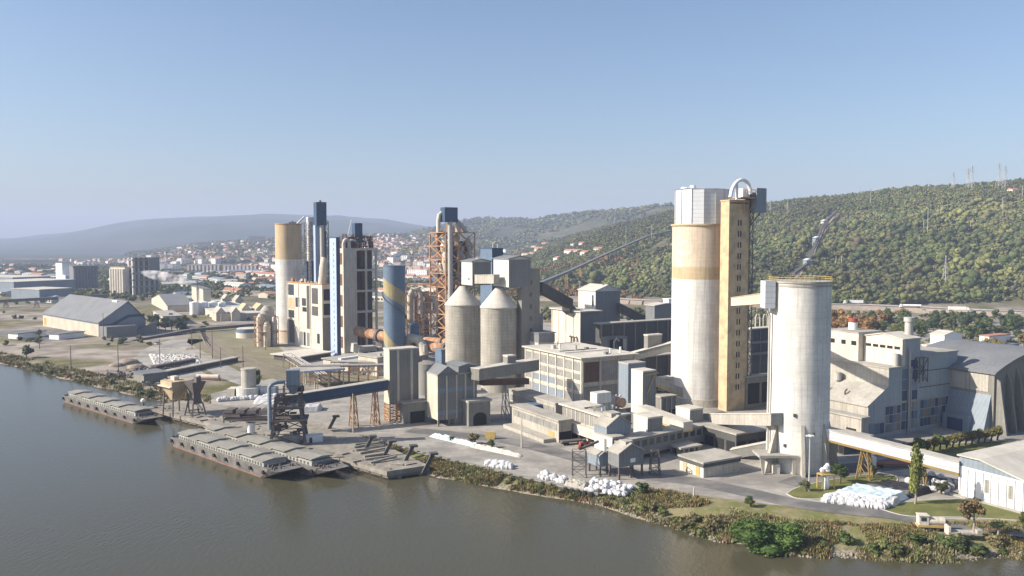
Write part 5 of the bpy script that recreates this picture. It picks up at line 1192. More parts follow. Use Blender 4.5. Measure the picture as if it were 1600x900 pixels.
# small cement silo with white round base, and left bits
t = thing('silo', 'short grey silo on a wide pale round base by the loader', 'silo', (*G(389, 618), 0)); MB().cyl(0, 0, 0, 4, 5.6, n=28).build('base', m['sheet_light'], t, smooth='auto')
MB().cyl(0, 0, 4.01, 12, 3.3, n=28).cyl(0, 0, 12.003, 12.6, 3.5, n=28).build('shell', m['concrete_light'], t, smooth='auto'); MB().box(-9, -3, 0, -5.7, 3, 3.6).build('annex', m['cream_white'], t); MB().box(6, -3, 0, 13, 2, 4).build('annex', m['sheet_blue'], t)

# ---- far left part: low sheds, mounds, tank
bl('shed', 'low flat shed with dusty dark roof by the upstream bank', 'shed', 225, 209, 262, 586, m['concrete'], m['roof_grey'], pb=601, ov=.6, a=45)
bl('shed', 'long low dark shed roof beyond the old hoppers', 'shed', 262, 254, 372, 581, m['concrete_dark'], m['roof_dust'], pb=588, ov=.6, a=70)
bl('shed', 'low black sheds with rusty tops near the white bag field', 'shed', 244, 237, 306, 573, m['concrete_dark'], m['steel'], pb=580, ov=.4, a=70)
t = thing('tank_wagon', 'small pale tank wagon lying behind the old hoppers', 'wagon', (*G(325, 594), 0), -8); MB().tube([(-6, 0, 1.8), (6, 0, 1.8)], 1.2, 14).build('tank', m['cream_white'], t, smooth='auto'); MB().box(-6.5, -1, .3, 6.5, 1, .8).build('frame', m['red'], t)
for i, (px, py, r_, lb) in enumerate(((200, 568, 6, 'brown spoil heap beside the curved quay road'), (182, 572, 4, 'small grey spoil heap left of the brown one'), (214, 575, 5, 'low spoil heap in front of the bag field'))):
    b = MB(); b.sphere((0, 0, 0), r_, 20, 10, .45, .12, i); tag(b.build('spoil_heap', m['dirt'], None, (*G(px, py), 0), smooth=True), lb, 'heap', 'spoil heaps')
g = random.Random(12)
for k, (px, py) in enumerate(((180, 588), (192, 590), (206, 582), (246, 580), (276, 578), (292, 580), (246, 602))):
    t = thing('scrap_pile', ['pile of dark scrap steel on the bank top, leftmost', 'pile of dark scrap steel beside the leftmost one', 'flat scrap stack behind the low shed', 'scrap stack behind the dark sheds', 'scrap stack right of the dark sheds', 'scrap frames left of the tank wagon', 'rubble pile beside the low flat shed'][k], 'scrap', (*G(px, py), 0)); b = MB()
    for i in range(14): x_, y_ = g.uniform(-5, 5), g.uniform(-3, 3); b.beam((x_, y_, g.uniform(0, 1.5)), (x_ + g.uniform(-3, 3), y_ + g.uniform(-3, 3), g.uniform(.3, 2.6)), g.uniform(.4, 1.3), g.uniform(.3, 1))
    b.build('scrap', m['steel'] if k != 6 else m['concrete'], t)
t = thing('settling_tank', 'wide round tank with blue rim left of the filter tower', 'tank', (*G(389, 527), 0)); MB().cyl(0, 0, 0, 4.2, 9, n=36).build('wall', m['cream_white'], t, smooth='auto'); MB().cyl(0, 0, 4.203, 6.6, 9.2, n=36).build('rim', m['blue_mid'], t, smooth='auto'); MB().cyl(0, 0, 6.603, 6.9, 8.6, n=36).build('cover', m['roof_light'], t)
t = thing('filter_tower', 'beige cluster of round filter vessels and platforms left of the ochre tower', 'machinery', (*G(419, 541), 0), GA)
for k, (x_, y_, r_, h_) in enumerate(((-4, 2, 3, 22), (1, 5, 4.5, 27), (4, -1, 2, 20), (-1, -2, 2.4, 17))): MB().cyl(x_, y_, 0, h_ - 3, r_, n=18).cyl(x_, y_, h_ - 3, h_, r_, r_ * .45, 18).build('vessel', [m['cream'], m['concrete_light'], m['steel_grey'], m['cream']][k], t, smooth='auto')
MB().lattice(-7, -4, 6, 8, 0, 20, 4, .4).box(-7, -4, 9.8, 6, 8, 10.1).build('frame', m['rust'], t)
gallery('conveyor', 'dark overhead conveyor crossing the rail yard to the grey roofed warehouse', P(205, 536, 585), P(300, 518, 640), 3, 2, m['steel'], m['roof_grey'], trestles=(.4,))
gallery('conveyor', 'dark overhead conveyor continuing right towards the filter tower', P(300, 518, 640), P(415, 508, 680), 3, 2, m['steel'], m['roof_grey'], trestles=(.15, .6))

# ---- left industrial area
t, Lv, Lu, h = bl('warehouse', 'large warehouse with dark grey pitched roof and long cream wall', 'warehouse', 155, 68, 228, 505, m['sheet_blue'], m['roof_grey'], pb=526, kind='gy', rise=15, ridge=.62, ov=.8, a=47)
MB().box(-.25, .2, 0, -.004, Lu, h - 1.2).build('side_wall', m['cream'], t); MB().box(Lv * .55, Lu * .12, h + 9, Lv * .62, Lu * .2, h + 15).build('roof_vent', m['white'], t)
MB().prism([(0, h - 1.2), (Lv * .25, h - 1.2), (Lv * .62, h + 5), (Lv * .98, h + 5), (Lv * .98, h + 3), (Lv * .64, h + 3), (Lv * .27, h - 3.2), (0, h - 3.2)], 'y', -.2, -.004).build('trim', m['blue'], t); MB().box(-.2, Lu * .93, 1, -.255, Lu * .98, h - 3).build('door', m['orange'], t)
MB().box(0, -14, 0, 22, -.21, 8).prism([(22.5, 0), (40, 0), (40, 9), (22.5, 2)], 'y', -7, -4).build('annex', m['sheet'], t)
def simple(name, label, px, pl, pr, pt, wall, roof, pb=None, D=None, kind='flat', rise=3, **k): return bl(name, label, 'building', px, pl, pr, pt, wall, roof, pb=pb, D=D, kind=kind, rise=rise, **k)
t, Lv, Lu, h = simple('grain_silo', 'white stepped silo headhouse tower far left', 98, 88, 112, 411, m['white'], m['roof_grey'], pb=452, a=52)
MB().box(-2, -14, 0, Lv * .95, -.01, h * .55).build('front_tower', m['white'], t)
t, Lv, Lu, h = simple('grain_silo', 'grey ribbed silo block right of the white headhouse tower', 115, 109, 154, 416, m['sheet'], m['roof_grey'], D=1180, a=40)
for k in range(8): MB().cyl(Lv * (k + .5) / 8, 0, 0, h - 3, Lv / 17, n=12).build('cell', m['sheet'], t, smooth='auto')
t, Lv, Lu, h = simple('grain_silo', 'cream ribbed silo block with narrow lift shaft', 196, 173, 203, 418, m['cream_white'], m['tan'], pb=461, a=58)
for k in range(6): MB().cyl(0, Lu * (k + .5) / 6, 0, h - 2, Lu / 13, n=12).build('cell', m['cream_white'], t, smooth='auto')
t, Lv, Lu, h = simple('frame_mill', 'dark open frame mill tower behind the steam plume', 209, 202, 250, 403, m['concrete_dark'], m['concrete'], pb=461, a=40)
pil(t, 'R', Lv, h, 5, 2.5, m['concrete_light'], 1); pil(t, 'L', Lu, h, 1, 3, m['white'], 1)
for k in (.2, .38, .56, .74, .92): ledge(t, Lv, Lu, h * k, m['concrete'], 2, 1.4)
MB().box(Lv * .62, -1.6, h * .5, Lv, -1.1, h).build('side_tone_panel', m['sheet'], t)
for i, a_ in enumerate(((20, -60, 78, 434, 446, m['sheet_blue'], 'far left blue grey shed with flat roof, behind the others'), (60, 20, 60.01, 452, 468, m['sheet_blue'], ''), (22, -30, 118, 441, 462, m['sheet_blue'], 'wide low bluish shed at the left edge of the frame'), (62, 18, 113, 453, 473, m['sheet_blue'], 'long low shed with two white gable ends in front of the bluish ones'), (100, 92, 155, 466, 482, m['sheet'], 'thin grey shed left of the cream silo block'))):
    if not a_[6]: continue
    simple('shed', a_[6], a_[0], a_[1], a_[2], a_[3], a_[5], m['roof_light'] if i != 4 else m['roof_grey'], pb=a_[4], a=62)
for px, py, pr, lb in ((28, 530, 72, 'low white walled trailer shed, left one in the empty lot'), (92, 531, 132, 'low white walled trailer shed, right one in the empty lot')):
    t, Lv, Lu, h = simple('trailer_shed', lb, px, px - 15, pr, py - 8, m['white'], m['roof_grey'], pb=py, a=66)
gallery('pipe_bridge', 'long dark elevated pipe bridge on pylons at the far left', P(-20, 474, 880), P(170, 464, 900), 4, 3, m['steel'], m['roof_grey'], None, cat='pipe bridge', trestles=(.15, .4, .6, .85), tw=3)
simple('factory', 'grey mono roof factory with cream walls beside the steam plume', 262, 237, 302, 478, m['cream'], m['roof_grey'], pb=488, kind='gx', rise=8)
simple('factory', 'taller cream factory block right of the grey roofed one', 318, 300, 330, 452, m['cream'], m['roof_grey'], D=830)
simple('factory', 'small cream loading hall in front of the white tanks', 255, 240, 285, 495, m['cream_white'], m['roof_dust'], pb=507)
simple('factory', 'long low cream plant building right of the white tanks', 345, 290, 420, 492, m['cream'], m['roof_light'], pb=502)
for k, (px, w_) in enumerate(((304, 14), (318, 15), (333, 14), (347, 12))):
    D = 800 + k * 8; r_ = w_ / F * D / 2; t = thing('storage_tank', ['leftmost white storage tank in front of the cream factory', 'second white storage tank from the left', 'third white storage tank from the left', 'rightmost of the white storage tanks'][k], 'tank', (A(px, D), D, 0), group='white storage tanks'); MB().cyl(0, 0, 0, Z(D, 472), r_, n=24).cyl(0, 0, Z(D, 472), Z(D, 472) + 1, r_, .5, 24).build('shell', m['white'], t, smooth='auto')
for k, (px, py, w_, lb) in enumerate(((350, 468, 16, 'pointed roof cream house behind the tanks, left'), (368, 470, 18, 'pointed roof cream house behind the tanks, right'), (338, 490, 22, 'low tent roofed cream store below the tanks, left'), (362, 490, 20, 'low tent roofed cream store below the tanks, right'), (378, 484, 20, 'gabled cream store with brown roof, left of the ochre tower'), (400, 484, 24, 'gabled cream store with brown roof, nearest the ochre tower'))):
    simple('store_house', lb, px, px - w_ * .3, px + w_ * .7, py, m['cream'], m['tan'] if k > 3 else m['concrete_light'], pb=py + 12, kind='gy', rise=5, ov=.2)
SHM = []
for i, (wl, rf) in enumerate(((m['white'], m['roof_light']), (m['cream_white'], m['roof_grey']), (m['sheet_light'], m['sheet_blue']), (m['cream'], m['terracotta']))):
    b = MB(); b.mi = 0; b.prism([(-9, -3), (9, -3), (9, 6), (0, 8.6), (-9, 6)], 'y', -22, 22); b.mi = 1
    b.q((-9.5, -22.4, 6), (-9.5, 22.4, 6), (0, 22.4, 8.75), (0, -22.4, 8.75)).q((9.5, -22.4, 6), (0, -22.4, 8.75), (0, 22.4, 8.75), (9.5, 22.4, 6)); b.mi = 2
    for k in range(8): b.box(-9.15, -20 + k * 5.2, 1.2, -9.01, -17 + k * 5.2, 3.6)
    SHM.append((['white industrial shed with a pale roof on the far plain', 'cream industrial shed with a grey roof on the far plain', 'pale metal shed with a bluish roof on the far plain', 'cream shed with a terracotta roof on the far plain'][i], b.mesh('shed', [wl, rf, m['glass']])))
g = random.Random(404); pls = []
for _ in range(95):
    for tr in range(30):
        px = g.choice([g.uniform(-10, 90), g.uniform(0, 430), g.uniform(250, 440), g.uniform(590, 700)]); D = g.uniform(960, 2100); x = (px - 800) / F * D
        if all((x - q[0]) ** 2 + (D - q[1]) ** 2 > 48 ** 2 for q in pls) and not (80 < px < 260 and D < 1350): break
    else: continue
    pls.append((x, D)); k = g.randrange(4); o = bpy.data.objects.new('industrial_shed', SHM[k][1]); S.collection.objects.link(o); o.location = (x, D, hz(x, D)); o.rotation_euler = (0, 0, R(g.choice([40, 50, 60, 130, 140]) + g.uniform(-5, 5)))
    s_ = g.uniform(.5, 1.3); o.scale = (s_, s_ * g.uniform(.6, 1.4), g.uniform(.6, 1.1)); tag(o, SHM[k][0], 'shed', SHM[k][0].replace('shed', 'sheds', 1))
# steam
sm = bpy.data.materials.new('steam'); sm.use_nodes = True; sn = sm.node_tree; sn.nodes.clear(); so_ = sn.nodes.new('ShaderNodeOutputMaterial'); sv = sn.nodes.new('ShaderNodeVolumePrincipled')
sv.inputs['Color'].default_value = (1, 1, 1, 1); sc_ = sn.nodes.new('ShaderNodeTexCoord'); s1 = sn.nodes.new('ShaderNodeTexNoise'); s1.inputs['Scale'].default_value = .16; s1.inputs['Detail'].default_value = 4
sn.links.new(sc_.outputs['Object'], s1.inputs['Vector']); s2_ = sn.nodes.new('ShaderNodeMapRange'); s2_.inputs[1].default_value = .45; s2_.inputs[2].default_value = .65; s2_.inputs[3].default_value = 0; s2_.inputs[4].default_value = .22
sn.links.new(s1.outputs[0], s2_.inputs[0]); sn.links.new(s2_.outputs[0], sv.inputs['Density']); sn.links.new(sv.outputs[0], so_.inputs['Volume'])
p0 = P(308, 446, 850); MB().tube([(0, 0, 0), (-6, 0, 3), (-13, 0, 5), (-22, 1, 6.5), (-32, 2, 8), (-44, 3, 10.5), (-52, 3, 12), (-60, 3, 14)], [.8, 2.6, 4.0, 5.0, 5.6, 5.0, 3.6, .8], 18).build('steam', sm, None, p0); tag(bpy.data.objects['steam'], kind='stuff')
t = thing('steam_stack', 'thin steel stack giving off the white steam', 'stack', (p0.x, p0.y, 0)); MB().tube([(0, 0, 0), (0, 0, p0.z)], 1.0, 10).build('pipe', m['steel_grey'], t)

#TOWN
# white town houses on the far slopes, individually placed
def house_mesh(w_, d_, h_, wall, roof, flat=False):
    b = MB(); b.mi = 0; b.box(-w_ / 2, -d_ / 2, -6, w_ / 2, d_ / 2, h_)
    if flat: b.mi = 1; b.box(-w_ / 2 - .2, -d_ / 2 - .2, h_ + .01, w_ / 2 + .2, d_ / 2 + .2, h_ + .8)
    else: b.mi = 1; b.prism([(-w_ / 2 - .4, h_ + .02), (w_ / 2 + .4, h_ + .02), (0, h_ + w_ * .24)], 'y', -d_ / 2 - .4, d_ / 2 + .4)
    if h_ > 10:
        b.mi = 2
        for z_ in range(int(h_ / 3)):
            for k in range(int(d_ / 5)): b.box(-w_ / 2 - .1, -d_ / 2 + 1.5 + k * 5, 1 + z_ * 3, -w_ / 2 - .01, -d_ / 2 + 3.5 + k * 5, 2.5 + z_ * 3)
            for k in range(int(w_ / 5)): b.box(-w_ / 2 + 1.5 + k * 5, -d_ / 2 - .1, 1 + z_ * 3, -w_ / 2 + 3.5 + k * 5, -d_ / 2 - .01, 2.5 + z_ * 3)
    return b.mesh('house', [wall, roof, m['glass']])
HM = [('small white house with a terracotta roof on the town slope', 'small white town houses', house_mesh(13, 16, 7, m['white'], m['terracotta'])),
      ('cream house with a terracotta roof on the town slope', 'cream town houses', house_mesh(14, 20, 8, m['cream_white'], m['terracotta'])),
      ('white flat roofed town block of a few storeys', 'white flat roofed town blocks', house_mesh(18, 26, 15, m['white'], m['roof_light'], True)),
      ('long low white building among the town houses', 'long low white town buildings', house_mesh(14, 42, 7, m['white'], m['terracotta']))]
g = random.Random(77); cnt = 0; placed = []
zones = [((262, 440), (2450, 3600), 110, .3), ((560, 690), (2300, 3500), 110, .25), ((120, 300), (2300, 3200), 26, .3), ((745, 830), (2000, 2900), 22, .2), ((640, 700), (1500, 2300), 34, .3), ((870, 960), (1500, 2100), 6, .1), ((400, 440), (1400, 2200), 14, .2)]
for (pa, pb2), (d0, d1), n_, tall in zones:
    for _ in range(n_):
        for tr in range(20):
            px = g.uniform(pa, pb2); D = g.uniform(d0, d1); x = (px - 800) / F * D
            if all((x - q[0]) ** 2 + (D - q[1]) ** 2 > 22 ** 2 for q in placed): break
        placed.append((x, D)); r_ = g.random(); k = 2 if r_ < tall * .6 else (3 if r_ < tall else (0 if r_ < .72 else 1))
        o = bpy.data.objects.new('house', HM[k][2]); S.collection.objects.link(o); o.location = (x, D, hz(x, D)); o.rotation_euler = (0, 0, g.uniform(-.6, 1.4)); s_ = g.uniform(.75, 1.15); o.scale = (s_, s_, s_)
        tag(o, HM[k][0], 'house', HM[k][1]); cnt += 1
# the rest of the town, too many and too small to tell apart
vs, fs, n0 = [], [], 0; bt = MB()
for (pa, pb2), (d0, d1), n_ in (((230, 445), (2500, 3700), 420), ((540, 700), (2300, 3600), 420), ((640, 705), (1400, 2400), 60), ((740, 860), (1900, 3000), 40), ((0, 260), (2200, 3300), 60), ((360, 440), (1500, 2400), 30)):
    for _ in range(n_):
        px = g.uniform(pa, pb2); D = g.uniform(d0, d1); x = (px - 800) / F * D
        if fbm(np.array([x]), np.array([D]), 400, 3)[0] < .42: continue
        z_ = hz(x, D); a_ = g.uniform(-.6, 1.4); w_, d_, h_ = g.uniform(8, 13), g.uniform(10, 24), g.uniform(5, 10)
        ca, sa = cos(a_), sin(a_)
        def tr_(u, v): return (x + u * ca - v * sa, D + u * sa + v * ca)
        c = [tr_(-w_ / 2, -d_ / 2), tr_(w_ / 2, -d_ / 2), tr_(w_ / 2, d_ / 2), tr_(-w_ / 2, d_ / 2)]
        bt.mi = 0; bt.hexa([(*p, z_ - 6) for p in c] + [(*p, z_ + h_) for p in c])
        bt.mi = 1; r1, r2 = tr_(0, -d_ / 2), tr_(0, d_ / 2); rz_ = z_ + h_ + w_ * .25; e = z_ + h_ + .05
        bt.q((*c[0], e), (*r1, rz_), (*r2, rz_), (*c[3], e)).q((*c[1], e), (*c[2], e), (*r2, rz_), (*r1, rz_))
tag(bt.build('town', [m['cream_white'], m['terracotta']]), kind='stuff')
# apartment terraces
for k, (px, D, n_, lb) in enumerate(((318, 1900, 9, 'long terrace of white and brick apartments, left part'), (375, 1860, 9, 'long terrace of white and brick apartments, right part'), (250, 1980, 4, 'low white terrace left of the long one'))):
    t = thing('apartment_terrace', lb, 'building', (A(px, D), D, 0), 3)
    MB().box(-38, 0, 0, 38, 14, 17).build('wall', m['terracotta'] if k < 2 else m['white'], t); MB().box(-38.5, -.5, 17.003, 38.5, 14.5, 18).build('roof', m['roof_light'], t)
    for i in range(n_): MB().box(-36 + i * 76 / n_, -1, 0, -36 + i * 76 / n_ + 38 / n_, -.01, 16.5).build('bay', m['white'], t)
for k, (px, py, D, w_, h_, lb) in enumerate(((30, 398, 2500, 50, 22, 'far pale apartment slab at the left edge'), (68, 400, 2480, 60, 22, 'far pale apartment slab, right of the first'), (322, 384, 3200, 30, 34, 'pale apartment tower on the town slope'), (405, 375, 3300, 40, 34, 'wide pale apartment tower near the town crest'), (625, 402, 1700, 60, 16, 'long white building behind the frame tower'))):
    D_ = D; t = thing('apartment_block', lb, 'building', (A(px, D_), D_, hz(A(px, D_), D_) - 3), 8)
    MB().box(-w_, 0, 0, w_ * .6, 18, h_).build('wall', m['cream_white'], t)
    for z_ in range(int(h_ / 4)): MB().box(-w_ + 1, -.3, 2 + z_ * 4, w_ * .6 - 1, -.01, 3.6 + z_ * 4).build('window_band', m['glass_grey'], t)
# things behind the right complex
simple('warehouse_block', 'white gabled warehouse beyond the stepped block', 1475, 1453, 1503, 524, m['white'], m['roof_light'], pb=545, kind='gy', rise=2)
simple('warehouse_block', 'small white depot among the trees at the far right', 1545, 1530, 1578, 526, m['white'], m['terracotta'], pb=540)
simple('warehouse_block', 'blue container row at the far right behind yellow trees', 1575, 1562, 1592, 540, m['blue_mid'], m['blue_mid'], pb=548)
simple('warehouse_block', 'small white house in front of the gabled warehouse', 1448, 1440, 1462, 540, m['white'], m['roof_light'], pb=550)
simple('shed', 'white shed roof left of the tall silo behind the dark hall', 1044, 1036, 1060, 468, m['white'], m['white'], D=560)
bl('hall', 'grey roofed hall directly behind the white silo', 'building', 1300, 1270, 1345, 532, m['concrete'], m['roof_grey'], D=420)

# ---- motorway with traffic
MZ = 4.0
mp_ = [(-700, 1180), (0, 1010), (170, 930), (A(1300, 880), 880), (A(1400, 850), 850), (A(1500, 815), 815), (A(1600, 785), 785), (700, 720), (900, 640)]
strip('motorway', smoothpts(mp_, 8), 22, m['street'], MZ)
strip('motorway_verge', smoothpts([(p[0] + 3, p[1] + 17) for p in mp_], 8), 11, m['dirt'], MZ + .1)
b = MB(); pv_ = smoothpts(mp_, 8)
for i in range(len(pv_) - 1):
    p, q = Vector((*pv_[i], 0)), Vector((*pv_[i + 1], 0)); d = (q - p).normalized(); n_ = Vector((-d.y, d.x, 0))
    for s_ in (-12.2, 12.2): b.hexa([p + n_ * (s_ - 3 if s_ < 0 else s_) , q + n_ * (s_ - 3 if s_ < 0 else s_), q + n_ * (s_ if s_ < 0 else s_ + 3), p + n_ * (s_ if s_ < 0 else s_ + 3)] + [v + Vector((0, 0, MZ + .05)) for v in (p + n_ * (s_ - .2), q + n_ * (s_ - .2), q + n_ * (s_ + .2), p + n_ * (s_ + .2))])
tag(b.build('road_embankment', m['dirt']), kind='structure')
b = MB()
for i in range(len(pv_) - 1): b.beam((*pv_[i], MZ + .7), (*pv_[i + 1], MZ + .7), .3, .6)
tag(b.build('guard_rail', m['steel_grey']), 'steel guard rail along the middle of the motorway', 'guard rail')
def lorry(label, px, py, ang, L_=14, kind='box'):
    D = (CAMH - MZ) * F / (py - 378); x = A(px, D, MZ); t = thing('lorry', label, 'lorry', (x, D, MZ + .05), ang, 'lorries on the motorway')
    if kind == 'box': MB().box(-L_ / 2, -1.3, 1.1, L_ / 2 - 2.6, 1.3, 4.1).build('trailer', m['white'], t)
    else: MB().tube([(-L_ / 2, 0, 2.3), (L_ / 2 - 2.8, 0, 2.3)], 1.15, 14).build('tank', m['white'], t, smooth='auto')
    MB().hexa([(L_ / 2 - 2.3, -1.25, .6), (L_ / 2, -1.25, .6), (L_ / 2, 1.25, .6), (L_ / 2 - 2.3, 1.25, .6), (L_ / 2 - 2.3, -1.2, 3.6), (L_ / 2 - .6, -1.2, 3.6), (L_ / 2 - .6, 1.2, 3.6), (L_ / 2 - 2.3, 1.2, 3.6)]).build('cab', m['white'], t); CB = [c for c in t.children if c.name.startswith('cab')][0]
    MB().box(L_ / 2 - .5, -1, 2.1, L_ / 2 - .1, 1, 3.0).build('windscreen', m['glass'], CB)
    for xx in (-L_ / 2 + 1.5, -L_ / 2 + 3, L_ / 2 - 1.3):
        for s_ in (-1.3, 1.0): MB().tube([(xx, s_, .5), (xx, s_ + .3, .5)], .5, 10).build('wheel', m['rubber'], t)
lorry('white lorry with box trailer, leftmost on the motorway', 1333, 475, 168, 20)
lorry('white tanker lorry in the middle of the motorway', 1422, 481, 165, 20, 'tank')
lorry('white box lorry towards the right of the motorway', 1498, 486, -16, 18)
def car(name, label, loc, ang, mt, L_=4.4, group=None):
    t = thing(name, label, 'car', loc, ang, group)
    MB().hexa([(-L_ / 2, -.85, .35), (L_ / 2, -.85, .35), (L_ / 2, .85, .35), (-L_ / 2, .85, .35), (-L_ / 2, -.85, .95), (L_ / 2 - .2, -.85, .85), (L_ / 2 - .2, .85, .85), (-L_ / 2, .85, .95)]).build('body', mt, t)
    MB().hexa([(-L_ / 2 + .2, -.8, .955), (L_ / 4, -.8, .9), (L_ / 4, .8, .9), (-L_ / 2 + .2, .8, .955), (-L_ / 2 + .7, -.65, 1.5), (L_ / 8, -.65, 1.5), (L_ / 8, .65, 1.5), (-L_ / 2 + .7, .65, 1.5)]).build('cabin', m['glass'], t)
    for xx in (-L_ / 3, L_ / 3):
        for s_ in (-.9, .7): MB().tube([(xx, s_, .33), (xx, s_ + .2, .33)], .33, 10).build('wheel', m['rubber'], t)
dd = (CAMH - MZ) * F / (490 - 378); car('car', 'white car alone at the right end of the motorway', (A(1592, dd, MZ), dd, MZ + .05), -20, m['white'], 5)
dd = (CAMH - MZ) * F / (486 - 378); car('car', 'silver car between the tanker and the box lorry', (A(1443, dd, MZ), dd, MZ + .05), 165, m['sheet_light'], 5)
car('car', 'pale van parked on the curved concrete road far left', (*G(246, 538), .15), 80, m['white'], 5)

# ---- hillside conveyors
def hillgal(label, pts, w_, h_, mt, roof, tr, tm, zoff=0):
    for i in range(len(pts) - 1):
        (px, py, D), (px2, py2, D2) = pts[i], pts[i + 1]
        gallery('conveyor', label[i] if isinstance(label, list) else label, P(px, py, D), P(px2, py2, D2), w_, h_, mt, roof, None, trestles=tr[i], tz=lambda x, y: hz(x, y) - 1, tmat=tm, tw=3.0)
def atclear(px, py, clear):
    for D_ in np.arange(700, 2200, 5):
        z_ = Z(D_, py); x_ = A(px, D_, z_)
        if hz(x_, D_) + clear >= z_: return Vector((x_, D_, z_))
    return P(px, py, 1100)
cq = [atclear(842, 446, 27), atclear(890, 425, 24), atclear(950, 397, 13), atclear(1010, 371, 9), atclear(1072, 356, 8)]
for i in range(4):
    gallery('conveyor', ['lowest run of the long hillside conveyor, by the elevator tower', 'second run of the long hillside conveyor on ochre trestles', 'third run of the long hillside conveyor on short ochre trestles', 'top run of the long hillside conveyor vanishing behind the tall silo'][i], cq[i], cq[i + 1], 4, 2.6, m['steel'], m['sheet'], None, trestles=((.86,), (.25, .6, .95), (.4, .85), (.3, .7))[i], tz=lambda x, y: hz(x, y) - 1, tmat=m['orange'], tw=4.0, bt=.8)
hp = [(1240, 430, 960), (1262, 414, 1010), (1276, 378, 1120), (1287, 350, 1230), (1308, 331, 1380)]
hl = ['lowest run of the steep hillside conveyor behind the white silo', 'second run of the steep hillside conveyor, above the lower blue house', 'third run of the steep hillside conveyor', 'top run of the steep hillside conveyor near the crest']
for i in range(4):
    def gp(px, py, D):
        # the conveyor follows the ground: find where the sight line meets the slope
        for D_ in np.arange(880, 2100, 8):
            x_ = A(px, D_, Z(D_, py)); 
            if hz(x_, D_) + 7 >= Z(D_, py): return Vector((x_, D_, Z(D_, py)))
        return P(px, py, D)
    gallery('conveyor', hl[i], gp(*hp[i]), gp(*hp[i + 1]), 3.4, 3.0, m['steel'], m['concrete_dark'], None, trestles=(.3, .8), tz=lambda x, y: hz(x, y) - 1, tmat=m['steel'])
for (px, py), lb in zip(((1262, 414), (1276, 378), (1288, 351)), ('lower blue transfer house on the steep hillside conveyor', 'middle blue transfer house on the steep hillside conveyor', 'upper grey transfer house on the steep hillside conveyor')):
    p = gp(px, py, 1000); t = thing('transfer_house', lb, 'building', p, 15); MB().box(-4.5, -4, -1, 4.5, 4, 5).build('wall', m['sheet_blue'] if py > 360 else m['cream'], t); MB().prism([(-5, 6.003), (5, 6.003), (0, 8.5)], 'y', -4.5, 4.5).build('roof', m['metal_white'], t)
    for sx_ in (-4, 4):
        for sy_ in (-3.5, 3.5): MB().box(sx_ - .4, sy_ - .4, -18, sx_ + .4, sy_ + .4, -1.01).build('leg', m['cream'], t)

spts = []
for i in range(4):
    a_, b_ = gp(*hp[i]), gp(*hp[i + 1])
    spts += [(a_.x + (b_.x - a_.x) * k / 5, a_.y + (b_.y - a_.y) * k / 5) for k in range(5)]
strip('access_track', spts, 3.5, m['dirt'], lambda x, y: hz(x, y) + 1.6)
strip('access_track', [(cq[0].lerp(cq[4], k / 14).x + 6, cq[0].lerp(cq[4], k / 14).y) for k in range(5, 15)], 7, m['dirt'], lambda x, y: hz(x, y) + 1.6)
# ---- power poles and pylons on the hill
def onslope(px, py):
    for D_ in np.arange(650, 3600, 10):
        z_ = Z(D_, py); x_ = A(px, D_, z_)
        if hz(x_, D_) >= z_: return Vector((x_, D_, hz(x_, D_)))
    return None
poles = [(1449, 375, 325, 'tall pale pole on the upper hillside above the twin poles'), (1470, 340, 322, 'pale pole just right of the tall one on the upper slope'), (1443, 365, 343, 'short pale pole low on the upper hillside'), (1360, 325, 294, 'white mast on the hill crest'), (1306, 418, 400, 'left of the pair of white poles on the hillside'), (1315, 418, 400, 'right of the pair of white poles on the hillside'), (1368, 372, 355, 'faint grey pole left on the mid hillside'), (1436, 390, 368, 'grey pole in the wood below the short pale one'), (1566, 333, 308, 'greenish pole near the crest at the right'), (1597, 315, 290, 'pole at the right edge of the crest'), (1516, 363, 345, 'dark pole in the wood at right'), (1299, 410, 393, 'thin pole beside the steep conveyor'), (978, 392, 353, 'pale pole beside the long hillside conveyor'), (1018, 378, 350, 'pale pole near the upper run of the long conveyor'), (906, 470, 440, 'pale pole below the long hillside conveyor'), (1175, 440, 422, 'thin pole right of the stair tower')]
for px, py, pt, lb in poles:
    p = onslope(px, py)
    if p is None: p = P(px, py, 1300)
    h_ = Z(p.y, pt) - p.z; t = thing('power_pole', lb, 'pole', p); r_ = .28 + .1 * (p.y / 1000)
    MB().tube([(0, 0, -2), (0, 0, h_)], [r_ * 1.2, r_], 8).build('mast', m['concrete_light'], t); MB().beam((-1.5, 0, h_ - 1.5), (1.5, 0, h_ - 1.5), .3).build('crossarm', m['steel_grey'], t)
pyl = [(1477, 448, 399, 'lattice pylon low on the wooded hillside'), (960, 350, 336, 'distant pylon above the long conveyor'), (1204, 335, 312, 'left crest pylon beside the stair tower box'), (1231, 334, 310, 'right crest pylon beside the stair tower box'), (1512, 298, 262, 'left tall pylon on the right hand crest'), (1518, 298, 258, 'pylon paired with the left tall one on the crest'), (1560, 296, 254, 'right tall pylon on the crest'), (1570, 296, 258, 'slimmer pylon right of the tall one'), (1489, 300, 268, 'small thin pylon on the crest, leftmost of the right group')]
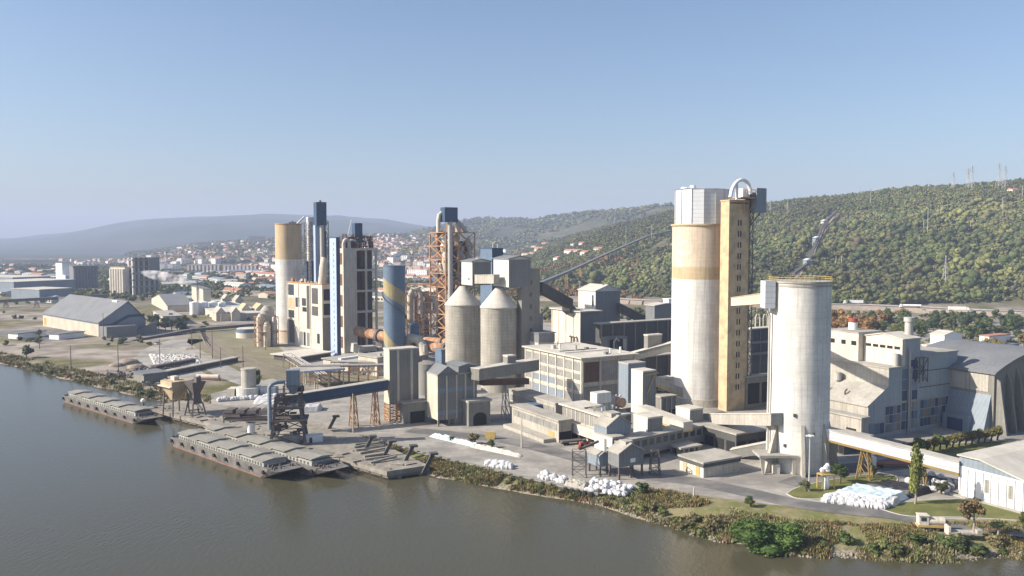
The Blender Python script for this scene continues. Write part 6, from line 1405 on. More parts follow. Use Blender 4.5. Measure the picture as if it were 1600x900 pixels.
for px, py, pt, lb in pyl:
    p = onslope(px, py)
    if p is None: D_ = 1900 if px < 1300 else 1640; x_ = (px - 800) / F * D_; p = Vector((x_, D_, hz(x_, D_)))
    h_ = Z(p.y, pt) - p.z; t = thing('power_pylon', lb, 'pylon', p, 20); w0 = h_ * .09; b = MB()
    b.lattice(-w0, -w0, w0, w0, -2, h_ * .7, 4, .32, w0 * .75, .2); b.lattice(-w0 * .25, -w0 * .25, w0 * .25, w0 * .25, h_ * .7, h_, 3, .35, w0 * .2, .2); b.build('frame', m['steel_grey'], t)
    c = MB()
    for f in (.74, .84, .93): c.beam((-h_ * .13, 0, h_ * f), (h_ * .13, 0, h_ * f), .4)
    c.build('crossarm', m['steel_grey'], t)
p = onslope(1583, 303) or P(1583, 300, 1640)
t = thing('house', 'white villa with terracotta roof on the right hand crest', 'house', p, 20); MB().box(-9, -6, -4, 9, 6, 6).build('wall', m['white'], t); MB().prism([(-6.5, 6.003), (6.5, 6.003), (0, 9)], 'x', -9.5, 9.5).build('roof', m['terracotta'], t)

# lamp posts and poles on the plant
def lamp_post(label, px, py, pt, arm=True, mt=None, D=None):
    x, y = G(px, py); h_ = Z(y, pt); t = thing('lamp_post', label, 'lamp post', (x, y, 0)); mt = mt or m['steel_grey']
    MB().tube([(0, 0, 0), (0, 0, h_)], [.28, .16], 8).build('pole', mt, t)
    if arm: MB().box(-1.1, -.3, h_, 1.1, .3, h_ + .35).box(-.3, -.9, h_ + .01, .3, .9, h_ + .36).build('lamp', m['white'], t)
lamp_post('tall grey lamp post in front of the white silo', 1264, 768, 682)
for k, (px, py, pt, lb) in enumerate(((162, 531, 490, 'dark timber pole in front of the grey roofed warehouse'), (111, 575, 540, 'thin pole near the far left bank'), (62, 545, 513, 'thin pole at the far left lot'), (185, 580, 536, 'thin pole left of the spoil heap'), (250, 575, 530, 'thin pole on the curved concrete road'), (380, 582, 540, 'tall thin pole left of the short silo'), (345, 575, 543, 'thin pole in the rail yard, middle'), (300, 545, 510, 'thin pole in the rail yard, far left'), (332, 560, 515, 'thin pole at the rail yard conveyor'), (313, 560, 525, 'thin pole by the bag field'), (415, 547, 520, 'thin pole before the filter tower'), (475, 645, 580, 'rusty pole left of the blue conveyor'), (552, 676, 615, 'rusty pole between blue conveyor trestles'), (815, 700, 650, 'thin pole by the annex'), (1084, 780, 762, 'short white post on the grass bank'), (1290, 766, 745, 'small post on the lawn'), (1195, 492, 482, ''))):
    if lb: lamp_post(lb, px, py, pt, False, m['steel'] if k < 11 else m['cream'])

# conveyor lattice leg left of gatehouse etc.
t = thing('lattice_mast', 'small dark lattice mast between the stilted houses and the booth', 'mast', (*G(1023, 742), 0)); MB().lattice(-1.5, -1.5, 1.5, 1.5, 0, Z(250, 700), 4, .25, .5).build('frame', m['steel'], t)
t = thing('lattice_mast', 'spindly red topped frame left of the stilted houses', 'mast', (*G(905, 745), 0)); MB().lattice(-2, -1.5, 2, 1.5, 0, 8, 3, .2).build('frame', m['steel'], t); MB().sphere((0, 0, 9), .6, 10, 6).build('motor', m['red'], t); MB().beam((0, 0, 8.3), (6, 3, 10), .6).build('chute', m['steel'], t)
t = thing('trailer', 'dark flat trailer parked under the office building', 'trailer', (*G(893, 694), 0), 20); MB().box(-4, -1.2, .9, 4, 1.2, 1.5).build('bed', m['steel'], t)
for xx in (-3, -1.8, 3):
    for s_ in (-1.2, .9): MB().tube([(xx, s_, .5), (xx, s_ + .3, .5)], .5, 10).build('wheel', m['rubber'], t)
t = thing('loader_vehicle', 'small red and brown wheel loader by the office building', 'vehicle', (*G(913, 697), 0), 20); t.scale = (.7, .7, .7); MB().box(-2.5, -1.1, .8, 2, 1.1, 2.2).build('body', m['red'], t); MB().box(-1, -.9, 2.2, .8, .9, 3.4).build('cab', m['glass'], t); MB().beam((1.5, 0, 1.6), (4, 0, .8), .6).box(3.6, -1.3, .2, 4.8, 1.3, 1.3).build('bucket', m['rust'], t)
for xx in (-1.7, 1.4):
    for s_ in (-1.4, 1.0): MB().tube([(xx, s_, .8), (xx, s_ + .4, .8)], .8, 12).build('wheel', m['rubber'], t)
t = thing('skip', 'ochre yellow skip board standing on the yard', 'skip', (*G(766, 686), 0), -10); MB().box(-1.8, -.6, .1, 1.8, .6, 2.6).build('panel', m['yellow'], t); MB().box(-1.9, -.9, 0, -1.5, .9, .3).box(1.5, -.9, 0, 1.9, .9, .3).build('foot', m['steel'], t)

# flatbed lorry near the conveyor trestle
t = thing('flatbed_lorry', 'white cab lorry with empty red flatbed behind the poplar', 'lorry', (*G(1405, 730), .12), -178)
MB().hexa([(7.8, -1.2, .7), (10, -1.2, .7), (10, 1.2, .7), (7.8, 1.2, .7), (7.8, -1.2, 3.4), (9.6, -1.1, 3.4), (9.6, 1.1, 3.4), (7.8, 1.2, 3.4)]).build('cab', m['white'], t); MB().box(9.55, -1, 2, 9.95, 1, 3).build('windscreen', m['glass'], t)
MB().box(-9, -1.25, 1.1, 7.2, 1.25, 1.4).build('flatbed', m['red'], t); MB().box(-8, -.5, .8, 9, .5, 1.09).build('chassis', m['steel'], t)
for xx in (-7.5, -6.2, -4.9, 6, 9):
    for s_ in (-1.25, .9): MB().tube([(xx, s_, .5), (xx, s_ + .35, .5)], .5, 12).build('wheel', m['rubber'], t)
# little shunter / tank vehicle and its trailer on the bank road
t = thing('shunting_locomotive', 'old cream tank bodied locomotive on a yellow frame by the bank road', 'locomotive', (*G(1457, 828), .1), -8); t.scale = (.88, .88, .88)
MB().box(-4.2, -1.3, .9, 4.4, 1.3, 1.5).build('frame', m['yellow'], t); MB().box(-3.9, -1.2, 1.51, -1.4, 1.2, 4.0).build('cab', m['cream_white'], t); MB().box(-4.1, -1.4, 4.01, -1.2, 1.4, 4.2).build('cab_roof', m['cream_white'], t)
MB().box(-3.4, -1.25, 2.6, -2, -1.19, 3.6).build('window', m['glass'], t); MB().tube([(-1.3, 0, 2.5), (2.9, 0, 2.4)], 1.15, 16).build('boiler', m['cream_white'], t, smooth='auto'); MB().box(3.0, -1, 1.52, 4.3, 1, 2.4).build('bumper_box', m['steel'], t)
for xx in (-3, -1, 1, 3): MB().tube([(xx, -1.1, .5), (xx, 1.1, .5)], .5, 12).build('wheel', m['steel'], t)
t = thing('rail_wagon', 'flat grey wagon with white end panels right of the old locomotive', 'wagon', (*G(1503, 838), .1), -8); MB().box(-3.4, -1.3, .8, 4, 1.3, 1.1).build('deck', m['concrete_light'], t); MB().box(2.9, -1.3, 1.11, 4.1, 1.3, 1.9).build('end_panel', m['concrete_light'], t); MB().box(-3.5, -1.3, .3, -3.0, 1.3, 2.4).build('end_panel', m['cream_white'], t)
# sculpture
t = thing('sculpture', 'silver machine sculpture on a yellow four legged stand on the lawn', 'sculpture', (*G(1290, 764), .2), 15)
for sx_ in (-1.8, 1.8):
    for sy_ in (-1.3, 1.3): MB().box(sx_ - .15, sy_ - .15, 0, sx_ + .15, sy_ + .15, 4).build('leg', m['yellow'], t)
MB().box(-2, -1.5, 4, 2, 1.5, 4.25).build('top_plate', m['yellow'], t); b = MB(); g = random.Random(2)
for k in range(6): b.sphere((g.uniform(-1, 1), g.uniform(-.8, .8), 4.9 + k * .28), g.uniform(.4, .9), 8, 6, 1, .1, k)
b.tube([(0, 0, 0), (0, 0, 4)], [1.0, .9], 12); b.build('figure', m['metal_white'], t)

#BAGS
bag = MB(); bag.hexa([(-.8, -.8, 0), (.8, -.8, 0), (.8, .8, 0), (-.8, .8, 0), (-.85, -.85, .9), (.85, -.85, .9), (.85, .85, .9), (-.85, .85, .9)]).hexa([(-.85, -.85, .9), (.85, -.85, .9), (.85, .85, .9), (-.85, .85, .9), (-.45, -.45, 1.5), (.45, -.45, 1.5), (.45, .45, 1.5), (-.45, .45, 1.5)])
import bmesh
bme = bag.mesh('big_bag', m['bag']); bm = bmesh.new(); bm.from_mesh(bme); bmesh.ops.remove_doubles(bm, verts=bm.verts, dist=.01); bmesh.ops.subdivide_edges(bm, edges=bm.edges[:], cuts=1, smooth=.35, use_grid_fill=True)
for v in bm.verts: v.co += Vector((rnd.uniform(-.07, .07), rnd.uniform(-.07, .07), rnd.uniform(-.05, .05)))
bm.to_mesh(bme); bm.free()
def bags(label, group, quad, nx_, ny_, zz=.12, jit=.25, sc=1.0, heap=0, seed=0, every=1):
    g = random.Random(seed); a, b_, c, d = [Vector((*G(*p), 0)) for p in quad]
    for i in range(nx_):
        for j in range(ny_):
            u, v = (i + .5) / nx_, (j + .5) / ny_; p = a.lerp(b_, u).lerp(d.lerp(c, u), v)
            o = bpy.data.objects.new('big_bag', bme); S.collection.objects.link(o); s_ = sc * g.uniform(.85, 1.15)
            o.location = (p.x + g.uniform(-jit, jit), p.y + g.uniform(-jit, jit), zz + (g.random() < heap) * 1.2 * sc); o.rotation_euler = (g.uniform(-.12, .12), g.uniform(-.12, .12), g.uniform(0, 1.5)); o.scale = (s_ * g.uniform(.9, 1.15), s_, s_ * g.uniform(.8, 1.1)); tag(o, label, 'bag', group)
bags('white big bag in the front rows of the bag stack beside the lawn', 'bags in the stack beside the lawn', [(1283, 785), (1382, 797), (1392, 789), (1297, 776)], 17, 4, .12, .1, 1.0, 0, 1)
bags('white big bag at the far right of the bag stack, by the white warehouse', 'bags by the white warehouse', [(1408, 762), (1478, 772), (1494, 758), (1452, 746)], 11, 4, .12, .3, .9, .2, 2)
bags('white big bag heaped on the bank below the stilted houses', 'bags heaped by the riverside houses', [(913, 768), (975, 776), (994, 766), (930, 755)], 13, 5, .15, .5, .72, .3, 3)
bags('white big bag in the line left of the riverside heap', 'bags in the line on the quay road', [(842, 748), (880, 757), (886, 750), (848, 741)], 12, 3, .12, .4, .72, .15, 4)
bags('white big bag standing in the tidy double row at the yard wall', 'bags in the double row', [(759, 731), (798, 735), (799, 728), (761, 724)], 11, 2, .12, .05, .95, 0, 5)
bags('white big bag in the long line left of the ship loader', 'bags left of the loader', [(340, 630), (432, 624), (432, 619), (342, 625)], 22, 1, .12, .2, 1.1, 0, 6)
# flattened stack tops, tarps and mounds of sacks
def stack(name, label, cat, quad, h_, mt, nwob=10, seed=0, z0=.1, amp=.25):
    g = random.Random(seed); a, b_, c, d = [Vector((*G(*p), 0)) for p in quad]; b = MB(); k = nwob; o0 = a.copy(); gr = []
    for i in range(k + 1):
        row = []
        for j in range(k + 1):
            u, v = i / k, j / k; p = a.lerp(b_, u).lerp(d.lerp(c, u), v) - o0; edge = i in (0, k) or j in (0, k)
            row.append(len(b.v)); b.v.append((p.x, p.y, 0 if edge else h_ + g.uniform(-amp, amp)))
        gr.append(row)
    for i in range(k):
        for j in range(k): b.f.append((gr[i][j], gr[i + 1][j], gr[i + 1][j + 1], gr[i][j + 1])); b.m.append(0)
    return tag(b.build(name, mt, None, (o0.x, o0.y, z0), smooth=False), label, cat)
stack('bag_stack', 'pale blue sheeted block of bags in the middle of the stack beside the lawn', 'bag stack', [(1297, 778), (1392, 790), (1420, 779), (1335, 764)], 1.9, m['bag_blue'], 14, 1)
stack('bag_stack', 'white sheeted block of bags at the right of the pale blue one', 'bag stack', [(1372, 791), (1398, 793), (1408, 786), (1384, 784)], 1.7, m['bag'], 8, 2)
stack('tarpaulin_stack', 'black tarpaulin covered stack between the blue sheeted bags and the poplar', 'bag stack', [(1345, 764), (1425, 779), (1460, 770), (1385, 757)], 1.7, m['tarp'], 12, 3)
stack('tarpaulin_stack', 'black tarpaulin covered stack between the two white bag rows', 'bag stack', [(1420, 758), (1478, 768), (1500, 758), (1448, 751)], 1.6, m['tarp'], 10, 4)
stack('bag_stack', 'long spilled heap of white and blue sacks on the yard by the hopper', 'bag stack', [(670, 683), (742, 700), (748, 697), (680, 680)], .7, m['bag_blue'], 16, 5, .14, .55)
stack('bag_stack', 'long spilled heap of white and pink sacks continuing right of the blue one', 'bag stack', [(735, 700), (812, 716), (816, 713), (745, 696)], .6, m['bag_dust'], 16, 6, .14, .45)
stack('bag_stack', 'white sheeted stack behind the ship loader', 'bag stack', [(470, 645), (500, 643), (505, 637), (472, 638)], 2.0, m['bag'], 8, 7)
stack('bag_stack', 'grey sheeted mound between the two riverside bag heaps', 'bag stack', [(880, 760), (915, 768), (922, 760), (890, 752)], 1.2, m['concrete_light'], 10, 8, .1, .5)
o = stack('bag_field', 'broad field of pale sacks left of the rail yard', 'bag stack', [(240, 570), (318, 573), (306, 556), (232, 554)], .7, m['bag_dust'], 30, 9, .18, .5)
stack('bag_stack', 'pale stack of bags and debris beside the short silo', 'bag stack', [(395, 632), (440, 632), (445, 624), (400, 622)], 1.4, m['bag'], 8, 10)

#TREES
def ico():
    import bmesh as bmm
    q = bmm.new(); bmm.ops.create_icosphere(q, subdivisions=1, radius=1); v = np.array([a.co[:] for a in q.verts]); f = np.array([[a.index for a in c.verts] for c in q.faces]); q.free(); return v, f
IV, IF = ico()
def crown_template(seed, nclump, nleaf, leaf, shape=(1, 1, 1), cr=.42, tri=True, hollow=False):
    """unit crown (radius ~1): lumpy clumps carrying many small leaf faces; returns verts, tri faces, per-vert shade (leaf colour variation)"""
    r_ = np.random.RandomState(seed); V, Fc, C = [], [], []; n0 = 0; cs = []
    for k in range(nclump):
        d = r_.randn(3); d /= np.linalg.norm(d); rad = r_.uniform(.25, .75) if k else 0
        c = d * rad * np.array(shape); s_ = cr * r_.uniform(.7, 1.25); cs.append((c, s_))
        if not hollow:
            v = IV * (s_ * (1 + r_.uniform(-.28, .22, (len(IV), 1)))) * np.array([1, 1, .85]) * .86 + c
            V.append(v); Fc.append(IF + n0); n0 += len(v); C.append(np.full((len(v), 1), r_.uniform(.7, 1.1)) + np.zeros((len(v), 3)))
    for k in range(nleaf):
        c, s_ = cs[r_.randint(len(cs))]; d = r_.randn(3); d /= np.linalg.norm(d); p = c + d * s_ * r_.uniform(.75, 1.12) * np.array([1, 1, .9])
        a = r_.randn(3); a /= np.linalg.norm(a); b_ = np.cross(a, r_.randn(3)); b_ /= np.linalg.norm(b_); l = leaf * r_.uniform(.6, 1.3)
        V.append(np.array([p + a * l, p - a * l * .5 + b_ * l * .8, p - a * l * .5 - b_ * l * .8])); Fc.append(np.array([[n0, n0 + 1, n0 + 2]])); n0 += 3; C.append(np.full((3, 3), r_.uniform(.8, 1.22)))
    return np.concatenate(V), np.concatenate(Fc), np.concatenate(C)
GREENS = np.array([(.075, .098, .034), (.095, .115, .040), (.055, .078, .032), (.115, .125, .048), (.068, .085, .036), (.095, .098, .048)])
def forest(name, pts, size, tint, templ, kind='stuff', squash=1.0, mat=None):
    Vs, Fs, Cs = [], [], []; n0 = 0; N_ = len(pts); r_ = np.random.RandomState(5); pick = r_.randint(0, len(templ), N_); ang = r_.uniform(0, 2 * pi, N_)
    for k, (v, f, c) in enumerate(templ):
        idx = np.nonzero(pick == k)[0]
        if not len(idx): continue
        ca, sa = np.cos(ang[idx])[:, None], np.sin(ang[idx])[:, None]; s_ = size[idx][:, None]
        x_ = (v[None, :, 0] * ca - v[None, :, 1] * sa) * s_ + pts[idx][:, 0:1]; y_ = (v[None, :, 0] * sa + v[None, :, 1] * ca) * s_ + pts[idx][:, 1:2]; z_ = v[None, :, 2] * s_ * squash + pts[idx][:, 2:3] + s_ * .6
        Vs.append(np.stack([x_, y_, z_], 2).reshape(-1, 3)); off = n0 + np.arange(len(idx))[:, None, None] * len(v)
        Fs.append((f[None] + off).reshape(-1, 3)); n0 += len(idx) * len(v); Cs.append((tint[idx][:, None, :] * c[None]).reshape(-1, 3))
    o = link(name, np_mesh(name, np.concatenate(Vs), np.concatenate(Fs), mat or m['leaf'], np.clip(np.concatenate(Cs), 0, 1))); return tag(o, kind=kind)
T_far = [crown_template(i, 4, 26, .28, (1, 1, .8)) for i in range(4)]
T_mid = [crown_template(10 + i, 6, 40, .15, (1, 1, .85), cr=.46) for i in range(7)]
rs = np.random.RandomState(42)
def tints(x, y, n_):
    k = (vn(x, y, 70, 3) * 5 + rs.rand(n_) * 2.2).astype(int) % len(GREENS); t_ = GREENS[k] * rs.uniform(.95, 1.3, (n_, 1)) * np.array([1.12, 1.08, .95]) * (.65 + .8 * vn(x, y, 130, 12))[:, None]; br = rs.rand(n_) < .03; t_[br] = np.array([.14, .12, .06]); return t_
def scatter(n_, t0, t1, y0, y1, thr=.30, cond=None):
    t_ = rs.uniform((t0 - 800) / F, (t1 - 800) / F, n_); y_ = np.sqrt(rs.uniform(y0 ** 2, y1 ** 2, n_)); x_ = t_ * y_
    z_ = hgt(x_, y_); k = fbm(x_, y_, 160, 7, 3) > thr
    if cond is not None: k &= cond(x_, y_, z_)
    return x_[k], y_[k], z_[k]
def gap(x, y):      # keep the cleared strips of the two hillside conveyors free
    k = np.ones(x.shape, bool)
    for a, b_ in ((cq[1], cq[4]), (gp(1240, 430, 960), gp(1276, 378, 1120)), (gp(1276, 378, 1120), gp(1308, 331, 1380))):
        dx, dy = b_.x - a.x, b_.y - a.y; t_ = np.clip(((x - a.x) * dx + (y - a.y) * dy) / (dx * dx + dy * dy), 0, 1); k &= np.hypot(x - a.x - t_ * dx, y - a.y - t_ * dy) > 11
    return k
x, y, z = scatter(15000, 800, 1720, 880, 1350, .18, lambda x, y, z: (z > 2.5) & gap(x, y)); s_ = np.exp(rs.normal(1.35, .38, len(x))) * (.85 + .7 * vn(x, y, 60, 13)); tt_ = tints(x, y, len(x)); forest('hillside_wood', np.stack([x, y, z], 1), s_, tt_, T_mid)
x, y, z = scatter(21000, 760, 1720, 1330, 2400, .27, lambda x, y, z: (z > 4) & gap(x, y)); s_ = rs.uniform(4, 7.5, len(x)); forest('upper_hillside_wood', np.stack([x, y, z], 1), s_, tints(x, y, len(x)), T_far)
x, y, z = scatter(16000, -60, 1300, 2400, 4300, .42, lambda x, y, z: z > 6); forest('distant_wood', np.stack([x, y, z], 1), rs.uniform(6, 13, len(x)), tints(x, y, len(x)), [crown_template(30 + i, 2, 12, .4, (1, 1, .6), .6) for i in range(3)])
x, y, z = scatter(9000, -60, 900, 980, 2500, .44, lambda x, y, z: z < 12); forest('plain_wood', np.stack([x, y, z], 1), rs.uniform(4, 8, len(x)), tints(x, y, len(x)), T_far, squash=.8)
x, y, z = scatter(1400, 780, 1000, 1000, 1700, .45, lambda x, y, z: gap(x, y)); tt_ = tints(x, y, len(x)); k_ = (vn(x, y, 120, 8) > .55); tt_[k_] = np.array([.20, .12, .05]); forest('autumn_wood', np.stack([x, y, z], 1), rs.uniform(4, 8, len(x)), tt_, T_far)
# low woods between the plant and the motorway
x, y, z = scatter(1500, 800, 1700, 560, 850, .40, lambda x, y, z: ((y < np.interp(x, [0, 200, 340, 480, 900], [960, 880, 820, 740, 600]) - 8)) & ((x > 260) | (y > 640)))
forest('valley_thicket', np.stack([x, y, z], 1), rs.uniform(2.2, 4.2, len(x)), tints(x, y, len(x)), T_mid, squash=.8)

# individual trees
def crown_mesh(name, seed, nclump, nleaf, leaf, shape, cr, col, var=.25):
    v, f, c = crown_template(seed, nclump, nleaf, leaf, shape, cr); return np_mesh(name, v, f, m['leaf'], np.clip(np.array(col)[None] * (1 + (c - 1) * 1.2), 0, 1))
def trunk_mesh(h_, r_, mt, limbs=4, seed=0):
    g = random.Random(seed); b = MB(); b.tube([(0, 0, -.3), (.05 * h_, 0, h_ * .5), (0, .03 * h_, h_)], [r_ * 1.25, r_ * .8, r_ * .35], 8)
    for k in range(limbs):
        a_ = k * 2.4 + g.random(); z_ = h_ * g.uniform(.45, .8); l = h_ * g.uniform(.25, .45); b.tube([(0, 0, z_), (cos(a_) * l * .6, sin(a_) * l * .6, z_ + l * .5), (cos(a_) * l, sin(a_) * l, z_ + l * .9)], [r_ * .45, r_ * .3, r_ * .12], 6)
    return b.mesh('trunk', mt)
def tree(name, label, loc, H_, Rw, cb, cmesh, tmesh_h=.6, group=None, trunk=None, rz=0):
    """H_ height, Rw crown radius, cb crown bottom height; cmesh unit crown"""
    t = thing(name, label, 'tree', loc, rz, group); o = link('crown', cmesh, t); hh = (H_ - cb) / 2; o.location = (0, 0, cb + hh); o.scale = (Rw, Rw, hh)
    k = link('trunk', trunk or TR, t); k.scale = (1, 1, (cb + hh * 1.2) / 6); return t
TR = trunk_mesh(6, .3, m['trunk']); TRP = trunk_mesh(6, .28, m['trunk_pale'])
CM = {}
for k, (nm, col) in enumerate((('g1', (.070, .100, .034)), ('g2', (.042, .066, .028)), ('g3', (.115, .130, .045)), ('or', (.23, .135, .05)), ('yl', (.19, .15, .045)), ('br', (.17, .15, .075)))):
    CM[nm] = [crown_mesh('crown_' + nm, 50 + k * 3 + i, 11, 420, .13, (1, 1, .95), .40, col) for i in range(2)]
kindl = {'g1': ('dark green tree in the belt behind the factory', 'green trees of the belt'), 'g2': ('very dark green tree in the belt behind the factory', 'dark trees of the belt'), 'g3': ('light green tree in the belt behind the factory', 'light green trees of the belt'), 'or': ('orange brown autumn tree in the belt behind the factory', 'orange autumn trees of the belt'), 'yl': ('yellow autumn tree in the belt behind the factory', 'yellow autumn trees of the belt')}
g = random.Random(55)
def belt(px0, px1, D0, D1, n_, kinds, h0=8, h1=13):
    for _ in range(n_):
        px, D = g.uniform(px0, px1), g.uniform(D0, D1); k = g.choice(kinds); x = (px - 800) / F * D; H_ = g.uniform(h0, h1)
        tree('pine_tree' if k == 'g2' else 'broadleaf_tree', kindl[k][0], (x, D, hz(x, D)), H_, H_ * g.uniform(.38, .5), H_ * .18, g.choice(CM[k]), group=kindl[k][1], rz=g.uniform(0, 360))
belt(1298, 1385, 600, 690, 16, ['or'], 12, 17); belt(1300, 1420, 640, 760, 26, ['g1', 'g3', 'g2', 'or']); belt(1400, 1600, 640, 740, 46, ['g1', 'g2', 'g3', 'g1', 'g2']); belt(1385, 1450, 590, 640, 8, ['g3', 'g1'])
belt(1512, 1580, 500, 525, 9, ['yl'], 7, 10); belt(1590, 1650, 520, 620, 5, ['yl', 'g1']); belt(1505, 1600, 580, 620, 10, ['g1', 'g2', 'g3'], 8, 13); belt(980, 1050, 620, 780, 14, ['g1', 'g2', 'g3']); belt(1170, 1200, 600, 780, 6, ['g1', 'g2'])
# left area trees
kindl = {'g1': ('dark green tree near the grey roofed warehouse and rail yard', 'green trees on the left'), 'g2': ('very dark tree near the grey roofed warehouse and rail yard', 'dark trees on the left'), 'g3': ('light green tree in the rail yard area', 'light trees on the left')}
belt(232, 285, 640, 720, 20, ['g1', 'g2', 'g1'], 6, 10)
for _ in range(44):
    px, D = g.choice([(g.uniform(-20, 150), g.uniform(700, 960)), (g.uniform(150, 240), g.uniform(560, 600)), (g.uniform(0, 60), g.uniform(560, 600)), (g.uniform(290, 420), g.uniform(650, 900))]); k = g.choice(['g1', 'g3', 'br']); x = (px - 800) / F * D; s_ = g.uniform(1.4, 3.2)
    t = thing('bush', {'g1': 'green bush on the waste ground left of the plant', 'g3': 'light green bush on the waste ground left of the plant', 'br': 'dry brown bush on the waste ground left of the plant'}[k], 'bush', (x, D, 0), g.uniform(0, 360), {'g1': 'green', 'g3': 'light green', 'br': 'dry'}[k] + ' bushes on the waste ground'); o = link('crown', g.choice(CM[k]), t); o.location = (0, 0, s_ * .6); o.scale = (s_ * 1.2, s_, s_ * .8)
tree('round_tree', 'lone round dark tree on the far left bank', (*G(41, 559), 0), 8.6, 4.4, 1.0, CM['g2'][0])
tree('round_tree', 'tiny dark tree in the empty lot', (*G(62, 527), 0), 6, 2.2, 1.5, CM['g2'][1])
tree('cypress', 'slim dark conifer beside the short silo', (*G(402, 610), 0), 11, 2.4, .6, CM['g2'][1])
# near trees with finer leaves
def fine(nm, seed, ncl, nl, leaf, shape, cr, col): return crown_mesh(nm, seed, ncl, nl, leaf, shape, cr, col)
pop = fine('poplar_crown', 90, 26, 2600, .07, (.55, .55, 1.0), .30, (.16, .18, .05))
tree('poplar', 'tall slender yellow green poplar beside the bag stack', (*G(1430, 788), .2), Z(G(1430, 788)[1], 690), 3.3, 2.2, pop, trunk=TRP)
tree('broadleaf_tree', 'small dense green tree right of the sculpture', (*G(1312, 756), .2), 6.2, 2.9, 1.6, fine('crown', 91, 14, 1600, .08, (1, 1, .9), .40, (.05, .075, .025)))
tree('broadleaf_tree', 'sparse brown leaved tree before the white warehouse', (*G(1520, 838), .1), Z(G(1520, 838)[1], 773), 3.4, 2.6, fine('crown', 92, 12, 1300, .085, (1, 1, .9), .34, (.16, .12, .06)), trunk=TRP)
tree('umbrella_pine', 'little flat topped dark pine at the lower right', (*G(1558, 842), .1), 4.6, 2.1, 2.3, fine('crown', 93, 10, 900, .09, (1, 1, .8), .42, (.035, .055, .022)), trunk=TRP)
tree('shrub', 'small dark shrub between the bag stacks', (*G(1470, 772), .1), 4.0, 2.2, .4, fine('crown', 94, 9, 900, .09, (1, 1, .9), .42, (.05, .06, .025)))
tree('shrub', 'small green shrub by the lamp post', (*G(1258, 768), .15), 3.4, 1.7, .3, fine('crown', 95, 9, 800, .09, (1, 1, .9), .42, (.08, .09, .035)))
tree('broadleaf_tree', 'green tree cut by the right edge of the picture', (*G(1604, 830), .1), 5.5, 2.5, 1.4, fine('crown', 96, 10, 900, .09, (1, 1, .9), .4, (.07, .09, .03)))
tree('shrub', 'small green bush by the conveyor trestle', (*G(1365, 742), .15), 3, 1.4, .3, CM['g1'][0])
big = fine('big_bush_crown', 97, 34, 7000, .045, (1.0, .8, .8), .30, (.075, .125, .032))
t = thing('bush', 'big bright green bush at the river edge, largest on the bank', 'bush', (*G(1195, 858, -1.8), -2)); o = link('crown', big, t); o.location = (0, 1, 3.0); o.scale = (9.8, 7.2, 5.6); k = link('trunk', TR, t); k.scale = (1, 1, .5)
hm_ = [fine('hedge_crown', 110 + i, 9, 900, .1, (1, 1, .9), .42, c) for i, c in enumerate(((.12, .14, .035), (.09, .12, .035), (.13, .12, .04)))]
for k in range(15):
    px = 1418 + k * 10 if k < 15 else 0; D = 268 + k * 1.6; x = A(px, D); tree('hedge_tree', 'yellow green young tree in the row before the blue windowed wall' if k < 8 else 'ochre green young tree in the row before the vaulted hall', (x, D, 0), 5.2 + (k % 3) * .5, 2.2, 1.2, hm_[(k * 2 + (k > 7)) % 3] if k < 8 else hm_[2], group='young tree row')
for k, (px, py, s_, lb) in enumerate(((741, 694, 2.6, 'greyish round shrub on the yard beside the spilled sacks'), (768, 700, 1.8, 'small shrub beside the ochre board'), (1004, 772, 2.4, 'dark round shrub right of the riverside bag heap'), (1392 - 220, 792, 1.8, 'olive shrub on the bank above the big bush'), (706, 690, 1.4, 'low shrub left of the round shrub'))):
    tree('shrub', lb, (*G(px, py), .05), s_ * 1.7, s_, .1, CM['g1'][k % 2] if k != 0 else CM['br'][0])
# medium bank bushes, one by one
kb = {'g1': 'green bush on the river bank', 'g3': 'light green bush on the river bank', 'br': 'brown dry bush on the river bank', 'g2': 'dark bush on the river bank'}
g = random.Random(66)
def bank_bushes(n_, px0, px1, off0, off1, s0, s1, kinds):
    for _ in range(n_):
        px = g.uniform(px0, px1)
        # walk inland from the water along the sight line
        for D in np.arange(180, 520, 1.5):
            x = (px - 800) / F * D
            if bank_d(np.array([x]), np.array([D]))[0] > 0: break
        D += g.uniform(off0, off1); x = (px - 800) / F * D; s_ = g.uniform(s0, s1); k = g.choice(kinds)
        t = thing('bush', kb[k], 'bush', (x, D, hz(x, D) - .2), g.uniform(0, 360), kb[k].replace('bush', 'bushes')); o = link('crown', g.choice(CM[k]), t); o.location = (0, 0, s_ * .55); o.scale = (s_ * 1.25, s_, s_ * .85)
bank_bushes(26, 1270, 1600, 1, 8, 1.2, 2.6, ['g1', 'br', 'g1', 'g3', 'br']); bank_bushes(20, 990, 1130, 1, 7, 1.1, 2.2, ['g1', 'br', 'g3', 'br']); bank_bushes(26, 680, 990, .5, 4, .7, 1.4, ['g1', 'br', 'g3', 'br']); bank_bushes(34, 0, 260, 1, 12, 1.0, 2.2, ['g3', 'br', 'br', 'g1'])

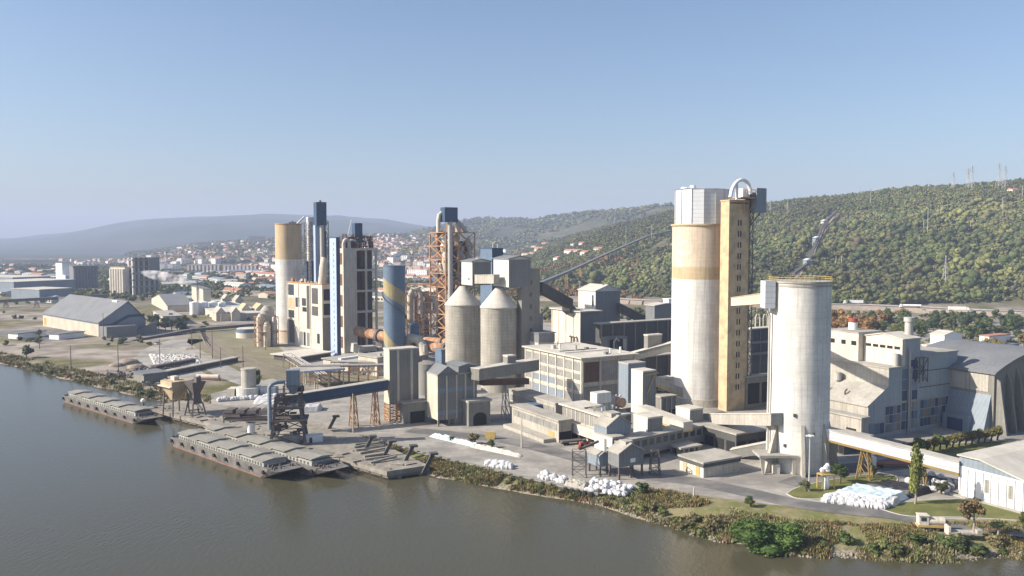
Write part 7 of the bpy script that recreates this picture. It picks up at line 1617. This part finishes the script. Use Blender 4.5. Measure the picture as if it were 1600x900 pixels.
# bank undergrowth: uncountable tufts and reeds
YP = [G(*q) for q in yard_px]
def in_yard(x, y):
    x = np.asarray(x, float); y = np.asarray(y, float); ins = np.zeros(x.shape, bool)
    for (ax, ay), (bx, by) in zip(YP, YP[1:] + YP[:1]):
        c_ = (ay > y) != (by > y)
        with np.errstate(divide='ignore', invalid='ignore'): ins ^= c_ & (x < (bx - ax) * (y - ay) / ((by - ay) if by != ay else 1e-9) + ax)
    return ins
def tufts(name, n_, x0, x1, y0, y1, dmin, dmax, cols, hs, thr=.35, seed=1):
    r_ = np.random.RandomState(seed); x_ = r_.uniform(x0, x1, n_); y_ = r_.uniform(y0, y1, n_); d = bank_d(x_, y_); k = (d > dmin) & (d < dmax) & (vn(x_, y_, 7, 4) > thr) & ~in_yard(x_, y_); x_, y_ = x_[k], y_[k]; z_ = hgt(x_, y_)
    N_ = len(x_); c = np.array(cols)[((vn(x_, y_, 14, 6) * 2.2 + r_.rand(N_) * 1.4) * len(cols) / 3.6).astype(int) % len(cols)] * r_.uniform(.7, 1.3, (N_, 1)); V, C = [], []
    hscale = hs * r_.uniform(.5, 1.3, N_) * (.6 + vn(x_, y_, 5, 9))
    for j in range(7):
        a_ = r_.uniform(0, 2 * pi, N_); ln_ = r_.uniform(.1, .7, N_); w_ = .16 * hscale * r_.uniform(.6, 1.6, N_); ox, oy = r_.uniform(-.5, .5, N_), r_.uniform(-.5, .5, N_)
        bx, by = x_ + ox, y_ + oy; p0_ = np.stack([bx - np.sin(a_) * w_, by + np.cos(a_) * w_, z_ - .1], 1); p1_ = np.stack([bx + np.sin(a_) * w_, by - np.cos(a_) * w_, z_ - .1], 1); p2_ = np.stack([bx + np.cos(a_) * ln_ * hscale, by + np.sin(a_) * ln_ * hscale, z_ + hscale * r_.uniform(.6, 1.1, N_)], 1)
        V.append(np.stack([p0_, p1_, p2_], 1).reshape(-1, 3)); C.append(np.repeat(c * r_.uniform(.8, 1.25, (N_, 1)), 3, 0))
    V = np.concatenate(V); Fa = np.arange(len(V)).reshape(-1, 3); return tag(link(name, np_mesh(name, V, Fa, m['leaf'], np.clip(np.concatenate(C), 0, 1))), kind='stuff')
DRY = [(.25, .20, .10), (.16, .17, .06), (.24, .155, .085), (.13, .155, .05), (.28, .25, .14), (.19, .18, .075)]
tufts('bank_undergrowth', 150000, -60, 170, 170, 300, .1, 19, DRY, .75, .22, 1)
tufts('upstream_undergrowth', 90000, -440, -120, 280, 620, .2, 13, DRY, 1.0, .2, 2)
# rip-rap stones at the water's edge
r_ = np.random.RandomState(8); n_ = 60000; xx = r_.uniform(-60, 170, n_); yy = r_.uniform(180, 300, n_); dd_ = bank_d(xx, yy); k_ = (dd_ > -.6) & (dd_ < 3.2) & (vn(xx, yy, 12, 2) > .5) & (xx > 20); xx, yy = xx[k_][:5000], yy[k_][:5000]
zz = hgt(xx, yy); v0 = IV[:, :]; N_ = len(xx); sc_ = r_.uniform(.12, .42, (N_, 1, 1)) * r_.uniform(.7, 1.3, (N_, 1, 3)); V = v0[None] * sc_ * (1 + r_.uniform(-.2, .2, (N_, len(v0), 1))) + np.stack([xx, yy, zz + .05], 1)[:, None, :]
Fa = (IF[None] + np.arange(N_)[:, None, None] * len(v0)).reshape(-1, 3); tag(link('rip_rap', np_mesh('rip_rap', V.reshape(-1, 3), Fa, m['rock'])), kind='stuff')
